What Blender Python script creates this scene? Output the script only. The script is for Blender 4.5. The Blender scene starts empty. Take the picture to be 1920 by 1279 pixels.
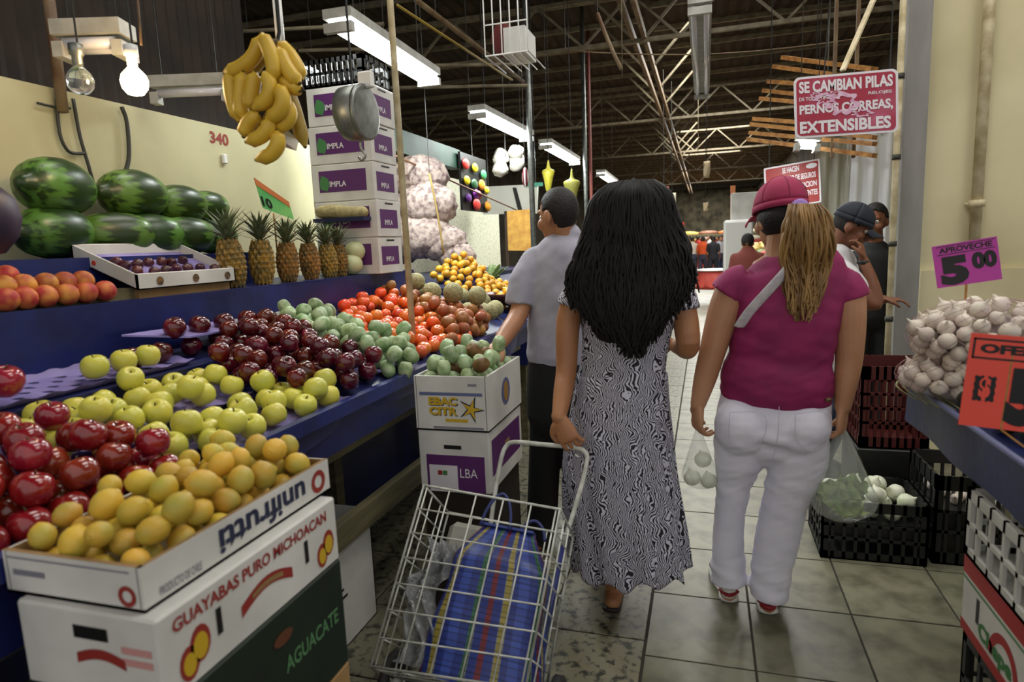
import bpy, math, random
from mathutils import Vector, Matrix, Euler, noise
rnd = random.Random(11)
D = bpy.data; SC = bpy.context.scene; COL = SC.collection
V = Vector
# ------------------------------------------------------------------ camera
CH = 1.45; FPX = 1200.0
_y, _p, _r = (math.radians(a) for a in (-17.0, 8.5, -2.4))
FW = V((math.sin(_y)*math.cos(_p), math.cos(_y)*math.cos(_p), -math.sin(_p)))
RT = V((math.cos(_y), -math.sin(_y), 0)); UP = RT.cross(FW)
RT, UP = RT*math.cos(_r)+UP*math.sin(_r), UP*math.cos(_r)-RT*math.sin(_r)
CAM = V((0, 0, CH))
cd = D.cameras.new('camera'); cam = D.objects.new('camera', cd); COL.objects.link(cam)
cd.sensor_width = 36; cd.lens = FPX/1920*36; cd.clip_start = .05; cd.clip_end = 300
cam.matrix_world = Matrix(((RT.x, UP.x, -FW.x, 0), (RT.y, UP.y, -FW.y, 0), (RT.z, UP.z, -FW.z, CH), (0, 0, 0, 1)))
cd.dof.use_dof = True; cd.dof.focus_distance = 3.6; cd.dof.aperture_fstop = 3.2
SC.camera = cam
def ray(x, y): return FW*FPX+RT*(x-960)-UP*(y-639.5)
def zp(x, y, z): d = ray(x, y); return CAM+d*((z-CH)/d.z)      # pixel on a level plane
def xp(x, y, X): d = ray(x, y); return CAM+d*(X/d.x)           # pixel on a plane along the aisle
def yp(x, y, Y): d = ray(x, y); return CAM+d*(Y/d.y)           # pixel on a plane across the aisle
# ------------------------------------------------------------------ world, light, exposure
w = D.worlds.new('world'); SC.world = w; w.use_nodes = True
bg = w.node_tree.nodes['Background']; bg.inputs[0].default_value = (1.0, .97, .94, 1); bg.inputs[1].default_value = .60
def area(name, loc, sx, sy, power, col=(1, .96, .9), rot=(0, 0, 0)):
    l = D.lights.new(name, 'AREA'); l.shape = 'RECTANGLE'; l.size = sx; l.size_y = sy; l.energy = power; l.color = col
    o = D.objects.new(name, l); COL.objects.link(o); o.location = loc; o.rotation_euler = rot; return o
# added fill lights under the roof, with no fixtures of their own
area('overhead_fill', (.4, 2.6, 4.6), 1.0, 2.2, 45, (1, .97, .93))
area('overhead_fill', (.3, 6.2, 4.6), 1.2, 3.0, 45, (1, .97, .93))
area('overhead_fill', (2.6, 2.6, 4.6), 1.0, 2.0, 35, (1, .96, .88))
area('overhead_fill', (-2.0, 2.8, 4.6), .8, 2.0, 30, (1, .96, .88))
for i, pwr in enumerate((180, 230, 320, 330)): area('overhead_fill', (.2, 12+8.*i, 4.6), 2, 4.0, pwr, (1, .98, .92))
area('overhead_fill', (.2, 42, 4.6), 3, 3.0, 220, (1, .98, .92))
SC.view_settings.view_transform = 'Standard'; SC.view_settings.look = 'None'
SC.view_settings.exposure = .5; SC.view_settings.gamma = 1; SC.view_settings.use_curve_mapping = False
# ------------------------------------------------------------------ materials
def lin(h, a=1):
    if not isinstance(h, str): return tuple(h)[:3]+(a,)
    c = [int(h[i:i+2], 16)/255 for i in (0, 2, 4)]
    return tuple(x/12.92 if x <= .04045 else ((x+.055)/1.055)**2.4 for x in c)+(a,)
def mat(name, col, rough=.6, metal=0, col2=None, scale=8, detail=3, lo=.35, hi=.65, bump=0, bscale=None, vary=0, coat=0, spec=.5,
        stretch=(1, 1, 1), trans=0, alpha=1, emit=0, sss=0, dist=0, kind='noise'):
    m = D.materials.new(name); m.use_nodes = True; nt = m.node_tree; n = nt.nodes; L = nt.links.new
    b = n['Principled BSDF']; I = b.inputs
    I['Base Color'].default_value = lin(col); I['Roughness'].default_value = rough; I['Metallic'].default_value = metal
    I['Specular IOR Level'].default_value = spec; I['Coat Weight'].default_value = coat; I['Coat Roughness'].default_value = .12
    I['Transmission Weight'].default_value = trans; I['Alpha'].default_value = alpha
    if sss: I['Subsurface Weight'].default_value = sss; I['Subsurface Radius'].default_value = (.02, .008, .004)
    if emit: I['Emission Color'].default_value = lin(col); I['Emission Strength'].default_value = emit
    tc = n.new('ShaderNodeTexCoord'); mp = n.new('ShaderNodeMapping'); mp.inputs['Scale'].default_value = stretch
    L(tc.outputs['Object'], mp.inputs[0])
    def tex(k, s, d):
        if k == 'vor':
            t = n.new('ShaderNodeTexVoronoi'); t.inputs['Scale'].default_value = s; L(mp.outputs[0], t.inputs['Vector']); return t.outputs['Distance']
        if k == 'wave':
            t = n.new('ShaderNodeTexWave'); t.inputs['Scale'].default_value = s; t.inputs['Distortion'].default_value = dist; t.inputs['Detail'].default_value = d
            t.inputs['Detail Scale'].default_value = 1.5; L(mp.outputs[0], t.inputs['Vector']); return t.outputs['Fac']
        t = n.new('ShaderNodeTexNoise'); t.inputs['Scale'].default_value = s; t.inputs['Detail'].default_value = d; t.inputs['Distortion'].default_value = dist
        L(mp.outputs[0], t.inputs['Vector']); return t.outputs['Fac']
    src = None
    if col2 is not None:
        f = tex(kind, scale, detail); r = n.new('ShaderNodeValToRGB'); L(f, r.inputs[0])
        r.color_ramp.elements[0].position = lo; r.color_ramp.elements[1].position = hi
        r.color_ramp.elements[0].color = lin(col); r.color_ramp.elements[1].color = lin(col2); src = r.outputs[0]
    if vary:
        oi = n.new('ShaderNodeObjectInfo'); h = n.new('ShaderNodeHueSaturation')
        mr = n.new('ShaderNodeMapRange'); mr.inputs['To Min'].default_value = 1-vary; mr.inputs['To Max'].default_value = 1+vary*.8
        L(oi.outputs['Random'], mr.inputs[0]); L(mr.outputs[0], h.inputs['Value'])
        mr2 = n.new('ShaderNodeMapRange'); mr2.inputs['To Min'].default_value = .5-vary*.07; mr2.inputs['To Max'].default_value = .5+vary*.07
        mu = n.new('ShaderNodeMath'); mu.operation = 'FRACT'; ml = n.new('ShaderNodeMath'); ml.operation = 'MULTIPLY'; ml.inputs[1].default_value = 7.3
        L(oi.outputs['Random'], ml.inputs[0]); L(ml.outputs[0], mu.inputs[0]); L(mu.outputs[0], mr2.inputs[0]); L(mr2.outputs[0], h.inputs['Hue'])
        if src: L(src, h.inputs['Color'])
        else: h.inputs['Color'].default_value = lin(col)
        src = h.outputs[0]
    if src: L(src, I['Base Color'])
    if bump:
        f = tex('noise', bscale or scale, 4); bp = n.new('ShaderNodeBump'); bp.inputs['Strength'].default_value = bump; bp.inputs['Distance'].default_value = .01
        L(f, bp.inputs['Height']); L(bp.outputs[0], I['Normal'])
    return m
# ------------------------------------------------------------------ mesh helpers
def catmull(P, sub):
    P = [V(p) for p in P]
    if sub <= 1 or len(P) < 3: return P
    out = []
    for i in range(len(P)-1):
        a = P[i-1] if i else P[0]*2-P[1]; b, c = P[i], P[i+1]; d = P[i+2] if i+2 < len(P) else c*2-b
        for k in range(sub):
            t = k/sub; out.append(.5*((2*b)+(c-a)*t+(2*a-5*b+4*c-d)*t*t+(3*b-a-3*c+d)*t**3))
    out.append(P[-1]); return out
class MB:
    def __init__(s): s.v = []; s.f = []; s.mi = []; s.cur = 0
    def add(s, vs, fs):
        o = len(s.v); s.v += [tuple(p) for p in vs]; s.f += [[i+o for i in f] for f in fs]; s.mi += [s.cur]*len(fs); return s
    def bb(s, x0, x1, y0, y1, z0, z1, M=None):
        vs = [V((x, y, z)) for z in (z0, z1) for y in (y0, y1) for x in (x0, x1)]
        if M: vs = [M@p for p in vs]
        return s.add(vs, [(0, 2, 3, 1), (4, 5, 7, 6), (0, 1, 5, 4), (2, 6, 7, 3), (0, 4, 6, 2), (1, 3, 7, 5)])
    def box(s, c, d, rz=0, M=None):
        T = Matrix.Translation(c)@Matrix.Rotation(rz, 4, 'Z')
        if M: T = T@M
        return s.bb(-d[0]/2, d[0]/2, -d[1]/2, d[1]/2, -d[2]/2, d[2]/2, T)
    def rbox(s, c, d, bv=.004, M=None):                           # box with chamfered edges
        hx, hy, hz = (q/2 for q in d); b = min(bv, hx*.9, hy*.9, hz*.9); vs = []; idx = {}
        for sx in (-1, 1):
            for sy in (-1, 1):
                for sz in (-1, 1):
                    for a in range(3):
                        p = [sx*(hx-b), sy*(hy-b), sz*(hz-b)]; p[a] = (sx*hx, sy*hy, sz*hz)[a]
                        idx[(sx, sy, sz, a)] = len(vs); q = V(p); vs.append((M@q if M else q)+V(c))
        fs = []
        for a in range(3):
            u, w_ = [(1, 2), (2, 0), (0, 1)][a]
            for sg in (-1, 1):
                f = []
                for (p, q) in ((-1, -1), (1, -1), (1, 1), (-1, 1)):
                    k = [0, 0, 0]; k[a] = sg; k[u] = p; k[w_] = q; f.append(idx[(*k, a)])
                fs.append(f if sg > 0 else f[::-1])
        for a in range(3):
            u, w_ = [(1, 2), (2, 0), (0, 1)][a]
            for p in (-1, 1):
                for q in (-1, 1):
                    def g(t, ax): k = [0, 0, 0]; k[a] = t; k[u] = p; k[w_] = q; return idx[(*k, ax)]
                    f = [g(-1, u), g(1, u), g(1, w_), g(-1, w_)]; fs.append(f if p*q < 0 else f[::-1])
        for sx in (-1, 1):
            for sy in (-1, 1):
                for sz in (-1, 1):
                    f = [idx[(sx, sy, sz, a)] for a in range(3)]; fs.append(f if sx*sy*sz > 0 else f[::-1])
        return s.add(vs, fs)
    def bar(s, a, b, w_, h=None, up=(0, 0, 1)):                   # square bar from a to b
        a, b = V(a), V(b); h = h or w_; t = (b-a).normalized(); u = V(up)
        if abs(t.dot(u)) > .98: u = V((1, 0, 0))
        x = t.cross(u).normalized(); y = x.cross(t)
        vs = [p+x*i*w_/2+y*j*h/2 for p in (a, b) for i, j in ((-1, -1), (1, -1), (1, 1), (-1, 1))]
        return s.add(vs, [(0, 3, 2, 1), (4, 5, 6, 7), (0, 1, 5, 4), (1, 2, 6, 5), (2, 3, 7, 6), (3, 0, 4, 7)])
    def limb(s, P, R, side=(1, 0, 0), n=16, sub=4, cap=True, close=False):   # oval cross-sections along a path; R = (a along side, b)
        m = len(P); R = [(r, r) if not hasattr(r, '__len__') else r for r in ([R]*m if not isinstance(R, list) else R)]
        Q = catmull(P, sub); RR = catmull([(r[0], r[1], 0) for r in R], sub) if sub > 1 and m > 2 else [V((r[0], r[1], 0)) for r in R]
        N = len(Q); rings = []; sd = V(side)
        def frame(i):
            t = (Q[min(i+1, N-1)]-Q[max(i-1, 0)]).normalized(); return t
        for i in range(N):
            t = frame(i); x = sd-t*sd.dot(t)
            if x.length < 1e-4: x = t.orthogonal()
            x.normalize(); y = t.cross(x); a, b = RR[i].x, RR[i].y; rings.append((Q[i], x, y, a, b, t)); sd = x
        if cap == True:
            def capr(r, sg): p, x, y, a, b, t = r; k = min(a, b); return [(p+t*sg*k*math.sin(g), x, y, a*math.cos(g), b*math.cos(g), t) for g in (.5, 1.0, 1.35)]
            rings = capr(rings[0], -1)[::-1]+rings+capr(rings[-1], 1)
        vs = []
        for p, x, y, a, b, t in rings:
            for k in range(n): g = 2*math.pi*k/n; vs.append(p+x*a*math.cos(g)+y*b*math.sin(g))
        fs = [(i*n+k, i*n+(k+1) % n, (i+1)*n+(k+1) % n, (i+1)*n+k) for i in range(len(rings)-1) for k in range(n)]
        if cap: fs += [tuple(range(n))[::-1], tuple((len(rings)-1)*n+k for k in range(n))]
        return s.add(vs, fs)
    def tube(s, P, r, n=8, sub=1, cap='flat'): return s.limb(P, [r]*len(P) if not isinstance(r, list) else r, (.3, .2, .9), n, sub, cap)
    def lathe(s, prof, n=16, c=(0, 0, 0), M=None, flute=None):
        vs = []; c = V(c); N = len(prof)
        for i, (r, z) in enumerate(prof):
            for k in range(n):
                g = 2*math.pi*k/n; q = r*(flute(g, i/(N-1)) if flute else 1)
                p = V((q*math.cos(g), q*math.sin(g), z)); vs.append((M@p if M else p)+c)
        fs = [(i*n+k, i*n+(k+1) % n, (i+1)*n+(k+1) % n, (i+1)*n+k) for i in range(N-1) for k in range(n)]
        fs += [tuple(range(n))[::-1], tuple((N-1)*n+k for k in range(n))]
        return s.add(vs, fs)
    def ball(s, c, r, n=12, m=8, M=None):
        r = (r, r, r) if not hasattr(r, '__len__') else r; vs = [V((0, 0, -r[2]))]
        for i in range(1, m):
            a = -math.pi/2+math.pi*i/m
            for k in range(n): g = 2*math.pi*k/n; vs.append(V((r[0]*math.cos(a)*math.cos(g), r[1]*math.cos(a)*math.sin(g), r[2]*math.sin(a))))
        vs.append(V((0, 0, r[2]))); t = len(vs)-1
        vs = [(M@p if M else p)+V(c) for p in vs]
        fs = [(0, 1+(k+1) % n, 1+k) for k in range(n)]
        fs += [(1+i*n+k, 1+i*n+(k+1) % n, 1+(i+1)*n+(k+1) % n, 1+(i+1)*n+k) for i in range(m-2) for k in range(n)]
        fs += [(1+(m-2)*n+k, 1+(m-2)*n+(k+1) % n, t) for k in range(n)]
        return s.add(vs, fs)
    def grid(s, fn, nu, nv, closed=False):
        vs = [fn(i/nu, j/nv) for j in range(nv+1) for i in range(nu+1)]
        return s.add(vs, [(j*(nu+1)+i, j*(nu+1)+i+1, (j+1)*(nu+1)+i+1, (j+1)*(nu+1)+i) for j in range(nv) for i in range(nu)])
    def slab(s, pts, t):                                          # polygon (list of points) with thickness vector t
        t = V(t); n = len(pts); a = [V(p) for p in pts]
        return s.add(a+[p+t for p in a], [tuple(range(n))[::-1], tuple(range(n, 2*n))]+[(i, (i+1) % n, n+(i+1) % n, n+i) for i in range(n)])
    def mesh(s, name, smooth=False):
        me = D.meshes.new(name); me.from_pydata(s.v, [], s.f); me.update()
        if smooth: me.polygons.foreach_set('use_smooth', [True]*len(me.polygons))
        return me
    def build(s, name, m, parent=None, smooth=False, world=True):
        if world and parent is not None:
            W = wm(parent).inverted(); s.v = [tuple(W@V(p)) for p in s.v]
        me = s.mesh(name, smooth)
        for q in (m if isinstance(m, (list, tuple)) else [m]): me.materials.append(q)
        if isinstance(m, (list, tuple)): me.polygons.foreach_set('material_index', s.mi)
        o = D.objects.new(name, me); COL.objects.link(o); o.parent = parent; return o
def wm(o):
    M = Matrix.LocRotScale(o.location, o.rotation_euler, o.scale)
    return wm(o.parent)@M if o.parent else M
def tag(o, label=None, cat=None, group=None, kind=None):
    for k, v_ in (('label', label), ('category', cat), ('group', group), ('kind', kind)):
        if v_: o[k] = v_
    return o
def thing(name, label, cat, loc=(0, 0, 0), rz=0, group=None):
    o = D.objects.new(name, None); COL.objects.link(o); o.location = loc; o.rotation_euler = (0, 0, rz); o.empty_display_size = .05
    return tag(o, label, cat, group)
def dup(o, loc=None, rot=None, scale=None, label=None, group=None, parent=None):
    c = o.copy(); COL.objects.link(c)
    if parent: c.parent = parent
    if loc is not None: c.location = loc
    if rot is not None: c.rotation_euler = rot
    if scale is not None: c.scale = (scale,)*3 if not hasattr(scale, '__len__') else scale
    if label: c['label'] = label
    if group: c['group'] = group
    for ch in list(o.children): dup(ch, parent=c)
    return c
def remesh(o, vox=.006, it=4):
    m = o.modifiers.new('r', 'REMESH'); m.mode = 'VOXEL'; m.voxel_size = vox; m.use_smooth_shade = True
    if it: s = o.modifiers.new('s', 'SMOOTH'); s.factor = .5; s.iterations = it
    dg = bpy.context.evaluated_depsgraph_get(); me = D.meshes.new_from_object(o.evaluated_get(dg))
    o.modifiers.clear(); ms = list(o.data.materials); o.data = me
    if not me.materials:
        for q in ms: me.materials.append(q)
    me.polygons.foreach_set('use_smooth', [True]*len(me.polygons)); return o
_tcache = {}
def text(st, m, parent, O, U, Vv, w_=None, h=None, name='lettering', bold=.02, off=.0012, flip=False, curve=0):
    key = (st, bold)
    if key not in _tcache:
        c = D.curves.new('t', 'FONT'); c.body = st; c.offset = bold; c.resolution_u = 3
        o = D.objects.new('t', c); COL.objects.link(o)
        dg = bpy.context.evaluated_depsgraph_get(); me = D.meshes.new_from_object(o.evaluated_get(dg))
        vs = [v.co.copy() for v in me.vertices]; fs = [list(p.vertices) for p in me.polygons]
        D.objects.remove(o); D.meshes.remove(me)
        x0, x1 = min(v.x for v in vs), max(v.x for v in vs); y0, y1 = min(v.y for v in vs), max(v.y for v in vs)
        _tcache[key] = ([((v.x-x0)/(x1-x0), (v.y-y0)/(y1-y0)) for v in vs], fs, (x1-x0)/(y1-y0))
    uv, fs, asp = _tcache[key]
    if w_ is None: w_ = h*asp
    if h is None: h = w_/asp
    O, U, Vv = V(O), V(U).normalized(), V(Vv).normalized(); N = U.cross(Vv)
    b = MB(); b.add([O+U*((1-a if flip else a)*w_)+Vv*((1-c if flip else c)*h+curve*math.sin(math.pi*a))+N*off for a, c in uv], fs)
    return b.build(name, m, parent)
def decal(pts, m, parent, name, N, off=.001):                      # flat printed shape just proud of a face
    b = MB(); N = V(N).normalized(); b.slab([V(p)+N*off*.5 for p in pts], N*off*.5); return b.build(name, m, parent)
# ------------------------------------------------------------------ shared materials
M = {}
M['cream'] = mat('cream_wall_paint', 'c9c49c', .75, col2='b5b08a', scale=1.6, detail=5, bump=.15, bscale=14)
M['cream2'] = mat('cream_plaster', 'd6cda6', .8, col2='bdb28a', scale=1.3, detail=6, lo=.4, hi=.75, bump=.2, bscale=10)
M['grout'] = mat('dark_grout', '2b281f', .9)
M['tile'] = mat('worn_floor_tile', '716f5b', .42, col2='454334', scale=9, detail=7, lo=.42, hi=.72, vary=.12, bump=.06, bscale=20)
M['terrazzo'] = mat('chipped_terrazzo_tile', '716e59', .45, col2='2f3028', scale=26, detail=4, lo=.5, hi=.62, vary=.1, bump=.08, bscale=30)
M['floor_far'] = mat('floor_worn', '85836f', .4, col2='6a6856', scale=3, detail=6)
M['roof'] = mat('dark_roof_sheet', '3a2c1b', .8, col2='241b10', scale=2.5, detail=5)
M['dark_sheet'] = mat('brown_corrugated_sheet', '2b1d11', .8, col2='170f08', scale=3, detail=5)
M['steel'] = mat('pale_painted_steel', '8a8068', .6, col2='685e48', scale=9, detail=5)
M['steel_rust'] = mat('rusty_painted_steel', '7d6c4c', .7, col2='5c4028', scale=7, detail=6)
M['cable'] = mat('black_cable', '15140f', .5)
M['dconduit'] = mat('dark_conduit', '2f2f26', .5)
M['galv'] = mat('galvanised_steel', '8d928e', .4, .7, col2='6f736f', scale=20)
M['colgrey'] = mat('grey_painted_column', '8b8984', .55, col2='63615b', scale=4, detail=7, lo=.4, hi=.75, stretch=(1, 1, .25))
M['pipe'] = mat('cream_pipe_paint', 'e2d6b2', .5, col2='b5a57c', scale=12)
M['white'] = mat('white_enamel', 'e6e6e2', .35)
M['tubelit'] = mat('lit_fluorescent_tube', 'f4faff', .4, emit=9)
M['tubeoff'] = mat('unlit_fluorescent_tube', 'd9d9e0', .2, coat=.4)
M['fixgrey'] = mat('lamp_housing', 'b6b6ae', .5, col2='97968c', scale=10)
M['greenfascia'] = mat('green_painted_fascia', '224634', .6, col2='152b20', scale=4, detail=5)
M['black'] = mat('black_print', '0c0c0c', .5)
M['redprint'] = mat('red_print', 'a3201f', .5)
M['woodlath'] = mat('honey_wood_lath', 'c08a45', .6, col2='8d5c28', scale=6, detail=5, stretch=(.3, 6, 6))
# ------------------------------------------------------------------ floor
fl = MB(); fl.bb(-4.5, 3.6, -1.5, 10.2, -.05, -.004); fo = fl.build('floor', M['grout']); tag(fo, 'worn grey-green tiled market floor', None, kind='structure')
TS, TD, TX, TY = .3714, .4255, -.2041, 2.103
def tile_mesh(nm, m, d):
    b = MB(); b.rbox((0, 0, -.006), (d[0], d[1], .012), .0015); me = b.mesh(nm); me.materials.append(m); return me
tm = tile_mesh('tile', M['tile'], (TS-.007, TD-.007)); tl = tile_mesh('tile_terrazzo', M['terrazzo'], (TS-.007, TD-.007))
def put_tile(me, x, y):
    o = D.objects.new('tile', me); COL.objects.link(o); o.parent = fo; o.location = (x, y, rnd.uniform(-.0008, .0008))
for j in range(-4, 19):
    for i in range(0, 5): put_tile(tm, TX+(i+.5)*TS, TY+(j+.5)*TD)
    for i in range(-5, 0): put_tile(tl, TX+(i+.5)*TS-.003, TY+(j+.5)*TD+.085)
b = MB(); b.bb(-14, 14, 10.2, 75, -.05, 0); tag(b.build('floor_far', M['floor_far']), 'pale floor running far down the market hall', None, kind='structure')
b = MB(); b.bb(-14, -4.5, -8, 10.2, -.05, -.004); b.bb(3.6, 14, -8, 10.2, -.05, -.004); b.bb(-4.5, 3.6, -8, -1.5, -.05, -.004)
tag(b.build('floor_side', M['floor_far']), 'plain floor under the stalls either side', None, kind='structure')
# ------------------------------------------------------------------ left stall wall with its conduits and number
WX = -2.5
wt = xp(300, 211, WX).z
b = MB(); b.bb(WX-.08, WX, -2.0, xp(580, 280, WX).y, 0, wt); wl = b.build('wall_left', M['cream']); tag(wl, 'cream painted partition behind the fruit stall', None, kind='structure')
text('340', mat('faded_red_paint', '8a3226', .7), wl, xp(394, 268, WX), (0, 1, 0), (0, 0, 1), w_=.14, h=.062, name='stall_number', bold=.03, off=.002)
def conduit(pix, r, label, m=M['dconduit']):
    b = MB(); b.tube([xp(x, y, WX+.02) for x, y in pix], r, 8, 4); o = b.build('conduit', m, None, True); tag(o, label, 'conduit'); return o
conduit([(106, 185), (112, 250), (128, 283), (150, 288), (160, 286)], .007, 'dark bent conduit curving under the wall-top on the cream wall')
conduit([(137, 185), (150, 255), (166, 310), (180, 362)], .007, 'long dark cable running down the cream wall behind the watermelons')
conduit([(228, 200), (238, 230), (242, 290), (234, 322), (218, 328), (224, 342)], .009, 'dark hooked conduit with a curled lower end on the cream wall')
conduit([(70, 193), (100, 200), (132, 203)], .005, 'short dark bracket fixed across the top of the cream wall')
b = MB(); b.rbox(xp(421, 298, WX+.012), (.02, .03, .05), .004); tag(b.build('wall_socket', M['white']), 'small pale box on the cream wall below the painted number', 'wall socket')
# corrugated dark sheet above and behind the partition
def corr(u0, u1, step, amp, fn):                                   # zigzag strip of sheet
    n = int((u1-u0)/step); return [(u0+(u1-u0)*i/n, amp*(1 if i % 2 else -1)) for i in range(n+1)]
b = MB(); pr_ = corr(-1.5, 4.3, .045, .012, None); n = len(pr_)
b.add([(-3.3+a, y, z) for z in (1.6, 4.72) for y, a in pr_], [(i, i+1, n+i+1, n+i) for i in range(n-1)])
tag(b.build('wall_left_upper', M['dark_sheet']), 'dark brown corrugated sheet wall above the cream partition', None, kind='structure')
# ------------------------------------------------------------------ right: cream wall across, steel column, pipes
b = MB(); b.bb(1.27, 5.5, 4.55, 4.7, 0, 4.7); wr = b.build('wall_right', M['cream2']); tag(wr, 'stained cream plaster wall beside the steel column', None, kind='structure')
lz = yp(1800, 505, 4.55).z
b = MB(); b.bb(1.272, 5.5, 4.515, 4.55, 0, lz); b.build('dado_ledge', M['cream2'], wr)
cy = 4.35; xl, xr = yp(1708, 320, cy).x, yp(1740, 320, cy).x
cx0 = (yp(1706, 0, cy).x+yp(1676, 650, cy).x)/2; cx1 = (yp(1757, 0, cy).x+yp(1712, 640, cy).x)/2
b = MB(); t = .012
b.bb(cx0, cx1, cy, cy+t, 0, 4.7); b.bb(cx0, cx1, cy+.16, cy+.16+t, 0, 4.7); b.bb((cx0+cx1)/2-.006, (cx0+cx1)/2+.006, cy+t, cy+.16, 0, 4.7)
b.bb(cx0, cx1, cy+.01, cy+.17, 0, 4.7)
o = b.build('steel_column', M['colgrey']); tag(o, 'scuffed grey steel column at the end of the cream wall', 'column')
cp = thing('column_pipe', 'thin cream pipe strapped up the left edge of the grey column', 'pipe', (cx0-.035, cy-.01, 0))
b = MB(); b.tube([(cx0-.035, cy-.01, 0), (cx0-.035, cy-.01, 4.6)], .018, 10); b.build('pipe', M['pipe'], cp, True)
for z in (.9, 1.35, 1.85, 2.3): b = MB(); b.tube([(cx0-.035, cy-.01, z), (cx0-.035, cy-.01, z+.03)], .024, 10); b.build('strap', M['dconduit'], cp, True)
wp = thing('wall_pipe', 'cream painted pipe with a coupling running up the right-hand wall', 'pipe', (yp(1850, 200, 4.5).x, 4.5, 0))
px = yp(1840, 250, 4.5).x
b = MB(); b.tube([(px, 4.5, lz), (px, 4.5, 4.6)], .03, 12); b.build('pipe', M['pipe'], wp, True)
b = MB(); zc = yp(1825, 382, 4.5).z; b.tube([(px, 4.5, zc-.02), (px, 4.5, zc+.02)], .042, 12); b.tube([(px-.05, 4.53, zc), (px+.05, 4.53, zc)], .01, 8); b.build('coupling', M['pipe'], wp, True)
# ------------------------------------------------------------------ roof: sheet, purlins, trusses, spine girder
RZ = 4.75
b = MB(); pr_ = corr(-14, 14, .09, .02, None); n = len(pr_)
b.add([(x, y, RZ+a) for y in (-.6, 70) for x, a in pr_], [(i, i+1, n+i+1, n+i) for i in range(n-1)])
ce = b.build('ceiling', M['roof']); tag(ce, 'dark corrugated roof sheeting over the market hall', None, kind='structure')
def roofpart(name, bld, m): o = bld.build(name, m, ce); return o
GX = zp(1195, 60, 4.05).x
y = 2.9
while y < 40:
    b = MB(); b.bar((-9, y, RZ-.06), (GX-.05, y, RZ-.06), .045, .07); roofpart('purlin', b, M['steel'])
    b = MB(); b.bar((GX+.05, y+.5, RZ-.06), (9, y+.5, RZ-.06), .045, .07); roofpart('purlin', b, M['steel'])
    y += 1.06
for y in (3.1, 8.9, 14.7, 20.4, 26.1, 32):
    z0, z1 = 4.0, 4.58; b = MB()
    b.bar((-9, y, z0), (9, y, z0), .05, .05); b.bar((-9, y, z1), (9, y, z1), .05, .05)
    x = -9; up = True
    while x < 8.6:
        b.bar((x, y, z0 if up else z1), (x+.62, y, z1 if up else z0), .03); x += .62; up = not up
    roofpart('truss', b, M['steel'])
b = MB(); b.bar((GX-.07, -.6, 4.05), (GX-.07, 40, 4.05), .05, .09); b.bar((GX+.07, -.6, 4.05), (GX+.07, 40, 4.05), .05, .09); roofpart('spine_girder', b, M['steel_rust'])
y = 4.6
while y < 24:
    for sg in (-1, 1): b = MB(); b.bar((GX+sg*.08, y, 4.05), (GX+sg*.62, y, 4.62), .035); roofpart('knee_brace', b, M['steel'])
    y += 1.45
# hanging pipes and wires below the roof over the left stalls
def rod(name, a, c, r, m, label, cat='pipe', hang=None):
    b = MB(); b.tube([a, c], r, 8); o = b.build(name, m, None, True)
    if hang is None: hang = name in ('hanging_rail', 'yellow_conduit', 'cross_bar')
    for f in ((.12, .88) if hang else ()): p = V(a).lerp(V(c), f); b = MB(); b.tube([p, (p.x, p.y, RZ-.02)], .003, 5); b.build('hanger', M['cable'], o)
    return tag(o, label, cat)
rod('hanging_rail', zp(780, 0, 3.2), zp(990, 160, 3.2), .022, M['steel_rust'], 'pale rusty rail running away overhead to the grey post')
rod('yellow_conduit', zp(745, 10, 3.0), zp(960, 150, 3.0), .010, mat('yellow_conduit_paint', '8a7420', .5), 'thin yellow conduit running under the roof above the stall', 'conduit')
rod('hanging_rail', zp(270, 35, 3.0), zp(450, 100, 3.0), .016, M['steel_rust'], 'dull olive rail hung beneath the dark roof above the lit bulb')
rod('hanging_rail', zp(270, 100, 2.75), zp(425, 158, 2.75), .014, M['steel_rust'], 'thin dusty rail hanging just above the unlit tube lamp')
for i, (x0, y0, x1, y1, z) in enumerate(((430, 60, 720, 45, 3.3), (560, 95, 760, 90, 3.2), (640, 125, 990, 120, 3.1), (700, 165, 990, 160, 3.0))):
    rod('cross_bar', zp(x0, y0, z), zp(x1, y1, z), .016, M['steel'], ('topmost of the thin bars crossing behind the bananas', 'second thin bar crossing under the roof behind the lit lamp', 'third thin overhead bar reaching the grey post', 'lowest thin overhead bar above the purple cartons')[i], 'bar')
rod('wall_post', xp(92, 0, WX+.03), xp(118, 210, WX+.03), .022, M['steel_rust'], 'dull steel post rising from the top of the cream wall', 'post')
rod('hanging_rod', yp(519, 0, 2.15), yp(527, 90, 2.15), .016, M['white'], 'white rod hanging from the roof above the bananas', 'rod')
rod('hanging_rod', yp(258, 0, 1.78), yp(265, 85, 1.78), .004, M['steel_rust'], 'thin rod holding the lit bulb from the roof', 'rod')
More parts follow.
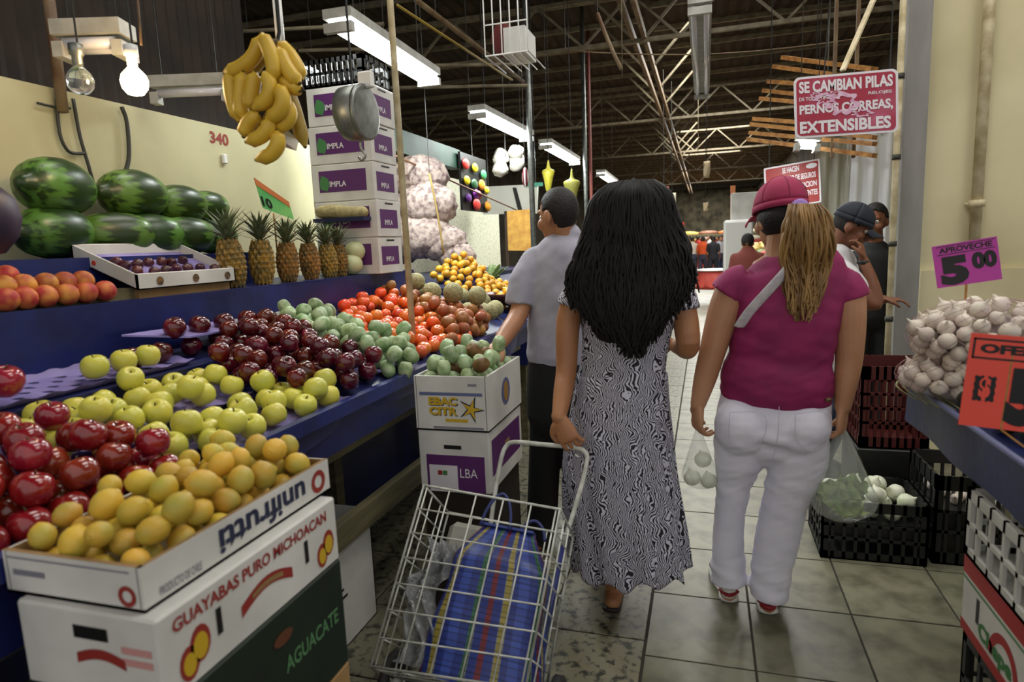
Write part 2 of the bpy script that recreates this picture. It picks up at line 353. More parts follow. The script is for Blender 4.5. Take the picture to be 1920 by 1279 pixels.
# slack overhead wires
for (x0, y0, x1, y1, Y, sag, lab) in ((1060, 95, 1690, 60, 6.5, .1, 'slack pale wire crossing the roof above the aisle'), (1120, 25, 1165, 130, 6.0, .02, 'frayed yellowish strap dangling from the roof')):
    a, c = yp(x0, y0, Y), yp(x1, y1, Y); b = MB()
    b.tube([a+(c-a)*t-V((0, 0, sag*math.sin(math.pi*t))) for t in (0, .2, .4, .6, .8, 1)], .006 if 'wire' in lab else .018, 6, 2)
    wo = tag(b.build('overhead_wire', M['steel_rust'], None, True), lab, 'wire'); b = MB(); b.tube([a, (a.x, a.y, RZ-.02)], .004, 5); b.build('hanger', M['cable'], wo)
for x, Y, ztop, lab in ((1167, 6.2, 4.0, 'thin vertical wire dropping from the roof left of the rusty girder'), (1309, 13.6, 4.0, 'thin wire hanging from the far truss down over the aisle')):
    a = yp(x, 60 if x < 1200 else 240, Y); c = yp(x, 145 if x < 1200 else 300, Y); a.z = RZ-.02; rod('drop_wire', a, c, .005, M['steel'], lab, 'wire')
# ------------------------------------------------------------------ fluorescent lamps
def tubelamp(a, c, label, lit=True, power=0, wid=.17, ntube=2, group=None):
    a, c = V(a), V(c); t = (c-a).normalized(); x = t.cross(V((0, 0, 1))).normalized(); u = x.cross(t)
    o = thing('fluorescent_lamp', label, 'lamp', (a+c)/2, group=group)
    b = MB(); b.bar(a+u*.05, c+u*.05, wid, .05, u); b.build('housing', M['fixgrey'], o)
    for k in range(ntube):
        s = (k-(ntube-1)/2)*wid*.55
        b = MB(); b.tube([a+x*s+t*.03, c+x*s-t*.03], .028 if lit else .02, 10); b.build('tube', M['tubelit'] if lit else M['tubeoff'], o, True)
    for e, sg in ((a, 1), (c, -1)): b = MB(); b.bar(e-u*.022, e-u*.022+t*sg*.035, wid, .05, u); b.build('end_cap', M['fixgrey'], o)
    for f in (.15, .85):
        p = a+(c-a)*f+u*.07; b = MB(); b.tube([p, (p.x, p.y, RZ-.02)], .003, 5); b.build('hanger', M['cable'], o)
    if power:
        l = area('lamp_light', (a+c)/2-u*.03, (c-a).length*.9, wid, power, (.95, 1, .98)); l.parent = o
        l.matrix_parent_inverse = Matrix.Translation(o.location).inverted(); l.rotation_euler = Matrix((t, x, u)).transposed().to_euler()
    return o
LZ = 2.68
tubelamp(zp(632, 42, LZ), zp(806, 150, LZ), 'bright fluorescent lamp hanging nearest, behind the white pole', power=40)
tubelamp(zp(893, 212, LZ), zp(988, 258, LZ), 'lit fluorescent lamp ending at the grey post', power=32)
tubelamp(zp(1022, 272, LZ), zp(1078, 304, LZ), 'lit fluorescent lamp above the yellow hanging bags', power=30)
tubelamp(zp(1126, 326, LZ), zp(1152, 344, LZ), 'smallest lit fluorescent lamp beside the long black hair', power=30)
tubelamp(zp(1312, 12, 3.0), zp(1316, 178, 3.0), 'dusty unlit lamp fixture hanging over the middle of the aisle', lit=False, wid=.16)
tubelamp(zp(115, 88, 2.2), zp(243, 84, 2.2), 'unlit white lamp housing hanging left of the glowing bulb', lit=False, wid=.11)
tubelamp(zp(285, 176, 2.2), zp(432, 170, 2.2), 'unlit white tube lamp between the bulb and the bananas', lit=False, wid=.05, ntube=1)
tubelamp(yp(1490, 270, 4.75), yp(1537, 272, 4.75), 'short lit lamp just below the red battery sign', power=7, wid=.1)
# bulbs
def bulb(loc, label, lit):
    o = thing('light_bulb', label, 'light bulb', loc); k = V(loc)
    b = MB(); b.lathe([(.001, -.047), (.024, -.041), (.037, -.024), (.041, 0), (.035, .02), (.02, .036), (.013, .045)], 16, k)
    b.build('glass', mat('glowing_bulb_glass', 'ffd9a0', .3, emit=55) if lit else mat('clear_bulb_glass', 'dfe6ea', .05, trans=.95), o, True)
    b = MB(); b.lathe([(.014, .045), (.016, .05), (.016, .075), (.022, .078), (.022, .11), (.008, .115)], 12, k); b.build('socket', M['white'] if lit else M['galv'], o, True)
    b = MB(); b.tube([k+V((0, 0, .11)), k+V((.01, .0, .3)), V((k.x, k.y, RZ-.02))], .0035, 6, 4); b.build('cord', M['cable'], o)
    if lit:
        l = D.lights.new('bulb_light', 'POINT'); l.energy = 9; l.color = (1, .72, .4); l.shadow_soft_size = .035
        q = D.objects.new('bulb_light', l); COL.objects.link(q); q.parent = o; q.location = (0, 0, 0)
        l.energy = 7
    return o
bulb(yp(252, 152, 1.75), 'glowing warm bulb hanging in front of the unlit housing', True)
bulb(yp(150, 150, 1.7), 'clear unlit bulb in a plastic wrap left of the glowing bulb', False)
# ------------------------------------------------------------------ left fruit stall: cloth-covered stepped table and shelf
M['blue'] = mat('blue_tarpaulin', '1a2768', .38, col2='121c4c', scale=5, detail=5, bump=.35, bscale=9)
M['bluedk'] = mat('dark_blue_tarpaulin', '131c50', .42, col2='0d143a', scale=5, detail=5, bump=.35, bscale=7)
M['plank'] = mat('dusty_olive_wood', '6b6444', .7, col2='4a4530', scale=5, detail=6, stretch=(6, .5, 6))
M['carton'] = mat('white_carton', 'd9d8d2', .65, col2='c2c1bb', scale=5, detail=5, bump=.05)
M['kraft'] = mat('kraft_board', '9a7a4c', .8, col2='7d6038', scale=6, detail=5)
M['traypurple'] = mat('lilac_fruit_tray', '8d83bd', .55, col2='776ba6', scale=9, detail=2)
XF, XM, XB, XS = -1.16, -1.40, -1.65, -1.90
YA, YB, YT = -.2, 1.95, 4.2
SHZ = 1.32
def slope(x): return .945+(-1.17-x)*.28
def tier(x, y):
    if y > YB: return slope(x)
    if x > XM: return .925+(XF-x)*.12
    if x > XB: return .985+(XM-x)*.12
    return 1.09+(XB-x)*.12
tb = thing('display_table', 'long stepped display table draped in blue tarpaulin carrying the loose fruit', 'table', (-1.5, 1.8, 0))
def prism(pts, y0, y1): b = MB(); b.slab([(x, y0, z) for x, z in pts], (0, y1-y0, 0)); return b
for nm, xa, xb in (('front_step', XF, XM), ('middle_step', XM, XB), ('back_step', XB, XS)):
    prism([(xa, .80), (xa, tier(xa-1e-4, 0)), (xb, tier(xb+1e-4, 0)), (xb, .80)], YA, YB).build(nm, M['bluedk'], tb)
prism([(XF, .80), (XF, slope(XF)), (XS, slope(XS)), (XS, .80)], YB, YT).build('sloping_top', M['bluedk'], tb)
b = MB(); b.bar((XF+.012, YA, .945), (XF+.012, YT, .935), .03, .045); b.build('front_rail', M['blue'], tb)
def drop_fn(u, v): y = YA+(YT-YA)*u; return V((XF+.004+.012*math.sin(y*9)*v, y, .93-v*(.10+.05*math.sin(y*2.1+.5))))
b = MB(); b.grid(drop_fn, 60, 4); b.build('cloth_drop', M['bluedk'], tb, True)
for y in (.3, 1.5, 2.7, 3.9):
    for x in (-1.25, -1.8): b = MB(); b.bb(x-.035, x+.035, y-.035, y+.035, 0, .80); b.build('leg', M['plank'], tb)
b = MB(); b.grid(lambda u, v: V((-1.9+.012*math.sin(40*u), YA+(YT-YA)*u, .80*(1-v))), 80, 2); b.build('rear_shade_sheet', M['bluedk'], tb, True)  # added dark sheet, keeps the space under the table in shade
b = MB(); b.bar((-1.25, YA, .45), (-1.25, YT, .45), .04, .09); b.build('stretcher', M['plank'], tb)
b = MB(); b.bar((-1.25, YA, .77), (-1.25, YT, .77), .05, .06); b.build('stretcher', M['plank'], tb)
sf = thing('upper_shelf', 'raised rear shelf with a deep blue cloth front carrying melons and pineapples', 'shelf', (-2.2, 1.8, 0))
def face_fn(u, v): y = YA+(YT-.2-YA)*u; return V((XS+.006+.008*math.sin(y*5+v*2), y, 1.335-.035*u-v*.2))
b = MB(); b.grid(face_fn, 50, 5); b.build('cloth_front', M['blue'], sf, True)
b = MB(); b.bb(WX, XS, YA, YT-.2, SHZ-.03, SHZ-.004); b.build('shelf_top', M['blue'], sf)
for y in (.2, 2.0, 3.7):
    for x in (-1.95, -2.42): b = MB(); b.bb(x-.03, x+.03, y-.03, y+.03, 0, SHZ-.03); b.build('leg', M['plank'], sf)
# ------------------------------------------------------------------ fruit prototypes (mesh data shared by all copies)
def proto(name, bld, m, stem=None, smooth=True):
    me = bld.mesh(name, smooth)
    for q in (m if isinstance(m, (list, tuple)) else [m]): me.materials.append(q)
    if isinstance(m, (list, tuple)): me.polygons.foreach_set('material_index', bld.mi)
    sm = None
    if stem: sb, mm = stem; sm = sb.mesh('stem', True); sm.materials.append(mm)
    return (name, me, sm)
def place(pt, loc, rot, label, cat, group, sc=1):
    o = D.objects.new(pt[0], pt[1]); COL.objects.link(o); o.location = loc; o.rotation_euler = rot; o.scale = (sc, sc, sc) if not hasattr(sc, '__len__') else sc
    tag(o, label, cat, group)
    if pt[2]: c = D.objects.new('stem', pt[2]); COL.objects.link(c); c.parent = o
    return o
def applemesh(r, lobes=0, tall=.88, taper=.0):
    pf = [(.02, -.62), (.18, -.70), (.42, -.78), (.68, -.72), (.9, -.45), (1, -.05), (.98, .28), (.84, .6), (.6, .8), (.36, .85), (.17, .76), (.03, .58)]
    b = MB(); b.lathe([(a*r*(1-taper*max(0, -z)), z*r*tall/.85) for a, z in pf], 16, flute=(lambda g, t: 1+lobes*math.cos(5*g)*abs(2*t-1)) if lobes else None); return b
def stemmesh(r, z): b = MB(); b.tube([(0, 0, z*r*.6), (.06*r, 0, z*r), (.16*r, .05*r, z*r*1.18)], .05*r, 5); return b
MS = mat('brown_stem', '4b3a1c', .8)
P_ = {}
P_['red'] = proto('red_apple', applemesh(.039, .03, .86, .1), mat('glossy_red_apple_skin', '7d1216', .16, col2='a8332a', scale=18, lo=.45, hi=.8, vary=.22, coat=.5, stretch=(1, 1, .25)), (stemmesh(.039, .85), MS))
P_['dark'] = proto('dark_red_apple', applemesh(.036, .05, .95, .22), mat('dark_red_apple_skin', '4a0a12', .18, col2='7a1a1e', scale=20, lo=.45, hi=.8, vary=.3, coat=.4, stretch=(1, 1, .25)), (stemmesh(.036, .85), MS))
P_['yellow'] = proto('yellow_apple', applemesh(.039, .02, .88), mat('yellow_apple_skin', 'd2ca52', .34, col2='b9bd4e', scale=9, lo=.35, hi=.75, vary=.1, sss=.05), (stemmesh(.039, .85), MS))
b = MB(); b.lathe([(.002, -1.12), (.35, -1.08), (.72, -.8), (.95, -.35), (1, .05), (.92, .45), (.68, .82), (.4, 1.02), (.25, 1.08), (.2, 1.16), (.1, 1.1), (.02, 1.04)], 14)
b.v = [tuple(c*.0262 for c in p) for p in b.v]
P_['guava'] = proto('guava', b, mat('guava_skin', 'cda838', .5, col2='a3a446', scale=14, detail=2, lo=.45, hi=.8, vary=.22, bump=.12, bscale=60))
b = MB(); b.lathe([(.02, -.8), (.4, -.82), (.75, -.62), (.97, -.22), (1, .12), (.86, .5), (.58, .74), (.28, .82), (.12, .78), (.03, .72)], 14, flute=lambda g, t: 1+.02*math.cos(8*g)*t)
b.v = [tuple(c*.037 for c in p) for p in b.v]
P_['mand'] = proto('mandarin', b, mat('mandarin_skin', 'e2601c', .28, col2='cc6a20', scale=10, lo=.4, hi=.8, vary=.2, bump=.1, bscale=90, coat=.25), (stemmesh(.012, 2.2), mat('green_stem', '4a5a24', .7)))
P_['brown'] = proto('brown_fruit', b, mat('russet_fruit_skin', 'a8652f', .45, col2='8a5a34', scale=16, lo=.4, hi=.75, vary=.28, bump=.12, bscale=70))
b = MB(); b.lathe([(.02, -1.25), (.4, -1.2), (.78, -.85), (.98, -.3), (1, .25), (.88, .78), (.66, 1.12), (.4, 1.16), (.05, 1.08)], 12, flute=lambda g, t: 1+.03*math.cos(4*g+6*t))
b.v = [tuple(c*.03 for c in p) for p in b.v]
P_['prick'] = proto('prickly_pear', b, mat('waxy_green_prickly_pear', 'a3b58c', .5, col2='7d9a66', scale=34, detail=2, lo=.42, hi=.62, vary=.25, bump=.2, bscale=60))
P_['prickbrown'] = proto('prickly_pear', b, mat('russet_prickly_pear', '7a5a2c', .55, col2='5a4a22', scale=30, lo=.4, hi=.7, vary=.2, bump=.2, bscale=60))
b = MB(); b.ball((0, 0, 0), (.06, .06, .058), 16, 10)
P_['melon'] = proto('cantaloupe', b, mat('netted_melon_rind', '9c9468', .7, col2='7c7a52', scale=70, detail=4, lo=.42, hi=.6, vary=.1, bump=.5, bscale=110))
b = MB(); b.ball((0, 0, 0), (.066, .066, .062), 16, 10)
P_['honey'] = proto('honeydew_melon', b, mat('pale_melon_rind', 'c6c99a', .5, col2='b3ba8b', scale=6, vary=.08))
b = MB(); b.ball((0, 0, 0), (.031, .031, .029), 12, 8)
P_['orange'] = proto('orange', b, mat('yellow_orange_peel', 'd79a22', .4, col2='bd8f24', scale=12, vary=.16, bump=.1, bscale=90))
b = MB(); b.ball((0, 0, 0), (.036, .035, .035), 14, 9)
P_['peach'] = proto('peach', b, mat('blushed_peach_skin', 'a8402a', .6, col2='d7913f', scale=22, detail=2, lo=.4, hi=.72, vary=.25))
b = MB(); b.limb([(-.155, 0, 0), (-.1, 0, 0), (0, 0, .004), (.1, 0, 0), (.155, 0, 0)], [(.03, .03), (.078, .078), (.098, .096), (.078, .078), (.03, .03)], (0, 1, 0), 20, 4)
P_['water'] = proto('watermelon', b, mat('striped_watermelon_rind', '22380f', .35, col2='54792e', scale=3.2, detail=3, lo=.5, hi=.95, vary=.15, kind='wave', dist=3.5, stretch=(.5, 9, 9)))
b = MB(); b.lathe([(.002, -.9), (.4, -.86), (.8, -.55), (1, 0), (.85, .5), (.45, .85), (.16, 1.1), (.09, 1.5), (.02, 1.6)], 14, flute=lambda g, t: 1+.06*abs(math.cos(4*g)))
b.v = [tuple(c*.026 for c in p) for p in b.v]
P_['garlic'] = proto('garlic_bulb', b, mat('papery_garlic_skin', 'd9cfc0', .6, col2='b79fa2', scale=16, detail=3, lo=.5, hi=.85, vary=.12, stretch=(1, 1, .2)))
b = MB(); b.lathe([(.002, -.85), (.4, -.82), (.8, -.55), (1, 0), (.86, .5), (.5, .8), (.2, 1.0), (.08, 1.25), (.02, 1.3)], 14)
b.v = [tuple(c*.04 for c in p) for p in b.v]
P_['onion'] = proto('white_onion', b, mat('white_onion_skin', 'dde0cc', .35, col2='c3cfa0', scale=7, lo=.4, hi=.8, vary=.06))
b = MB(); b.lathe([(.002, -1), (.5, -.9), (.9, -.45), (1, .05), (.75, .55), (.4, .9), (.15, 1.15), (.02, 1.2)], 10)
b.v = [tuple(c*.021 for c in p) for p in b.v]
P_['fig'] = proto('fig', b, mat('dark_plum_skin', '3a1420', .35, col2='5a1f22', scale=10, vary=.3, coat=.2))
b = MB(); b.lathe([(.01, -1.1), (.5, -1.0), (.9, -.6), (1, -.1), (.85, .4), (.6, .85), (.4, 1.1), (.1, 1.25)], 12)
b.v = [tuple(c*.036 for c in p) for p in b.v]
P_['avo'] = proto('avocado', b, mat('black_green_avocado_skin', '141a12', .4, col2='1f2c18', scale=30, vary=.2, bump=.4, bscale=60))
def inpoly(x, y, P):
    c = False; n = len(P)
    for i in range(n):
        (x0, y0), (x1, y1) = P[i], P[i-1]
        if (y0 > y) != (y1 > y) and x < (x1-x0)*(y-y0)/(y1-y0)+x0: c = not c
    return c
def sl(px, py, h=0):                                               # pixel onto the sloping fruit surface
    d = ray(px, py); t = (.945-.28*1.17+h-CH)/(d.z+.28*d.x); return CAM+d*t
PLACED = []; POSTS = [tuple(yp(772, 600, 2.75)[:2])+(.018,)]
def pile(poly, surf, r, n, hz=1.0, tries=60, gap=1.0, seedpts=(), zlim=9):
    """drop n fruit of radius r one after the other inside poly, each coming to rest on the surface or on the others"""
    xs = [p[0] for p in poly]; ys = [p[1] for p in poly]; out = []
    for k in range(n+len(seedpts)):
        best = None; cands = [seedpts[k]] if k < len(seedpts) else None
        for t in range(1 if cands else tries):
            if cands: x, y = cands[0]
            else:
                x, y = rnd.uniform(min(xs), max(xs)), rnd.uniform(min(ys), max(ys))
                if not inpoly(x, y, poly): continue
            if any((a-x)**2+(b_-y)**2 < (q+r)**2 for a, b_, q in POSTS): continue
            z = surf(x, y)+r*hz
            for (a, b_, c, q) in PLACED:
                d2 = (a-x)**2+(b_-y)**2; s2 = ((r+q)*gap)**2
                if d2 < s2: z = max(z, c+math.sqrt(s2-d2)*hz)
            if best is None or z-surf(x, y) < best[3]: best = (x, y, z, z-surf(x, y))
        if best and best[3] < zlim: out.append(best[:3]); PLACED.append((*best[:3], r))
    return out
def scatter(pts, pt, label, cat, group, tilt=.5, sc=.07, lie=False):
    for p in pts:
        rot = (rnd.uniform(-tilt, tilt), rnd.uniform(-tilt, tilt)+(math.pi/2 if lie else 0), rnd.uniform(0, 6.28))
        place(pt, p, rot, label, cat, group, 1-rnd.random()*sc)
def wpoly(px, h): return [(q.x, q.y) for q in (sl(x, y, h) for x, y in px)]
# lilac trays under the apples
def tray(label, x0, x1, y0, y1, z, tilt, group=None):
    o = thing('fruit_tray', label, 'tray', ((x0+x1)/2, (y0+y1)/2, z), group=group); b = MB()
    def fn(u, v):
        x = x0+(x1-x0)*u; y = y0+(y1-y0)*v; c = .004*math.cos(2*math.pi*u*3)*math.cos(2*math.pi*v*round((y1-y0)/.085))
        e = .016 if (u in (0, 1) or v in (0, 1)) else 0
        return V((x, y, z+(x1-x)*tilt+.006+c+e))
    b.grid(fn, 14, int((y1-y0)/.02)); b.build('moulded_sheet', M['traypurple'], o, True)
    return o
tray('lilac moulded tray under the three lone yellow apples, at the back', -1.89, -1.67, .75, 1.75, 1.088, .12)
tray('lilac moulded tray under the yellow apples of the middle step', -1.645, -1.42, 1.0, 1.72, .984, .12)
tray('lilac moulded tray under the front yellow apples beside the rail', -1.39, -1.19, 1.3, 1.93, .926, .12)
for lab, a, c in (('lilac tray edge showing among the dark red apples', sl(645, 690, .01), sl(730, 700, .01)),):
    tray(lab, a.x-.1, a.x+.12, a.y-.05, a.y+.25, slope(a.x+.12)-.004, .28)
tsurf = lambda x, y: tier(x, y)+.011
# yellow apples
top = [tuple(xp(x, y, -1.73)[:2]) for x, y in ((178, 688), (232, 676), (277, 668))]
scatter(pile([(-1.8, 1), (-1.7, 1), (-1.7, 1.8)], tsurf, .039, 0, .88, seedpts=top), P_['yellow'], 'yellow apple standing alone on the rear lilac tray', 'apple', 'three yellow apples on the rear tray', .2)
pm = [(-1.63, 1.06), (-1.63, 1.70), (-1.44, 1.70), (-1.44, 1.06)]
scatter(pile(pm, tsurf, .0385, 25, .88, 90, zlim=.15), P_['yellow'], 'yellow apple heaped on the middle step of the stall', 'apple', 'yellow apples on the middle step')
pf = [(-1.38, 1.22), (-1.38, 1.88), (-1.21, 1.88), (-1.21, 1.22)]
scatter(pile(pf, tsurf, .0385, 24, .88, 90, zlim=.14), P_['yellow'], 'yellow apple on the front step behind the blue rail', 'apple', 'yellow apples behind the rail')
# near red apples, banked up in rows
rows = []
for i in range(4):
    for j in range(9): rows.append((-1.205-i*.083, .66+j*.079+(i % 2)*.02))
pr_ = [(-1.46, .6), (-1.2, .6), (-1.2, 1.15), (-1.46, 1.0)]
rows = [p for p in rows if p[1] < 1.20-.35*(-1.2-p[0])]
lay = pile(pr_, lambda x, y: slope(x)-.02 if False else tier(x, y)+.005, .039, 24, .86, 90, seedpts=rows, zlim=.14)
scatter(lay, P_['red'], 'glossy red apple in the near bank behind the guava carton', 'apple', 'red apples banked at the near end', .35)
# lone red apple at the left edge, and the dark red ones
place(P_['red'], xp(8, 716, -1.70), (.2, .1, 1), 'single red apple at the left end of the rear tray', 'apple', None, 1.15)
dk = wpoly([(420, 650), (500, 625), (590, 650), (630, 672), (700, 690), (735, 705), (612, 752), (545, 735), (505, 712), (410, 690)], .04)
dk = [(max(-1.88, min(-1.2, x)), y) for x, y in dk]
ds = lambda x, y: (tier(x, y) if y < YB else slope(x))+.012
scatter(pile(dk, ds, .036, 62, .92, 80, zlim=.16), P_['dark'], 'dark red apple heaped between the yellow apples and green prickly pears', 'apple', 'dark red apples in the middle heap')
# lilac sheet with a row of dark apples above another hidden row
ts = thing('fruit_tray', 'pointed lilac tray sheet lying over a lower row of dark apples', 'tray', xp(390, 615, -1.78))
q = [xp(x, y, X) for x, y, X in ((228, 631, -1.86), (400, 606, -1.86), (522, 605, -1.72), (355, 634, -1.72))]
b = MB(); b.slab(q, (0, 0, .006)); b.build('moulded_sheet', M['traypurple'], ts)
for x, y in ((328, 616), (374, 612), (421, 606), (464, 600), (504, 600)):
    p = xp(x, y, -1.76); place(P_['dark'], p, (.3, .2, rnd.random()*6), 'dark red apple in the row on the pointed lilac sheet', 'apple', 'dark apples on the lilac sheet', 1.05)
for x, y in ((245, 647), (300, 646), (358, 648), (410, 640)):
    p = xp(x, y, -1.77); place(P_['dark'], (p.x, p.y, tier(p.x, p.y)+.034), (.3, .2, rnd.random()*6), 'dark red apple in the shaded row under the pointed lilac sheet', 'apple', 'dark apples under the lilac sheet', 1)
# prickly pears
pk = wpoly([(530, 612), (620, 600), (680, 648), (760, 655), (775, 690), (735, 698), (690, 690), (640, 672), (590, 655), (545, 640)], .04)
ps = lambda x, y: slope(x)+.002
scatter(pile(pk, ps, .032, 75, 1, 60, zlim=.16), P_['prick'], 'pale green prickly pear heaped beside the dark red apples', 'prickly pear', 'prickly pears on the table', 1.2)
# mandarins and russet fruit
mk = wpoly([(625, 560), (665, 545), (720, 545), (770, 575), (830, 610), (880, 625), (858, 660), (800, 655), (700, 640), (640, 610)], .05)
mk = [(min(-1.2, max(-1.86, x)), y) for x, y in mk]
scatter(pile(mk, ps, .036, 85, .82, 60, zlim=.2), P_['mand'], 'bright orange mandarin in the heap around the foot of the white pole', 'mandarin', 'mandarins heaped at the pole')
bk = wpoly([(720, 540), (780, 548), (850, 580), (925, 600), (930, 625), (885, 650), (830, 608), (770, 572)], .05)
bk = [(min(-1.19, max(-1.87, x)), min(y, 3.5)) for x, y in bk]
scatter(pile(bk, ps, .031, 85, .82, 60, zlim=.2), P_['brown'], 'small russet brown fruit heaped behind the mandarins', 'fruit', 'russet fruit behind the mandarins', 1, .15)
# cantaloupes
ml = [tuple(sl(x, y, .12)[:2]) for x, y in ((810, 550), (846, 547), (781, 542), (851, 574), (877, 565), (896, 583), (918, 581), (783, 519), (819, 518), (830, 590), (760, 530))]
ml = [(max(-1.83, x), min(y, 4.12)) for x, y in ml]
scatter(pile([(-1.8, 3.4), (-1.25, 3.4), (-1.25, 4.1), (-1.8, 4.1)], ps, .06, 7, .97, 60, seedpts=ml[:7], zlim=.3), P_['melon'], 'netted buff cantaloupe heaped beyond the russet fruit', 'melon', 'cantaloupes on the slope', 1.5, .12)
# white pole standing on the table
po = thing('awning_pole', 'thin cream pole rising from the mandarins up to the roof', 'pole', yp(772, 600, 2.75))
pb_ = yp(772, 600, 2.75); b = MB(); b.tube([(pb_.x, pb_.y, slope(pb_.x)), (pb_.x-.01, pb_.y, RZ-.05)], [.0155, .013], 10); b.build('shaft', M['pipe'], po, True)
b = MB(); b.tube([(pb_.x, pb_.y, slope(pb_.x)), (pb_.x, pb_.y, slope(pb_.x)+.012)], .03, 10); b.build('foot', M['pipe'], po)
# flat white/yellow carton lid lying at the back
q = [sl(390, 592, .10), sl(620, 572, .10)]
fb = thing('carton_tray', 'shallow white carton with a yellow printed rim behind the dark apples', 'carton', (-1.8, 2.4, slope(-1.8)))
x0, x1, y0, y1, z0 = -1.875, -1.72, 2.05, 2.68, slope(-1.72)+.02
b = MB()
for (a, c, d, e) in ((x0, x1, y0, y0+.006), (x0, x1, y1-.006, y1), (x0, x0+.006, y0, y1), (x1-.006, x1, y0, y1)): b.bb(a, c, d, e, z0, z0+.075)
b.bb(x0, x1, y0, y1, z0-.02, z0+.004); b.build('body', M['carton'], fb)
b = MB(); b.bb(x1-.012, x1+.002, y0, y1, z0+.055, z0+.078); b.bb(x0, x1, y0-.001, y0+.01, z0+.055, z0+.078); b.build('printed_rim', mat('yellow_print', 'b9a552', .6, col2='a05a4a', scale=9, lo=.45, hi=.5), fb)
# ------------------------------------------------------------------ goods on the upper shelf
M['blackplastic'] = mat('black_crate_plastic', '10110f', .5, col2='1b1c19', scale=20)
M['purple'] = mat('purple_carton_print', '552160', .55)
M['leafgreen'] = mat('green_print', '3f7a45', .6)
M['redcrate'] = mat('maroon_crate_plastic', '4a130f', .5)
M['whitecrate'] = mat('white_crate_plastic', 'c9c9c2', .5, col2='aeaea6', scale=8)
def sxp(x, y, X, dz=0): p = xp(x, y, X); return V((X, p.y, SHZ+dz))
for i, (x, y) in enumerate(((9, 548), (45, 548), (83, 545), (124, 543), (160, 539), (196, 538))):
    p = xp(x, y, -1.95); place(P_['peach'], (-1.95, p.y, SHZ+.034), (rnd.random(), rnd.random(), rnd.random()*6), 'blushed peach in the front row at the shelf edge', 'peach', 'peaches along the shelf edge')
for i, (x, y) in enumerate(((5, 519), (43, 519), (85, 518), (120, 516), (155, 516))):
    p = xp(x, y, -2.0); place(P_['peach'], (-2.002, p.y, SHZ+.071), (rnd.random(), rnd.random(), rnd.random()*6), 'blushed peach in the raised second row on the shelf', 'peach', 'peaches in the second row')
for i, (x, y) in enumerate(((8, 492), (2, 505), (28, 520))):
    p = xp(x, y, -2.06); place(P_['peach'], (-2.06, p.y-.03*i, SHZ+.034+.066*(i == 0)), (1, i, 2), 'blushed peach at the far left top of the peach heap', 'peach', 'peaches at the left edge')
b = MB(); b.bb(-2.03, -1.975, YA+.2, 1.83, SHZ-.004, SHZ+.036); tag(b.build('board_riser', M['plank']), 'low wooden riser under the second row of peaches', 'board')
# watermelons, two tiers
def wmel(x, y, X, z, rz, lab, sc=1, tilt=0): p = xp(x, y, X); return place(P_['water'], (X, p.y, z), (rnd.random()*6, tilt, rz), lab, 'watermelon', 'watermelons by the wall', sc)
R90 = math.pi/2
zb = SHZ+.096
b = MB(); b.bb(WX, -2.14, .9, 2.75, SHZ-.004, SHZ+.15); tag(b.build('blue_riser', M['blue']), 'blue cloth-covered riser under the watermelons', 'riser')
for x, X, rz, lab, sc in ((100, -2.30, R90+.15, 'watermelon at the bottom left of the stack, under the largest one', 1.0), (215, -2.3, R90-.5, 'second watermelon of the bottom tier, left of the fig carton corner', .95), (280, -2.28, R90-.4, 'third watermelon of the bottom tier behind the fig carton', .92),
                          (345, -2.26, R90-.2, 'fourth watermelon of the bottom tier, catching the light', .9), (400, -2.3, R90, 'rightmost watermelon of the bottom tier by the pineapples', .85)):
    wmel(x, 430, X, SHZ+.15+.096*sc, rz, lab, sc)
for x, X, rz, lab, sc in ((107, -2.32, R90+.35, 'largest watermelon lying on top at the left', 1.12), (250, -2.36, R90+.1, 'long dark watermelon in the middle of the top tier', 1.08), (335, -2.36, R90-.1, 'third watermelon of the top tier, short and dark', .9), (385, -2.38, R90, 'last watermelon of the top tier beside the pineapple leaves', .82)):
    wmel(x, 365, X, SHZ+.15+(.262 if sc > 1 else .235), rz, lab, sc)
# bundle at the left edge
bu = thing('purple_cabbage', 'dark purple rounded cabbage at the left edge of the shelf', 'cabbage', sxp(-8, 440, -2.1))
c = xp(-48, 412, -2.06); b = MB()
b.lathe([(.01, -.11), (.06, -.1), (.1, -.05), (.112, 0), (.1, .06), (.06, .105), (.01, .115)], 18, c, flute=lambda g, t: 1+.04*math.sin(3*g)+.03*math.sin(7*g+4*t)); b.build('head', mat('purple_cabbage_leaf', '2c2038', .5, col2='4a3a58', scale=9, lo=.5, hi=.8), bu, True)
b = MB(); b.bb(-2.13, -2.03, 1.15, 1.5, SHZ-.004, SHZ+.1); tag(b.build('flat_carton', M['carton']), 'low pale carton under the purple cabbage beside the peaches', 'carton')
# fig carton, tilted to the aisle
F, G, B_ = xp(255, 515, -1.935), xp(440, 500, -1.935), xp(130, 460, -2.21)
ya, yb_ = F.y, G.y; hh = .055
fc = thing('fig_carton', 'tilted white carton with a lilac tray and a few dark figs', 'carton', (-2.05, (ya+yb_)/2, SHZ))
tn = (B_.z-F.z)/(F.x-B_.x)
def tz(x): return F.z+(F.x-x)*tn
x0, x1 = -2.22, -1.935
def wall4(b, xa, xb, y0, y1, h, up=0):
    b.add([(x, y, tz(x)+q) for x in (xa, xb) for y in (y0, y1) for q in (-h, up)], [(0, 1, 3, 2), (4, 6, 7, 5), (0, 4, 5, 1), (2, 3, 7, 6), (0, 2, 6, 4), (1, 5, 7, 3)])
b = MB(); wall4(b, x0, x1, ya, ya+.007, hh); wall4(b, x0, x1, yb_-.007, yb_, hh); wall4(b, x0, x0+.007, ya, yb_, hh); wall4(b, x1-.007, x1, ya, yb_, hh); wall4(b, x0, x1, ya, yb_, hh, -hh+.004)
b.build('body', M['carton'], fc)
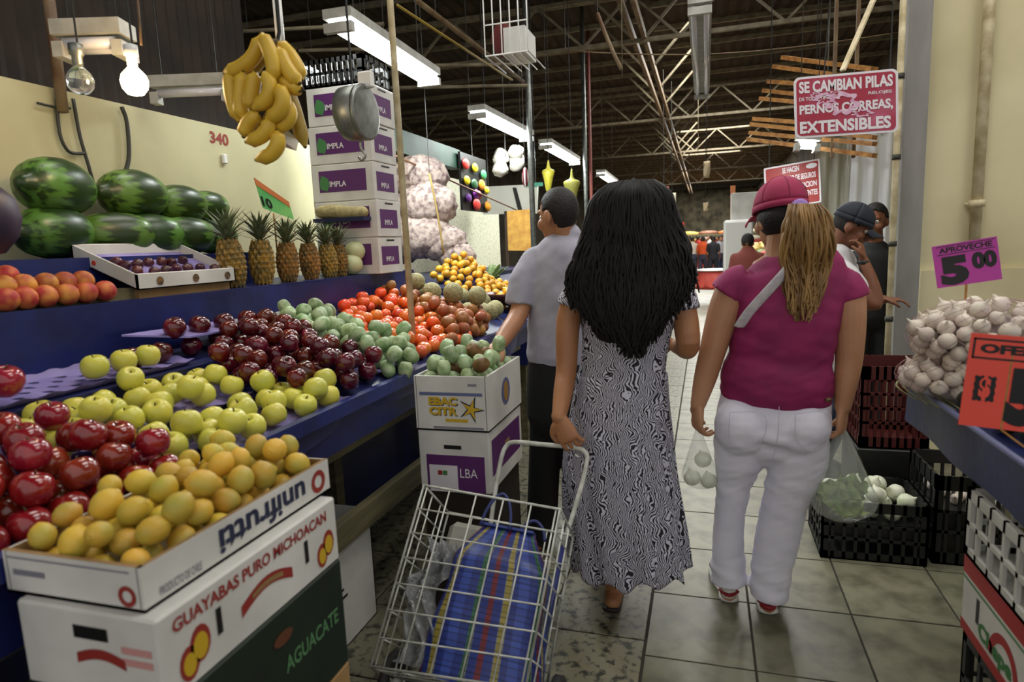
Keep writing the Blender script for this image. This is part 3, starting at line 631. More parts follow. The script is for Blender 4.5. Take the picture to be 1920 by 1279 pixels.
b = MB(); wall4(b, x0+.01, x1-.01, ya+.01, yb_-.01, hh-.01, -hh+.02); b.build('lilac_tray', M['traypurple'], fc)
b = MB(); b.bb(-2.135, x1-.02, ya+.02, yb_-.02, SHZ-.004, tz(x1)-hh); b.build('packing_block', M['kraft'], fc)
for f in (.2, .55, .9): q = V((x1+.001, ya+(yb_-ya)*f, tz(x1)-.028)); b = MB(); b.tube([q, q+V((.002, 0, 0))], .016, 14); b.build('round_emblem', mat('dark_emblem_print', '2d2a26', .6, col2='7a5a30', scale=60, lo=.4, hi=.6), fc)
p = V((x0+.1, ya-.001, tz(x0+.1)-.03)); b = MB(); b.tube([p, p+V((0, -.002, 0))], .009, 12); b.build('round_emblem', mat('orange_red_print', 'c8402c', .6), fc)
for i in range(14):
    u, v = (.12+.82*(i % 7)/6, .14+.3*(i//7)+.12*rnd.random()) if i < 10 else (rnd.uniform(.1, .9), rnd.uniform(.45, .7))
    x = x1-.02-v*(x1-x0-.04); y = ya+.03+u*(yb_-ya-.06)
    place(P_['fig'], (x, y, tz(x)-.022), (1.2, rnd.random(), rnd.random()*6), 'dark fig lying loose in the tilted lilac-lined carton', 'fig', 'figs in the tilted carton')
# pineapples
b = MB(); N, R_ = 12, 9
def pr_r(t): return .052*(math.sin(math.pi*(.12+.76*t))**.5)
b.lathe([(.004, 0)]+[(pr_r(i/10)*.95, .004+.19*i/10) for i in range(11)]+[(.004, .197)], 16)
for i in range(R_):
    for k in range(N):
        g = 2*math.pi*(k+.5*(i % 2))/N; t = (i+.5)/R_; r = pr_r(t); z = .004+.19*t; du = math.pi/N; dz = .19/R_*.95
        P = lambda gg, zz, rr: V((rr*math.cos(gg), rr*math.sin(gg), zz))
        b.add([P(g-du, z, r*.97), P(g, z-dz, r*.95), P(g+du, z, r*.97), P(g, z+dz, r*.95), P(g, z, r*1.14)], [(0, 1, 4), (1, 2, 4), (2, 3, 4), (3, 0, 4)])
pbm = b.mesh('pineapple_body'); pbm.materials.append(mat('pineapple_rind', 'a07a30', .6, col2='6a5a2c', scale=40, detail=2, lo=.4, hi=.62, vary=.2, bump=.3, bscale=80))
b = MB()
for i in range(46):
    ph = i*2.4; t = i/46; el = .35+1.15*t; ln = .10+.06*math.sin(math.pi*min(1, t*1.1)); o_ = V((0, 0, .19+.03*t)); d = V((math.cos(ph)*math.cos(el), math.sin(ph)*math.cos(el), math.sin(el))); s_ = V((-math.sin(ph), math.cos(ph), 0))
    e = d+V((math.cos(ph), math.sin(ph), 0))*.25; m_ = o_+d*ln*.5; tp = o_+e.normalized()*ln
    b.add([o_-s_*.007, o_+s_*.007, m_+s_*.008, m_-s_*.008, tp, m_+d.cross(s_)*-.002], [(0, 1, 2, 3), (3, 2, 4)])
pcm = b.mesh('pineapple_crown'); pcm.materials.append(mat('pineapple_leaf', '76805c', .55, col2='48583a', scale=14, vary=.15))
pl = ['leftmost pineapple with the palest widest leaves, beside the fig carton', 'second pineapple from the left in the row on the shelf', 'third pineapple in the row, under the tilted price card', 'fourth pineapple in the row on the shelf', 'fifth pineapple in the row, its leaves against the cartons', 'last pineapple in the row beside the pale honeydews']
for i, (x, y, sc) in enumerate(((440, 524, 1.08), (493, 520, 1.05), (541, 518, .98), (584, 514, .96), (619, 511, .93), (638, 507, .9))):
    p = xp(x, y, -1.985-.01*(i % 2)); o = thing('pineapple', pl[i], 'pineapple', (p.x, p.y, SHZ-.004), rnd.random()*6, 'pineapples on the shelf'); o.rotation_euler = (rnd.uniform(-.06, .06), rnd.uniform(-.06, .06), rnd.random()*6); o.scale = (sc,)*3
    for nm, me in (('body', pbm), ('crown', pcm)): c = D.objects.new(nm, me); COL.objects.link(c); c.parent = o
# honeydews
for x, y, dz in ((660, 495, 0), (695, 493, 0), (712, 492, 0), (664, 462, 1)):
    p = xp(x, y, -1.97-.03*(x == 712)); place(P_['honey'], (p.x, p.y, SHZ+.058+dz*.075), (rnd.random(), 0, 0), 'pale honeydew melon beside the last pineapple', 'melon', 'honeydews on the shelf', .95)
# price card above the pineapples
cd_ = thing('price_card', 'tilted green price card with an orange top stuck above the pineapples', 'price card', xp(512, 420, -2.06))
q = [xp(x, y, -2.06) for x, y in ((475, 333), (492, 390), (551, 412), (541, 379))]
decal(q, mat('fluorescent_green_card', '55b060', .6, col2='7fc46a', scale=10), cd_, 'card', (1, 0, 0), .002)
q2 = [xp(x, y, -2.06) for x, y in ((475, 333), (479, 347), (543, 389), (541, 379))]; decal(q2, mat('orange_card_band', 'c4703a', .6), cd_, 'heading_band', (1, 0, 0), .004)
text('10', M['black'], cd_, xp(492, 386, -2.06), q[2]-q[1], q[0]-q[1], w_=.08, h=.05, off=.005, bold=.04)
b = MB(); p = xp(513, 400, -2.063); b.tube([p, V((p.x, p.y, SHZ+.02))], .004, 6); b.build('stick', M['woodlath'], cd_)
# carton stack
def carton(label, x0, x1, y0, y1, z0, z1, m, name='fruit_carton', group=None, open_=False, liner=None, t=.006, cat='carton'):
    o = thing(name, label, cat, ((x0+x1)/2, (y0+y1)/2, z0), group=group); b = MB()
    if open_:
        b.bb(x0, x1, y0, y0+t, z0, z1); b.bb(x0, x1, y1-t, y1, z0, z1); b.bb(x0, x0+t, y0+t, y1-t, z0, z1); b.bb(x1-t, x1, y0+t, y1-t, z0, z1); b.bb(x0, x1, y0, y1, z0, z0+t)
    else: b.rbox(((x0+x1)/2, (y0+y1)/2, (z0+z1)/2), (x1-x0, y1-y0, z1-z0), .004)
    b.build('body', m, o)
    if open_ and liner:
        b = MB(); e = t+.0005
        b.bb(x0+.001, x1-.001, y0+e, y0+e+.002, z0+e, z1+.001); b.bb(x0+e, x0+e+.002, y0, y1, z0+e, z1+.001); b.bb(x0+.001, x1-.001, y1-e-.002, y1-e, z0+e, z1+.001); b.bb(x1-e-.002, x1-e, y0, y1, z0+e, z1+.001)
        b.bb(x0+.001, x1-.001, y0+.001, y0+e, z1, z1+.001); b.bb(x1-e, x1-.001, y0+.001, y1, z1, z1+.001); b.build('liner', liner, o)
    return o
def rectf(o, face, u0, u1, v0, v1, m, name, off=.001):             # printed rectangle on the front ('f') or right ('r') face; face = (origin, U, V)
    O, U, W = (V(k) for k in face); N = U.cross(W); return decal([O+U*a+W*c for a, c in ((u0, v0), (u1, v0), (u1, v1), (u0, v1))], m, o, name, N, off)
sx0, sx1 = yp(574, 200, 3.4).x, yp(693, 200, 3.4).x; sh_ = .216; sy = 3.4
M['whiteprint'] = mat('white_print', 'd8d4d8', .5)
labs = ['lowest white carton with purple panels, behind the honeydews', 'second carton from the bottom of the purple-printed stack', 'middle carton of the purple-printed stack', 'fourth carton up in the purple-printed stack', 'top carton of the purple-printed stack under the black crate']
for i in range(5):
    z0 = SHZ-.004+i*sh_; dx = rnd.uniform(-.006, .006)
    o = carton(labs[i], sx0+dx, sx1+dx, sy, sy+.3, z0, z0+sh_-.002, M['carton'], group='purple-printed cartons in a stack'); w_ = sx1-sx0
    fr = ((sx0+dx, sy, z0), (1, 0, 0), (0, 0, 1)); rt = ((sx1+dx, sy, z0), (0, 1, 0), (0, 0, 1))
    rectf(o, fr, .05, w_-.05, .055, .178, M['purple'], 'printed_panel')
    O = V(fr[0]); b = MB(); c = O+V((.085, -.002, .105))
    b.slab([c+V((.032*math.cos(k*math.pi/6), 0, .045*math.sin(k*math.pi/6)*(1+.2*math.sin(k*2)))) for k in range(12)], (0, -.0005, 0)); b.build('leaf_emblem', M['leafgreen'], o)
    text('IMPLA', M['whiteprint'], o, O+V((.12, -.001, .085)), (1, 0, 0), (0, 0, 1), w_=.11, h=.032)
    rectf(o, rt, .03, .25, .05, .16, M['purple'], 'printed_panel'); text('IMPLA', M['whiteprint'], o, V(rt[0])+V((.001, .08, .07)), (0, 1, 0), (0, 0, 1), w_=.1, h=.03)
    rectf(o, rt, .10, .2, .19, .2, M['black'], 'hand_slot')
def crate(label, x0, x1, y0, y1, z0, z1, m, group=None, nx=7, ny=5, nz=2, rz=0, name='plastic_crate', t=.008):
    cx, cy_, dx, dy, dz = (x0+x1)/2, (y0+y1)/2, (x1-x0)/2, (y1-y0)/2, z1-z0
    o = thing(name, label, 'crate', (cx, cy_, z0), rz, group); b = MB()
    b.bb(-dx, dx, -dy, dy, 0, t); b.build('base', m, o, world=False)
    for nm, hx, hy, ax in (('side_wall', dx, dy, 0), ('side_wall', dx, -dy, 0), ('side_wall', dy, dx, 1), ('side_wall', dy, -dx, 1)):
        b = MB(); n = nx if ax == 0 else ny; s = 1 if hy > 0 else -1
        def add(u0, u1, w0, w1, th=t):
            a, c = (hy, hy-s*th) if s > 0 else (hy+th, hy)
            lo, hi = min(a, c), max(a, c)
            if ax == 0: b.bb(u0, u1, lo, hi, w0, w1)
            else: b.bb(lo, hi, u0, u1, w0, w1)
        add(-hx, hx, 0, dz*.14); add(-hx, hx, dz*.84, dz, t*1.5)
        for k in range(1, nz): zz = dz*(.14+.7*k/nz); add(-hx, hx, zz-.007, zz+.007)
        for k in range(n+1): u = -hx+2*hx*k/n; add(max(-hx, u-.007), min(hx, u+.007), 0, dz)
        add(-hx, -hx+.03, 0, dz, t*1.3); add(hx-.03, hx, 0, dz, t*1.3)
        b.build(nm, m, o, world=False)
    return o
crate('black plastic crate turned on the carton stack below the roof', sx0-.03, sx1-.02, sy, sy+.32, SHZ-.004+5*sh_, SHZ+5*sh_+.15, M['blackplastic'], nx=12, nz=2)
b = MB(); p0, p1 = yp(603, 398, 3.36), yp(680, 398, 3.36)
rl = thing('loofah_roll', 'straw-coloured loofah roll lying on a narrow ledge before the cartons', 'loofah', (p0+p1)/2)
b.limb([p0, p0*.7+p1*.3+V((0, 0, .006)), p0*.3+p1*.7-V((0, 0, .004)), p1], [.036, .04, .037, .034], (0, 0, 1), 14, 3); b.build('roll', mat('straw_fibre', 'aca070', .8, col2='8d8258', scale=30, bump=.5, bscale=60), rl, True)
b = MB(); b.bb(p0.x-.03, p1.x+.03, 3.31, 3.4, p0.z-.062, p0.z-.04); b.build('ledge', M['bluedk'], rl)
# hanging dial scale and the black pan
dc = yp(672, 212, 2.6); ds_ = thing('dial_scale', 'round grey hanging dial scale in front of the cartons', 'scale', dc)
MR = Matrix.Rotation(R90, 4, 'Y')
b = MB(); b.lathe([(.02, -.075), (.09, -.075), (.112, -.06), (.118, -.02), (.118, .02), (.112, .03)], 28, dc, MR); b.build('drum', M['galv'], ds_, True)
b = MB(); b.lathe([(.005, .026), (.104, .028), (.104, .031), (.005, .032)], 28, dc, MR); b.build('dial_face', mat('dial_paper', '8f8f86', .4, col2='777770', scale=9), ds_)
b = MB(); b.lathe([(.104, .026), (.118, .024), (.118, .04), (.106, .042)], 28, dc, MR); b.build('rim', M['galv'], ds_, True)
b = MB(); b.bar(dc+V((.036, 0, -.02)), dc+V((.036, .02, .08)), .004, .006); b.build('needle', M['black'], ds_)
b = MB(); b.tube([dc+V((-.02, 0, .115)), dc+V((-.02, 0, .17)), V((dc.x-.02, dc.y, RZ-.02))], .005, 6); b.build('hanger', M['cable'], ds_)
b = MB(); b.tube([dc+V((0, 0, -.115)), dc+V((0, 0, -.15)), dc+V((.02, 0, -.18)), dc+V((0, 0, -.2)), dc+V((-.015, 0, -.185))], .006, 8, 3); b.build('hook', M['galv'], ds_, True)
b = MB(); b.rbox(yp(686, 150, 2.62), (.07, .03, .07), .006); tag(b.build('white_clip', M['white']), 'small white clip box beside the black crate', 'clip')
pc = xp(716, 428, -2.03); pn = thing('weighing_pan', 'shallow black weighing pan on a stand behind the white pole', 'scale', (pc.x, pc.y, SHZ))
b = MB(); b.lathe([(.01, -.035), (.06, -.03), (.11, -.005), (.12, .006), (.108, 0), (.055, -.024), (.01, -.028)], 24, pc); b.build('pan', mat('black_enamel', '0d1214', .25), pn, True)
b = MB(); b.tube([pc-V((0, 0, .03)), V((pc.x, pc.y, SHZ+.06))], .018, 10); b.rbox((pc.x, pc.y, SHZ+.03), (.16, .2, .065), .01); b.build('stand', mat('dark_scale_body', '1c2024', .4), pn)
# ------------------------------------------------------------------ bananas
bn = thing('banana_bunch', 'large bunch of yellow bananas hanging on a rod by the lamps', 'bananas', yp(510, 60, 1.6))
MBn = [mat('banana_skin', 'dcb53a', .45, col2='c29a2a', scale=9, detail=4, lo=.45, hi=.8), mat('banana_tip', '4b3a16', .7)]
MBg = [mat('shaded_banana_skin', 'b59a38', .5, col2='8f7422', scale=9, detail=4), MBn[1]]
arcs = [((489, 70), (476, 105), (452, 126), (421, 136), 0), ((492, 66), (504, 92), (513, 122), (513, 152), -.03), ((523, 82), (544, 104), (558, 128), (566, 150), .02), ((522, 92), (534, 120), (548, 142), (562, 156), -.01), ((521, 140), (538, 156), (552, 164), (566, 166), 0),
        ((431, 138), (433, 168), (440, 200), (450, 228), 0), ((455, 138), (452, 168), (451, 200), (458, 224), -.01), ((478, 138), (474, 164), (470, 188), (472, 206), -.025), ((496, 138), (507, 160), (500, 186), (474, 204), -.04), ((522, 162), (531, 186), (523, 210), (499, 224), -.04),
        ((536, 190), (543, 212), (534, 232), (508, 240), -.01), ((484, 214), (470, 226), (461, 242), (457, 256), -.03), ((503, 224), (502, 242), (486, 258), (462, 266), -.04), ((519, 248), (521, 270), (508, 290), (481, 300), -.03), ((540, 170), (550, 200), (560, 235), (572, 275), .06), ((445, 150), (446, 185), (452, 214), (462, 236), .04),
        ((500, 100), (480, 120), (462, 150), (455, 178), .06), ((515, 190), (512, 215), (500, 235), (484, 244), .02)]
for k, (a, b1, c, d, dy) in enumerate(arcs):
    P = [yp(*q, 1.6+dy) for q in (a, b1, c, d)]; Q = catmull(P, 4); b = MB(); n = len(Q)
    R = [.008]+[.0215*min(1, .55+1.6*math.sin(math.pi*(i+.8)/(n+.6)))*(.9+.1*math.sin(math.pi*i/n)) for i in range(1, n-2)]+[.013, .006]
    b.limb(Q, [(r, r) for r in R], (0, 1, 0), 8, 1); m_ = len(b.f)
    b.mi = [1 if i > m_-3*8-6 or i < 12 else 0 for i in range(m_)]
    b.build('banana', MBg if k >= 14 else MBn, bn, True)
b = MB(); b.tube([yp(527, 88, 1.63), yp(508, 78, 1.61), yp(512, 110, 1.63), yp(516, 160, 1.63), yp(514, 215, 1.62), yp(518, 248, 1.6)], .013, 8, 2); b.build('stalk', MBn[1], bn, True)
b = MB(); p = yp(524, 60, 1.63); b.tube([yp(518, 90, 1.62), p, V((p.x, p.y, RZ-.02))], .006, 6); b.build('hanging_cord', M['cable'], bn)
b = MB(); cc = yp(540, 262, 1.68)
b.add([yp(x, y, 1.68+.015*((i*7) % 3-1)) for i, (x, y) in enumerate(((505, 245), (535, 240), (560, 262), (556, 283), (530, 275), (512, 284)))], [(0, 1, 2), (0, 2, 3), (0, 3, 4), (0, 4, 5)])
b.build('torn_plastic', mat('cloudy_plastic', 'b5b2a0', .3, trans=.4), bn)
# ------------------------------------------------------------------ cartons standing before the stall
M['redcarton'] = mat('dark_red_carton_print', '8d2a22', .6)
M['blueink'] = mat('navy_print', '1c2340', .6)
M['greyink'] = mat('faded_grey_print', '7c7c86', .7)
M['yellowink'] = mat('yellow_fruit_print', 'c2a01f', .6)
M['greencarton'] = mat('dark_green_carton', '0e2412', .6, col2='0a1a0d', scale=6)
gx0, gx1, gy0, gy1, gz = -1.128, -.835, .716, 1.235, .98
gb = carton('open white carton of guavas with upside-down navy lettering, nearest the camera', gx0, gx1, gy0, gy1, .905, gz, M['carton'], open_=True, liner=M['kraft'])
fr, rt = ((gx0, gy0, .905), (1, 0, 0), (0, 0, 1)), ((gx1, gy0, .905), (0, 1, 0), (0, 0, 1))
O = V(rt[0]); text('unifrutti', M['blueink'], gb, O+V((0, .165, .012)), (0, 1, 0), (0, 0, 1), w_=.26, h=.05, flip=True, bold=.03)
def ring(o, c, U, W, r, m, name='ring_emblem'):
    c, U, W = V(c), V(U), V(W); N = U.cross(W)*.0012; n = 16; b = MB()
    P = [c+N+(U*math.cos(k*2*math.pi/n)+W*math.sin(k*2*math.pi/n))*q for q in (r, r*.55) for k in range(n)]
    b.add(P, [(k, (k+1) % n, n+(k+1) % n, n+k) for k in range(n)]); b.build(name, m, o)
ring(gb, O+V((0, .475, .037)), (0, 1, 0), (0, 0, 1), .026, M['redcarton'])
ring(gb, V((gx1-.032, gy0, .93)), (1, 0, 0), (0, 0, 1), .018, M['redcarton'])
text('PRODUCTO DE CHILE', M['greyink'], gb, O+V((0, .03, .012)), (0, 1, 0), (0, 0, 1), w_=.09, h=.016)
rectf(gb, fr, .01, .27, .064, .067, M['greyink'], 'printed_line'); rectf(gb, fr, .02, .09, .035, .045, M['greyink'], 'faded_print')
gb2x = -.802
g2 = carton('white guava carton with red lettering and guava pictures, second in the near stack', -1.09, gb2x, .70, 1.20, .757, .905, M['carton'])
O = V((gb2x, .70, .757)); text('GUAYABAS PURO MICHOACAN', M['redcarton'], g2, O+V((0, .03, .108)), (0, 1, 0), (0, 0, 1), w_=.43, h=.024, bold=.03)
for y, s in ((.055, 1), (.435, .9)):
    for dy, dz, r, m in ((0, .03, .026, M['redcarton']), (.026, .05, .028, M['redcarton']), (0, .028, .017, M['yellowink']), (.026, .046, .02, M['yellowink'])):
        c = O+V((.0012 if m is M['yellowink'] else .0008, y+dy, .012+dz*s)); b = MB(); b.slab([c+V((0, r*s*.8*math.cos(k*math.pi/7), r*s*1.15*math.sin(k*math.pi/7))) for k in range(14)], (.0004, 0, 0)); b.build('guava_picture', m, g2)
for y in (.12, .375): rectf(g2, (O, (0, 1, 0), (0, 0, 1)), y, y+.012, .05, .098, M['black'], 'hand_slot', .0015)
b = MB(); b.grid(lambda u, v: O+V((.0012, .18+.15*u, .045+.022*math.sin(math.pi*u)+.022*v)), 10, 1); b.build('ribbon_emblem', M['redcarton'], g2)
b = MB(); b.grid(lambda u, v: O+V((.0018, .21+.09*u, .053+.018*math.sin(math.pi*(.2+.6*u))+.010*v)), 10, 1); b.build('ribbon_inset', M['kraft'], g2)
O = V((-1.09, .70, .757)); rectf(g2, (O, (1, 0, 0), (0, 0, 1)), .12, .19, .10, .122, M['black'], 'hand_slot', .0015)
b = MB(); b.grid(lambda u, v: O+V((.12+.1*u, -.0012, .055+.012*math.sin(math.pi*u)+.018*v)), 10, 1); b.build('ribbon_emblem', M['redcarton'], g2)
for k, (u, v) in enumerate(((.2, .085), (.2, .065))): rectf(g2, (O, (1, 0, 0), (0, 0, 1)), u+.015, u+.075, v, v+.012, mat('pale_red_print', 'c08a86', .7), 'faded_print')
g3 = carton('dark green carton at the bottom of the visible near stack', -1.10, -.80, .69, 1.20, .50, .757, M['greencarton'])
text('AGUACATE', mat('green_lettering', '4d7a4f', .7), g3, (-.80, .98, .62), (0, 1, 0), (0, 0, 1), w_=.19, h=.035)
b = MB(); b.slab([V((-.7985, .98+.03*math.cos(k*.6), .70+.014*math.sin(k*.6))) for k in range(10)], (.0005, 0, 0)); b.build('brown_emblem', mat('brown_print', '5a3018', .7), g3)
g4 = carton('plain kraft carton hidden under the dark green carton', -1.12, -.80, .68, 1.20, 0, .50, M['kraft'])
PLACED.clear()
pts = pile([(gx0+.034, gy0+.034), (gx1-.034, gy0+.034), (gx1-.034, gy1-.034), (gx0+.034, gy1-.034)], lambda x, y: .912+.02*max(0, math.cos((x+.95)*9))*max(0, math.cos((y-1.0)*5)), .0255, 84, 1, 50, zlim=.11)
scatter(pts, P_['guava'], 'yellow guava heaped in the open near carton', 'guava', 'guavas in the near carton', 1.5, .2)
# torn white carton under the table
wc = thing('torn_carton', 'torn white carton on the floor under the table behind the guava stack', 'carton', (-1.42, 1.95, 0))
b = MB(); x0, x1, y0, y1 = -1.62, -1.27, 1.80, 2.13
b.add([(x1, y0, 0), (x1, y1, 0), (x1, y1, .47), (x1, y0+.12, .43), (x1, y0, .33), (x1-.006, y0, 0), (x1-.006, y1, 0), (x1-.006, y1, .47), (x1-.006, y0+.12, .43), (x1-.006, y0, .33)],
      [(0, 1, 2, 3, 4), (9, 8, 7, 6, 5), (0, 5, 6, 1), (1, 6, 7, 2), (2, 7, 8, 3), (3, 8, 9, 4), (4, 9, 5, 0)])
b.bb(x0, x1, y0, y0+.006, 0, .33); b.bb(x0, x1, y1-.006, y1, 0, .45); b.bb(x0, x0+.006, y0, y1, 0, .4); b.bb(x0, x1, y0, y1, 0, .006); b.build('body', M['carton'], wc)
for k in range(3): rectf(wc, ((x1, y0, 0), (0, 1, 0), (0, 0, 1)), .04, .04+.05+.02*k, .25-.03*k, .26-.03*k, M['black'], 'printed_line')
b = MB(); b.bb(x0+.01, x1-.01, y0+.01, y1-.01, .006, .30); b.build('dark_contents', mat('dark_purple_paper', '221c38', .7), wc)
# star carton and purple carton before the man
stx0, stx1, sty0, sty1 = -1.05, -.76, 2.15, 2.587
sc_ = carton('open white carton printed with a yellow star, holding prickly pears', stx0, stx1, sty0, sty1, .772, .98, M['carton'], open_=True, liner=M['carton'])
O = V((stx0, sty0, .772)); U, W = (1, 0, 0), (0, 0, 1)
rectf(sc_, (O, U, W), .02, .27, .135, .148, M['greyink'], 'printed_band')
M['navyband'] = mat('blue_band_print', '5b6590', .6); rectf(sc_, (O, U, W), .02, .27, .137, .146, M['navyband'], 'printed_band', .0014)
text('EBAC', M['yellowink'], sc_, O+V((.055, 0, .098)), U, W, w_=.115, h=.032, bold=.05); text('CITR', M['yellowink'], sc_, O+V((.055, 0, .06)), U, W, w_=.115, h=.032, bold=.05)
text('EBAC', M['blueink'], sc_, O+V((.058, 0, .095)), U, W, w_=.115, h=.032, bold=.05, off=.0006); text('CITR', M['blueink'], sc_, O+V((.058, 0, .057)), U, W, w_=.115, h=.032, bold=.05, off=.0006)
c = O+V((.225, 0, .085))
def star(r0, r1, y, rot): b = MB(); b.slab([c+V((math.sin(rot+k*math.pi/5)*(r0 if k % 2 == 0 else r1), y, math.cos(rot+k*math.pi/5)*(r0 if k % 2 == 0 else r1))) for k in range(10)], (0, -.0004, 0)); return b
star(.055, .017, -.0008, .35).build('star_emblem', M['blueink'], sc_); star(.044, .012, -.0014, .28).build('star_emblem', M['yellowink'], sc_)
rectf(sc_, (O, U, W), .12, .21, .035, .047, M['yellowink'], 'printed_oval'); rectf(sc_, (O, U, W), .07, .27, .008, .017, M['greyink'], 'printed_line'); rectf(sc_, (O, U, W), .215, .25, .172, .182, M['greyink'], 'printed_code')
c2 = V((stx1+.001, sty0+.22, .88)); b = MB(); b.slab([c2+V((0, .055*math.cos(k*.5236), .055*math.sin(k*.5236))) for k in range(12)], (.0005, 0, 0)); b.build('round_emblem', M['navyband'], sc_)
b = MB(); b.slab([c2+V((.001, .03*math.cos(k*.5236), .042*math.sin(k*.5236))) for k in range(12)], (.0005, 0, 0)); b.build('fruit_emblem', mat('tan_print', 'a07a3c', .6), sc_)
lt = carton('white carton with a purple panel and hand slot under the star carton', stx0, stx1-.005, sty0+.005, sty1, .53, .772, M['carton'])
O = V((stx0, sty0+.005, .53)); rectf(lt, (O, U, W), .03, .265, .0, .145, M['purple'], 'printed_panel'); rectf(lt, (O, U, W), .04, .155, .0, .105, M['whiteprint'], 'white_label', .002)
for u, m in ((.075, M['redcarton']), (.095, M['leafgreen'])): rectf(lt, (O, U, W), u, u+.018, .066, .084, m, 'fruit_picture', .003)
text('LBA', M['whiteprint'], lt, O+V((.165, 0, .06)), U, W, w_=.07, h=.035, bold=0); rectf(lt, (O, U, W), .105, .175, .17, .185, M['black'], 'hand_slot', .0015)
O = V((stx1-.005, sty0+.005, .53)); rectf(lt, (O, (0, 1, 0), (0, 0, 1)), .03, .40, .06, .2, M['purple'], 'printed_panel'); rectf(lt, (O, (0, 1, 0), (0, 0, 1)), .19, .25, .11, .15, M['kraft'], 'round_emblem', .002)
carton('dark wooden box supporting the purple-panelled carton', stx0+.01, stx1-.02, sty0+.02, sty1-.01, 0, .53, mat('dark_stained_wood', '2a2216', .8, col2='1b150d', scale=6), name='wooden_box', cat='box')
PLACED.clear()
pts = pile([(stx0+.04, sty0+.04), (stx1-.04, sty0+.04), (stx1-.04, sty1-.04), (stx0+.04, sty1-.04)], lambda x, y: .925, .031, 46, 1, 40, zlim=.13)
b = MB(); b.bb(stx0+.01, stx1-.01, sty0+.01, sty1-.01, .785, .924); b.build('packing', M['kraft'], sc_)
for i, p in enumerate(pts): place(P_['prickbrown'] if i % 7 == 3 else P_['prick'], p, (rnd.uniform(-1, 1), rnd.uniform(-1, 1), rnd.random()*6), 'russet prickly pear among the green ones in the star carton' if i % 7 == 3 else 'green prickly pear in the open star carton', 'prickly pear', 'russet prickly pears in the carton' if i % 7 == 3 else 'prickly pears in the star carton', 1-rnd.random()*.12)
# ------------------------------------------------------------------ shopping trolley
M['wire'] = mat('white_coated_wire', 'c9ccc4', .4, col2='a5a79c', scale=25)
TL, TR, BL, BR = yp(795, 910, 1.8), yp(1050, 955, 1.8), yp(695, 1250, 1.45), yp(985, 1292, 1.45)
tU = ((TL+TR)/2-(BL+BR)/2).normalized(); nD = V((0, tU.z, -tU.y)).normalized(); DP = .25
tr = thing('shopping_trolley', 'white wire shopping trolley tilted on its wheels with a plaid bag', 'trolley', ((BL.x+BR.x)/2, BL.y+nD.y*DP, 0))
def panel(name, A, B, C, E, nu, nv, r=.0026):                      # A B top edge, C E bottom edge
    b = MB()
    for i in range(nu+1): f = i/nu; b.tube([A+(B-A)*f, C+(E-C)*f], r*(1.5 if i in (0, nu) else 1), 6)
    for j in range(nv+1): f = j/nv; b.tube([A+(C-A)*f, B+(E-B)*f], r*(1.5 if j in (0, nv) else 1), 6)
    return b.build(name, M['wire'], tr, True)
off = nD*DP
panel('front_panel', TL, TR, BL, BR, 5, 7); panel('rear_panel', TL+off, TR+off, BL+off, BR+off, 5, 5)
panel('side_panel', TL, TL+off, BL, BL+off, 3, 7); panel('side_panel', TR, TR+off, BR, BR+off, 3, 7); panel('base_panel', BL, BR, BL+off, BR+off, 5, 3)
for sgn in (0, 1):                                                 # doubled edge wires
    a, c = (TL, BL) if sgn == 0 else (TR, BR); d = V((.012 if sgn == 0 else -.012, .004, 0)); b = MB(); b.tube([a+d, c+d], .0028, 6); b.build('edge_wire', M['wire'], tr, True)
hl = [yp(916, 1020, 2.0), yp(925, 945, 2.06), yp(938, 868, 2.13), yp(948, 838, 2.155), yp(965, 829, 2.16), yp(1010, 833, 2.165), yp(1075, 839, 2.17), yp(1097, 848, 2.165), yp(1100, 868, 2.155), yp(1085, 930, 2.08), yp(1055, 1025, 1.98)]
b = MB(); b.tube(hl, .0085, 10, 3); b.build('handle', M['wire'], tr, True)
M['sleeve'] = mat('blue_sleeve', '26306e', .5)
for a, c in ((hl[-1], BR+off*.95+V((-.02, 0, .06))), (hl[0], BL+off*.95+V((.16, 0, .06)))): b = MB(); b.tube([a, c], .009, 8); b.build('handle_post', M['sleeve'], tr, True)
for e in (BL, BR):
    c = e+off*1.0; s = -1 if e is BL else 1; c = V((c.x+s*.035, c.y, .1)); Mx = Matrix.Rotation(R90, 4, 'Y')
    b = MB(); b.lathe([(.07, -.012), (.1, -.012), (.1, .012), (.07, .012), (.07, -.012)], 24, c, Mx); w_ = b.build('wheel', mat('grey_rubber', '2a2a2a', .7), tr, True)
    b = MB(); b.lathe([(.012, -.018), (.018, -.018), (.018, .018), (.012, .018)], 12, c, Mx)
    for k in range(6): g = k*math.pi/3; b.tube([c, c+V((0, .075*math.cos(g), .075*math.sin(g)))], .003, 5)
    h_ = b.build('hub', M['wire'], w_, True)
b = MB(); b.tube([V((BL.x-.03, (BL+off).y, .1)), V((BR.x+.03, (BR+off).y, .1))], .006, 8)
for e in (BL, BR): b.tube([e+off, V((e.x, (e+off).y, .1))], .005, 6)
b.build('axle', M['wire'], tr, True)
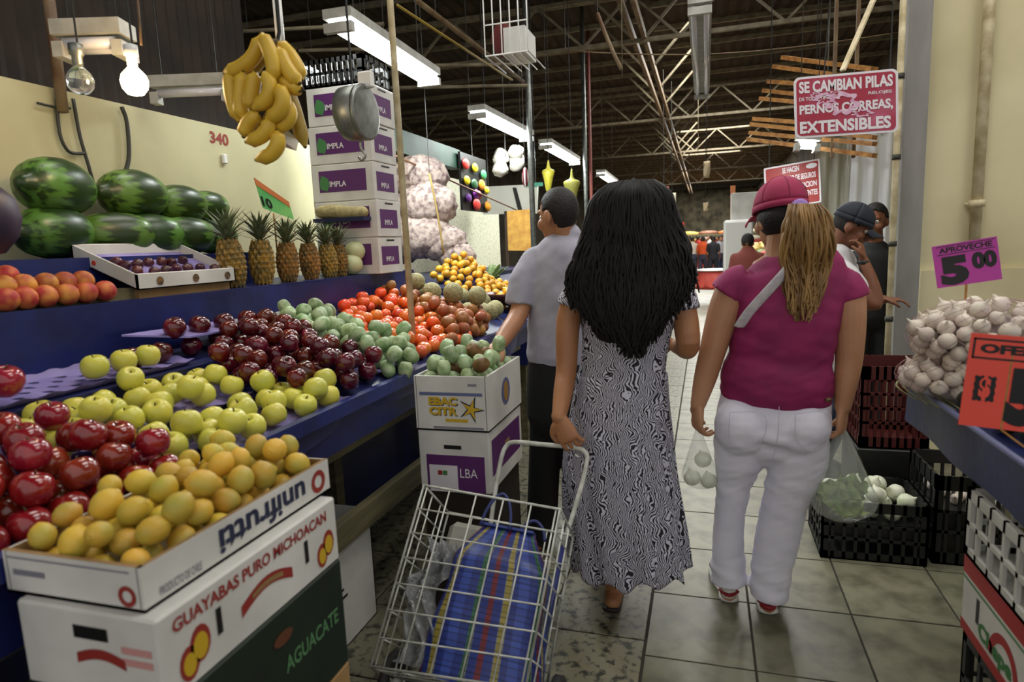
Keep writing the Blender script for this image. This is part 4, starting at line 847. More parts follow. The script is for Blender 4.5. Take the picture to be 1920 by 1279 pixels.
# plaid bag
def stripes():
    m = D.materials.new('blue_plaid_woven_plastic'); m.use_nodes = True; n = m.node_tree.nodes; L = m.node_tree.links.new; bs = n['Principled BSDF']; bs.inputs['Roughness'].default_value = .42
    tc = n.new('ShaderNodeTexCoord'); sx = n.new('ShaderNodeSeparateXYZ'); L(tc.outputs['UV'], sx.inputs[0])
    def ramp(sock, freq, cols):
        mu = n.new('ShaderNodeMath'); mu.operation = 'MULTIPLY'; mu.inputs[1].default_value = freq; L(sock, mu.inputs[0]); fr_ = n.new('ShaderNodeMath'); fr_.operation = 'FRACT'; L(mu.outputs[0], fr_.inputs[0])
        r = n.new('ShaderNodeValToRGB'); r.color_ramp.interpolation = 'CONSTANT'; L(fr_.outputs[0], r.inputs[0]); e = r.color_ramp.elements
        while len(e) > 1: e.remove(e[0])
        e[0].position = 0; e[0].color = lin(cols[0][1])
        for p, c in cols[1:]: q = e.new(p); q.color = lin(c)
        return r.outputs[0]
    B0, Y0, R0, G0, W0 = '2a3c86', 'a39440', '7a2430', '2f6a45', '8a8a78'
    a = ramp(sx.outputs[0], 6, [(0, B0), (.10, W0), (.115, Y0), (.2, W0), (.215, B0), (.36, R0), (.46, B0), (.6, W0), (.615, G0), (.7, B0), (.85, '3c56a8')])
    c = ramp(sx.outputs[1], 9, [(0, 'b8b8c8'), (.3, '707084'), (.38, 'd8d8e0'), (.62, '56566a'), (.7, 'c0c0d0'), (.9, '80808f')])
    mx = n.new('ShaderNodeMix'); mx.data_type = 'RGBA'; mx.blend_type = 'MULTIPLY'; mx.inputs[0].default_value = .75; L(a, mx.inputs[6]); L(c, mx.inputs[7]); L(mx.outputs[2], bs.inputs['Base Color'])
    return m
UX = (TR-TL).normalized(); Wd = (TR-TL).length; Ht = ((TL-BL).length)
pbg = thing('plaid_bag', 'blue plaid woven plastic bag with red, green and yellow stripes inside the trolley', 'bag', BL+UX*.27+nD*.13)
b = MB(); nU, nV = 48, 24; vs = []; uvs = []
for j in range(nV+1):
    t = j/nV; cu = .285-.02*t; hw = .175-.03*t-.06*max(0, t-.72)/.28; hd = .105-.015*t-.085*max(0, (t-.75)/.25); cn = .125
    for i in range(nU+1):
        g = 2*math.pi*i/nU; cs, sn = math.cos(g), math.sin(g); k_ = (abs(cs)**4+abs(sn)**4)**-.25
        wob = 1+.025*math.sin(5*g+7*t)+.02*math.sin(11*t+2*g)
        vs.append(BL+UX*(cu+hw*cs*k_*wob)+tU*(.015+t*.47)+nD*(cn-hd*sn*k_*wob)); uvs.append((i/nU, t))
b.add(vs, [(j*(nU+1)+i, j*(nU+1)+i+1, (j+1)*(nU+1)+i+1, (j+1)*(nU+1)+i) for j in range(nV) for i in range(nU)])
bag = b.build('body', stripes(), pbg, True); ul = bag.data.uv_layers.new(name='UVMap')
for lp in bag.data.loops: ul.data[lp.index].uv = uvs[lp.vertex_index]
b = MB(); tt = BL+UX*.265+nD*.125+tU*.485; b.bb(-.085, .085, -.02, .02, -.004, .004, Matrix.Translation(tt)@Matrix((UX, nD, tU)).transposed().to_4x4()); b.build('mouth_seam', mat('blue_trim', '2b3a7c', .5), pbg)
for k, (cu, dn, wd, ht) in enumerate(((.225, .10, .05, .115), (.335, .15, .045, .06))):
    P = [BL+UX*(cu-wd+2*wd*f)+nD*dn+tU*(.475+ht*math.sin(math.pi*f)**.6) for f in (0, .08, .25, .5, .75, .92, 1)]
    b = MB(); b.tube(P, .0055, 8, 3); b.build('handle_loop', mat('blue_handle', '232e63', .5), pbg, True)
# crumpled plastic and a white parcel beside the bag
pl_ = thing('plastic_sheet', 'crumpled clear plastic stuffed between the plaid bag and the wire', 'plastic', BL+UX*.08+nD*.1)
b = MB(); b.grid(lambda u, v: BL+UX*(.03+.10*u+.02*math.sin(9*v))+tU*(.03+.36*v)+nD*(.06+.03*math.sin(13*u+17*v)+.03*noise.noise((6*u, 9*v, 1))), 14, 30); b.build('sheet', mat('clear_crumpled_plastic', 'c8ccd0', .12, trans=.75, col2='b0b4b8', scale=8, bump=.6, bscale=30), pl_, True)
pw = thing('paper_parcel', 'pale paper parcel at the top left inside the trolley', 'parcel', BL+UX*.12+tU*.4+nD*.15)
b = MB(); b.rbox(BL+UX*.14+tU*.42+nD*.17, (.17, .08, .13), .02, Matrix((UX, nD, tU)).transposed().to_4x4()); b.build('wrap', mat('grey_paper', '8b8a80', .7, col2='77766d', scale=7), pw)
# ------------------------------------------------------------------ right stall
ra, rb = zp(1720, 720, .9), zp(1920, 890, .9)
rx = (ra.x+rb.x)/2
rt_ = thing('display_table', 'right-hand blue-edged table carrying garlic and avocados', 'table', (1.1, 1.7, 0))
b = MB(); b.bb(rx, 1.75, .9, 2.56, .86, .9); b.build('table_top', M['bluedk'], rt_)
b = MB(); b.grid(lambda u, v: V((rx-.003-.006*math.sin(20*u)*v, .9+1.66*u, .905-v*.14)), 30, 3); b.build('cloth_drop', M['bluedk'], rt_, True)
b = MB(); b.grid(lambda u, v: V((rx+1.05*u, 2.563+.005*math.sin(20*u)*v, .905-v*.14)), 20, 3); b.build('cloth_drop', M['bluedk'], rt_, True)
b = MB(); b.tube([(rx, .9, .905), (rx, 2.56, .905)], .009, 8); b.build('cloth_edge', mat('greyed_blue_edge', '5c6286', .5), rt_, True)
for i in range(6): b = MB(); b.bb(rx+.36+i*.118, rx+.36+i*.118+.112, 2.50, 2.515, .03, .86); b.build('end_board', M['plank'], rt_)
for x in (rx+.33, 1.7):
    for y in (1.0, 2.48): b = MB(); b.bb(x-.03, x+.03, y-.03, y+.03, 0, .86); b.build('leg', M['plank'], rt_)
# garlic in net bags
M['net'] = mat('pink_net_twine', 'a08080', .7)
def netbag(c, rad, label, glabel, grp, n, keep):
    o = thing('net_bag', label, 'net bag', (c.x, c.y, c.z-rad[2])); b = MB()
    for k in range(16):
        for sg in (-1, 1):
            P = []
            for j in range(13):
                a = -1.35+2.7*j/12; g = 2*math.pi*k/16+sg*j*.16; P.append(c+V(((rad[0]+.022)*math.cos(a)*math.cos(g), (rad[1]+.022)*math.cos(a)*math.sin(g), (rad[2]+.018)*math.sin(a))))
            b.limb(P, [.0007]*13, (.3, .2, .9), 3, 1, False)
    b.build('netting', M['net'], o)
    b = MB(); b.ball(c, tuple(r*.72 for r in rad), 18, 10); b.build('packed_core', mat('inner_garlic', 'cdc3b6', .8, col2='a8979a', scale=30, bump=.6, bscale=30), o, True)
    for k in range(n):
        z = 1-2*(k+.5)/n; g = k*2.399963; d = V((math.sqrt(1-z*z)*math.cos(g), math.sqrt(1-z*z)*math.sin(g), z))
        if not keep(d): continue
        p = c+V((d.x*rad[0], d.y*rad[1], d.z*rad[2]))*rnd.uniform(.9, 1.04)
        place(P_['garlic'], p, (rnd.uniform(-1, 1), rnd.uniform(-1, 1), rnd.random()*6), glabel, 'garlic', grp, rnd.uniform(.8, 1.15))
vis = lambda d: d.y < .45 and d.z > -.75 and d.x < .8
c1, c2 = yp(1835, 590, 2.36), yp(1775, 675, 2.38); c2.z = .9+.075; c1.z = 1.105
netbag(V((c1.x+.03, c1.y, c1.z)), (.21, .15, .10), 'upper net bag bulging with white garlic', 'white garlic bulb in the upper net bag', 'garlic in the upper net bag', 105, vis)
netbag(V((c2.x+.03, c2.y-.02, c2.z)), (.16, .12, .062), 'lower net bag of garlic squashed on the table', 'white garlic bulb in the lower net bag', 'garlic in the lower net bag', 62, vis)
PLACED.clear()
scatter(pile([(rx+.05, 1.65), (rx+.3, 1.65), (rx+.3, 2.16), (rx+.05, 2.16)], lambda x, y: .9, .038, 26, 1, 40, zlim=.14), P_['avo'], 'black-green avocado piled behind the red offer card', 'avocado', 'avocados on the right table', 1.4)
def card(name, label, TLp, TRp, BLp, m, th=.003):
    TLp, TRp, BLp = V(TLp), V(TRp), V(BLp); U = (TRp-TLp).normalized(); W = (TLp-BLp).normalized(); N = U.cross(W).normalized(); o = thing(name, label, 'price card', BLp)
    b = MB(); b.slab([BLp, BLp+(TRp-TLp), TRp, TLp], -N*th); b.build('card', m, o); return o, BLp, U, W, (TRp-TLp).length, (TLp-BLp).length
o, O, U, W, w_, h_ = card('price_card', 'magenta price card reading 5.00 standing in the garlic', yp(1747, 463, 2.56), yp(1869, 443, 2.56), yp(1758, 541, 2.56), mat('magenta_card', 'b93fa0', .6))
text('APROVECHE', M['black'], o, O+U*w_*.1+W*h_*.80, U, W, w_=w_*.82, h=h_*.13, bold=.03)
rectf(o, (O, U, W), w_*.06, w_*.96, h_*.76, h_*.775, M['black'], 'border_line'); rectf(o, (O, U, W), w_*.06, w_*.96, h_*.95, h_*.965, M['black'], 'border_line')
text('5', M['black'], o, O+U*w_*.08+W*h_*.03, U, W, w_=w_*.44, h=h_*.68, bold=.07); text('00', M['black'], o, O+U*w_*.58+W*h_*.32, U, W, w_=w_*.38, h=h_*.4, bold=.06)
b = MB(); b.tube([O+U*w_*.45, V((O.x+w_*.45, O.y, .9))], .004, 6); b.build('stick', M['woodlath'], o)
TLp = yp(1822, 624, 1.62); o, O, U, W, w_, h_ = card('price_card', 'large red offer card with a black price on the right table edge', TLp, TLp+(yp(1920, 632, 1.62)-TLp)*2.1, yp(1797, 796, 1.62), mat('fluorescent_red_card', 'e8503f', .55))
text('OFERTA', M['black'], o, O+U*w_*.10+W*h_*.80, U, W, w_=w_*.8, h=h_*.1, bold=.05)
for (a, c, d, e) in ((.03, .97, .935, .955), (.03, .97, .735, .755), (.03, .05, .735, .955), (.95, .97, .735, .955)): rectf(o, (O, U, W), w_*a, w_*c, h_*d, h_*e, M['black'], 'border_line')
b = MB(); q = O+U*w_*.19+W*h_*.42; N = U.cross(W)
b.slab([q+N*.0008+U*w_*.115*(1 if k % 2 else .9)*max(-.9, min(.9, 1.4*math.cos(k*math.pi/16)))+W*h_*.165*(1 if k % 2 else .9)*max(-.85, min(.85, 1.4*math.sin(k*math.pi/16))) for k in range(32)], N*.0004); b.build('dollar_patch', M['black'], o)
text('$', mat('red_lettering', 'e8503f', .55), o, q-U*w_*.055-W*h_*.13, U, W, w_=w_*.11, h=h_*.26, off=.002, bold=.05)
text('5', M['black'], o, O+U*w_*.40+W*h_*.05, U, W, w_=w_*.34, h=h_*.62, bold=.08); text('00', M['black'], o, O+U*w_*.76+W*h_*.36, U, W, w_=w_*.2, h=h_*.3, bold=.05)
b = MB(); p = O+U*w_*.4; b.bar(p-N*.006, p-N*.006+W*h_*.8, .012, .004); b.bar(p-N*.006, V((rx+.05, p.y, .9)), .012, .004); b.build('stake', M['woodlath'], o)
# maize-husk stalks hanging off the table corner
hs = thing('green_stalks', 'dry green stalks hanging over the corner of the right table', 'stalks', (rx, 2.5, .9))
for k in range(6):
    a = V((rx+.06+.03*k, 2.53, .915)); b = MB(); b.tube([a, a+V((-.08, -.02, .02)), a+V((-.13-.01*k, -.08, .0)), a+V((-.10-.012*k, -.2-.05*k, -.02))], [.005, .004, .003, .002], 5, 3); b.build('stalk', mat('dry_green_stalk', '8a8a55', .7), hs, True)
# crates
k1 = crate('black slatted crate of white onions on the floor beside the white trousers', .50, .92, 2.98, 3.34, 0, .27, M['blackplastic'], nx=9, nz=3)
PLACED.clear(); b = MB(); b.bb(.52, .9, 3.0, 3.32, .1, .17); b.build('packing', M['blackplastic'], k1)
scatter(pile([(.56, 3.04), (.86, 3.04), (.86, 3.28), (.56, 3.28)], lambda x, y: .172, .04, 22, .9, 40, zlim=.16), P_['onion'], 'white onion heaped in the black floor crate', 'onion', 'onions in the black crate', 1)
k2 = crate('taller black crate against the right stall with a few garlic heads', .95, 1.32, 3.02, 3.4, 0, .40, M['blackplastic'], nx=8, nz=3)
b = MB(); b.bb(.97, 1.3, 3.04, 3.38, .1, .24); b.build('packing', M['blackplastic'], k2); PLACED.clear()
scatter(pile([(1.0, 3.08), (1.27, 3.08), (1.27, 3.34), (1.0, 3.34)], lambda x, y: .24, .026, 14, .9, 40, zlim=.1), P_['garlic'], 'garlic head lying in the taller black crate', 'garlic', 'garlic in the black crate', 1)
k3 = crate('maroon plastic crate stacked behind the white-trousered woman', .75, 1.06, 3.5, 3.84, .36, .78, M['redcrate'], nx=9, nz=4)
carton('dark box under the maroon crate', .74, 1.08, 3.48, 3.86, 0, .36, M['blackplastic'], name='wooden_box', cat='box')
# white crate on a red-banded carton, near right corner
wx = .705
k4 = crate('white slatted crate on the red-banded carton at the lower right', wx, 1.05, 1.45, 2.0, .535, .73, M['whitecrate'], nx=6, ny=7, nz=2, t=.01)
cb = carton('white carton with red bands and green lettering at the lower right', wx+.005, 1.06, 1.42, 2.0, .31, .533, M['carton'])
O = V((wx+.005, 2.0, .31)); fl_ = (O, (0, -1, 0), (0, 0, 1))
rectf(cb, fl_, 0, .58, .17, .223, M['redprint'], 'printed_band'); rectf(cb, fl_, 0, .58, 0, .03, M['redprint'], 'printed_band'); rectf(cb, fl_, 0, .58, .155, .161, M['leafgreen'], 'printed_line')
rectf(cb, fl_, .10, .118, .07, .14, M['black'], 'hand_slot', .0015); text('Chepe', M['leafgreen'], cb, O+V((0, -.12, .03)), (0, -1, 0), (0, 0, 1), w_=.2, h=.06, bold=.05)
b = MB(); n = 18
P = [O+V((-.0012, -.27-q*math.cos(math.pi*k/n), .045+q*math.sin(math.pi*k/n))) for q in (.085, .06) for k in range(n+1)]
b.add(P, [(k, k+1, n+2+k, n+1+k) for k in range(n)]); b.build('red_arc_emblem', M['redprint'], cb)
crate('black crate supporting the red-banded carton', wx+.02, 1.06, 1.42, 2.02, 0, .31, M['blackplastic'], nz=2)
# ------------------------------------------------------------------ hanging red signs, laths, curtain
def sign(label, TLp, TRp, BLp, m, rounded=.03, hang=None):
    TLp, TRp, BLp = V(TLp), V(TRp), V(BLp); U = (TRp-TLp).normalized(); W = (TLp-BLp).normalized(); N = U.cross(W).normalized(); w_, h_ = (TRp-TLp).length, (TLp-BLp).length
    o = thing('hanging_sign', label, 'sign', BLp)
    def rr(e, r):
        P = []
        for cx_, cy_, a0 in ((w_-e-r, h_-e-r, 0), (e+r, h_-e-r, 1), (e+r, e+r, 2), (w_-e-r, e+r, 3)):
            for k in range(5): a = (a0+k/4)*R90; P.append(BLp+U*(cx_+r*math.cos(a))+W*(cy_+r*math.sin(a)))
        return P
    b = MB(); b.slab(rr(0, rounded), -N*.01); b.build('board', M['whiteprint'], o)
    b = MB(); b.slab([p+N*.0005 for p in rr(.012, rounded*.8)], N*.0012); b.build('red_panel', m, o)
    return o, BLp, U, W, w_, h_
mr_ = mat('weathered_red_sign_paint', '9a1f38', .5, col2='b8607c', scale=4, detail=6, lo=.5, hi=.85)
o, O, U, W, w_, h_ = sign('large red hanging sign about batteries and watch straps beside the column', yp(1488, 146, 4.0), yp(1684, 128, 4.0), yp(1491, 260, 4.0), mr_)
text('SE CAMBIAN PILAS', M['whiteprint'], o, O+U*w_*.05+W*h_*.73, U, W, w_=w_*.9, h=h_*.19, bold=.04, off=.003)
text('DE TODO TIPO', M['whiteprint'], o, O+U*w_*.05+W*h_*.605, U, W, w_=w_*.3, h=h_*.06, bold=.02, off=.003); text('RELOJES', M['whiteprint'], o, O+U*w_*.72+W*h_*.615, U, W, w_=w_*.22, h=h_*.06, bold=.02, off=.003)
text('PERNOS CORREAS,', M['whiteprint'], o, O+U*w_*.05+W*h_*.36, U, W, w_=w_*.9, h=h_*.18, bold=.04, off=.003)
text('EXTENSIBLES', M['whiteprint'], o, O+U*w_*.05+W*h_*.07, U, W, w_=w_*.88, h=h_*.2, bold=.04, off=.003)
msm = mat('pink_white_paint_smear', 'd9bcd0', .6, col2='c795b0', scale=30, detail=5)
for k, (u, v, ru, rv) in enumerate(((.3, .62, .10, .09), (.48, .52, .14, .18), (.66, .34, .09, .06), (.40, .68, .09, .04), (.22, .68, .06, .05))):
    b = MB(); c = O+U*w_*u+W*h_*v; N = U.cross(W); q = 36
    Pb = [c+N*(.0034+.0002*k)+(U*w_*ru*math.cos(i*2*math.pi/q)+W*h_*rv*math.sin(i*2*math.pi/q))*s*(1+.22*math.sin(5*i+k)+.15*math.sin(11*i)) for s in (1, .62) for i in range(q)]
    b.add(Pb, [(i, (i+1) % q, q+(i+1) % q, q+i) for i in range(q)]); b.build('paint_smear', msm, o)
for u in (.3, .93): p = O+U*w_*u+W*h_; b = MB(); b.tube([p-W*.02-U.cross(W)*.012, V((p.x+(.12 if u < .5 else 0), p.y+.02, RZ-.02))], .004, 5); b.build('hanging_wire', M['cable'], o)
b = MB(); p = yp(1580, 132, 4.05); q = yp(1655, -40, 4.3); b.bar(p, q, .03, .012); b.build('hanging_lath', M['pipe'], o)
o, O, U, W, w_, h_ = sign('smaller red sign hanging behind the pink cap', yp(1432, 316, 5.2), yp(1537, 297, 5.2), yp(1436, 396, 5.2), mat('red_sign_paint', '93231f', .5, col2='a84a48', scale=5, lo=.5, hi=.9), .008)
for st, u, v, wd in (('SE HACEN', .33, .8, .3), ('TODO TIPO DE SEGUROS', .2, .6, .72), ('MEDICION', .55, .4, .38), ('DE LENTES', .6, .2, .34)): text(st, M['whiteprint'], o, O+U*w_*u+W*h_*v, U, W, w_=w_*wd, h=h_*.13, bold=.03, off=.003)
b = MB(); c = O+U*w_*.85+W*h_*.87; b.slab([c+U.cross(W)*.002+U*w_*.1*math.cos(k*.5236)+W*h_*.06*math.sin(k*.5236) for k in range(12)], U.cross(W)*.001); b.build('oval_emblem', M['whiteprint'], o)
for u in (.1, .9): p = O+U*w_*u+W*h_; b = MB(); b.tube([p, V((p.x, p.y, RZ-.02))], .004, 5); b.build('hanging_wire', M['cable'], o)
b = MB(); q = [yp(x, y, 5.25) for x, y in ((1512, 378), (1540, 374), (1536, 452), (1514, 452))]; b.slab(q, (0, .004, 0)); ps_ = b.build('poster', mat('striped_poster', '3fa0a8', .5, col2='c03a2c', scale=5, lo=.45, hi=.5, kind='wave', dist=2, detail=0)); tag(ps_, 'small teal and red poster hanging under the smaller red sign', 'poster')
ps_.name = 'poster'
lr = thing('lath_rack', 'rack of honey-coloured wooden laths hanging behind the red sign', 'rack', yp(1560, 190, 5.0))
for (xa, ya_, xb, yb2) in ((1470, 108, 1640, 130), (1453, 125, 1640, 150), (1443, 153, 1640, 168), (1434, 170, 1640, 192), (1428, 185, 1640, 205), (1415, 223, 1640, 240), (1410, 233, 1640, 258), (1408, 249, 1640, 270), (1404, 261, 1640, 292)):
    b = MB(); b.bar(yp(xa, ya_, 5.3), yp(xb, yb2, 4.7), .06, .028); b.build('lath', M['woodlath'], lr)
for x in (1600, 1560): p = yp(x, 290, 4.86); b = MB(); b.bar(V((p.x, p.y, p.z-.02)), V((p.x, p.y, RZ-.02)), .03, .02); b.build('upright', M['steel_rust'], lr)
CY = 5.4; cu = thing('white_curtain', 'bright white curtain hanging behind the man in the navy cap', 'curtain', yp(1620, 640, CY))
A, Bc = yp(1590, 250, CY), yp(1695, 245, CY); b = MB(); b.grid(lambda u, v: V((A.x+(Bc.x-A.x)*u, CY+.03*math.sin(22*u+1.5*math.sin(3*v)), A.z-v*(A.z-.25))), 40, 6); b.build('cloth', mat('white_cloth', 'e6e8ec', .8, sss=.0), cu, True)
b = MB(); A2 = yp(1534, 262, CY+.02); b.grid(lambda u, v: V((A2.x+(A.x-A2.x+.02)*u, CY+.03+.02*math.sin(17*u+v*2), A2.z-v*(A2.z-.25))), 30, 6); b.build('grey_side_cloth', mat('grey_beige_cloth', 'aaa898', .85), cu, True)
b = MB(); b.tube([V((A2.x-.03, CY+.02, A2.z+.012)), V((Bc.x+.03, CY, Bc.z+.012))], .01, 8); b.tube([V((A2.x+.05, CY, A2.z+.01)), V((A2.x+.05, CY, RZ-.02))], .005, 6); b.tube([V((Bc.x-.05, CY, A2.z+.01)), V((Bc.x-.05, CY, RZ-.02))], .005, 6); b.build('rail', M['galv'], cu, True)
# ------------------------------------------------------------------ people
def skin(name, c, c2): return mat(name, c, .5, col2=c2, scale=6, detail=4, sss=.08, bump=.04, bscale=120)
def sil(b, rows, Y, n=28, sub=4, cap=True, dy=0):                   # rows: (py, px left, px right, half depth[, forward shift])
    P = []; R = []; sd = None
    for r in rows:
        l, q = yp(r[1], r[0], Y), yp(r[2], r[0], Y); f = r[4] if len(r) > 4 else 0
        P.append((l+q)/2+V((0, dy+f, 0))); R.append(((q-l).length/2, r[3])); sd = q-l
    return b.limb(P, R, (1, -.12, 0), n, sub, cap)
def hand(b, wr, d, pn, sd, curl=.5, s=1.0, spread=.12, thumb=.5):
    """palm and five fingers: d wrist-to-knuckles, pn palm side, sd towards the thumb"""
    wr, d, pn, sd = V(wr), V(d).normalized(), V(pn), V(sd); pn = (pn-d*pn.dot(d)).normalized(); sd = sd-d*sd.dot(d)-pn*sd.dot(pn); sd.normalize()
    k = wr+d*.085*s
    b.limb([wr-d*.01, wr+d*.03*s, wr+d*.06*s, k], [(.026*s, .021*s), (.035*s, .018*s), (.041*s, .016*s), (.04*s, .013*s)], sd, 14, 3)
    for i, (o, ln) in enumerate(((.0315, .074), (.0105, .083), (-.0105, .077), (-.031, .06))):
        p = k+sd*o*s-d*.006*s; a = 0; P = [p-d*.02*s, p]; dd = (d+sd*(1.5-i)*spread*.5).normalized()
        for j, f in enumerate((.45, .32, .23)):
            a += curl*(1 if j else .8); v_ = dd*math.cos(a)+pn*math.sin(a); p = p+v_*ln*f*s; P.append(p)
        b.limb(P, [(r*s,)*2 for r in (.0088, .0088, .0083, .0078, .0068)], sd, 10, 3)
    t0 = wr+d*.022*s+sd*.026*s; t1 = t0+(d*.6+sd*.7+pn*.25).normalized()*.038*s; t2 = t1+(d*.85+sd*(.5-thumb)+pn*thumb).normalized()*.032*s; t3 = t2+(d*.7-sd*thumb*.6+pn*(thumb+.2)).normalized()*.024*s
    b.limb([wr+d*.02*s, t0, t1, t2, t3], [(.015*s,)*2, (.0165*s,)*2, (.0125*s,)*2, (.011*s,)*2, (.0085*s,)*2], pn, 10, 3)
def head(b, c, f, s=1.0, tilt=0):
    """skull, jaw, nose, brow, lips and ears round centre c, looking along f; returns the frame"""
    c = V(c); f = V(f).normalized(); l = f.cross(V((0, 0, 1))).normalized(); u = l.cross(f); Mx = Matrix((l, f, u)).transposed().to_4x4()
    at = lambda x, y, z: c+(l*x+f*y+u*z)*s
    B = lambda x, y, z, r, n=18, m=12: b.ball(at(x, y, z), tuple(q*s for q in r), n, m, Mx)
    B(0, -.005, .022, (.075, .094, .096)); B(0, .035, -.045, (.058, .056, .075)); B(0, .07, -.092, (.026, .024, .024)); B(0, .076, .028, (.055, .02, .018))
    b.limb([at(0, .086, .012), at(0, .101, -.012), at(0, .112, -.032), at(0, .098, -.042)], [(.009*s, .01*s), (.012*s, .012*s), (.017*s, .013*s), (.012*s, .008*s)], l, 10, 3)
    B(0, .089, -.064, (.026, .012, .007)); B(0, .087, -.076, (.023, .012, .008)); B(.04, .06, -.03, (.028, .03, .03)); B(-.04, .06, -.03, (.028, .03, .03))
    for k in (-1, 1): B(k*.077, -.012, -.012, (.011, .023, .034), 12, 8)
    return at, l, f, u, Mx
def eyes(o, at, s=1.0):
    mw, mb = mat('eye_white', 'd8d2c8', .3), mat('dark_iris', '1a100a', .2)
    for k in (-1, 1):
        b = MB(); b.ball(at(k*.031, .078, .003), .0125*s, 12, 8); e = b.build('eye', mw, o, True)
        b = MB(); b.ball(at(k*.031, .0865, .003), .0058*s, 10, 6); b.build('iris', mb, e, True)
def strands(n, fn, r, m, name, parent, seg=9, nn=4):
    b = MB()
    for i in range(n):
        P = fn(i)
        if P is None: continue
        k = len(P); q = r*rnd.uniform(.7, 1.3); b.limb(P, [(q*(.35+.65*math.sin(math.pi*min(1, (j+.6)/(k+.2)))**.5),)*2 for j in range(k)], (1, 0, 0), nn, 2, False)
    return b.build(name, m, parent, True)
def wrinkle(o, amp=.004, fx=7, fz=22, z0=-9, z1=9, zf=None):
    me = o.data; ns = [v.normal.copy() for v in me.vertices]
    for v, n in zip(me.vertices, ns):
        p = v.co; k = zf(p.z+wm(o).translation.z) if zf else 1
        d = noise.noise((p.x*fx+3, p.y*fx, p.z*fz+p.x*9))+.5*noise.noise((p.x*fx*2, p.y*fx*2, p.z*fz*1.7-p.x*14)); v.co = p+n*(amp*k*d)
    return o
def leg_foot(b, hip, knee, ank, toe, r=(.085, .058, .04)):
    b.limb([hip, (V(hip)+V(knee))/2, knee, V(knee)*.65+V(ank)*.35, V(knee)*.3+V(ank)*.7, ank], [r[0], r[0]*.88, r[1], r[1]*1.02, r[2]*1.15, r[2]], (1, 0, 0), 16, 3)
    a = V(ank); t = V(toe); h = V((a.x, a.y-.045, .03))
    b.limb([h, V((a.x, a.y, .04)), (V((a.x, a.y, .03))+t)/2+V((0, 0, .012)), t], [(.032, .03), (.036, .04), (.043, .026), (.036, .016)], (1, 0, 0), 14, 3)
def swirl_print():
    m = mat('black_white_swirl_dress', '17171f', .7); n = m.node_tree.nodes; L = m.node_tree.links.new; bs = n['Principled BSDF']
    tc = n.new('ShaderNodeTexCoord'); nz = n.new('ShaderNodeTexNoise'); nz.inputs['Scale'].default_value = 14; nz.inputs['Detail'].default_value = 1
    va = n.new('ShaderNodeVectorMath'); va.operation = 'MULTIPLY_ADD'; va.inputs[1].default_value = (.09, .09, .09); L(tc.outputs['Object'], nz.inputs['Vector']); L(nz.outputs['Color'], va.inputs[0]); L(tc.outputs['Object'], va.inputs[2])
    wv = n.new('ShaderNodeTexWave'); wv.inputs['Scale'].default_value = 42; wv.inputs['Distortion'].default_value = 7; wv.inputs['Detail'].default_value = 1.5; wv.inputs['Detail Scale'].default_value = 1.2; L(va.outputs[0], wv.inputs['Vector'])
    r = n.new('ShaderNodeValToRGB'); e = r.color_ramp.elements; e[0].position = .46; e[1].position = .55; e[0].color = lin('14141c'); e[1].color = lin('c9c8d6'); L(wv.outputs['Fac'], r.inputs[0]); L(r.outputs[0], bs.inputs['Base Color']); return m
M['skinA'] = skin('tan_skin', 'a8754f', '9a6743'); M['skinB'] = skin('fair_tan_skin', 'b98a68', 'a97a58'); M['skinC'] = skin('light_brown_skin', 'ad7a58', '9c6a48'); M['skinD'] = skin('brown_skin', '7d4e33', '6c412a')
M['blackhair'] = mat('black_hair', '070605', .6, spec=.3, col2='0d0a08', scale=40, stretch=(1, 1, .1)); M['darkhair'] = mat('dark_brown_hair', '120d0a', .7, bump=.4, bscale=90)
M['blond'] = mat('streaked_blond_hair', '6b4c26', .45, col2='a9854e', scale=26, detail=3, lo=.35, hi=.7, stretch=(1, 1, .12))
# ---- woman in the patterned dress
Y1 = 2.36
pw1 = thing('person', 'woman with very long black wavy hair in a black-and-white patterned dress pulling the trolley', 'person', (-.3, Y1, 0))
b = MB(); hc = yp(1188, 405, Y1-.02)
at1, *_ = head(b, hc, (.05, 1, 0), .98)
ls, rs = yp(1085, 545, Y1), yp(1272, 550, Y1)
nk = yp(1186, 520, Y1)
b.limb([hc+V((0, -.02, -.05)), nk, nk-V((0, 0, .06))], [.05, .052, .07], (1, 0, 0), 16, 3)
sil(b, [(535, 1100, 1262, .075), (600, 1100, 1255, .09), (690, 1100, 1245, .09), (780, 1085, 1248, .1)], Y1)
el, wr_ = yp(1062, 690, Y1-.06), yp(1048, 783, 2.17)
b.limb([ls, yp(1066, 600, Y1-.02), el, yp(1056, 735, 2.24), wr_], [.047, .046, .039, .036, .026], (1, 0, 0), 18, 4)
hand(b, wr_, yp(1074, 838, 2.145)-wr_, (.0, 1, .1), (-.9, .2, -.3), .62, .98, .1, .5)
er, wrr = yp(1290, 650, Y1-.02), yp(1268, 650, Y1+.24)
b.limb([rs, yp(1285, 600, Y1-.01), er, (er+wrr)/2, wrr], [.047, .046, .041, .036, .027], (1, 0, 0), 18, 4)
hand(b, wrr, (-.4, 1, .1), (-.6, 0, -.5), (0, .2, 1), .7, .95)
f1 = zp(1147, 1146, 0); f2 = V((-.42, 2.60, 0))
leg_foot(b, yp(1140, 800, Y1), yp(1148, 985, Y1+.02), V((f1.x+.002, f1.y+.06, .085)), V((f1.x-.01, f1.y+.2, .02)), (.08, .058, .038))
leg_foot(b, yp(1200, 800, Y1), V((-.32, Y1+.25, .48)), V((f2.x, f2.y+.06, .09)), V((f2.x, f2.y+.2, .02)), (.08, .058, .038))
remesh(b.build('body', M['skinA'], pw1), .0036, 2)
md = swirl_print()
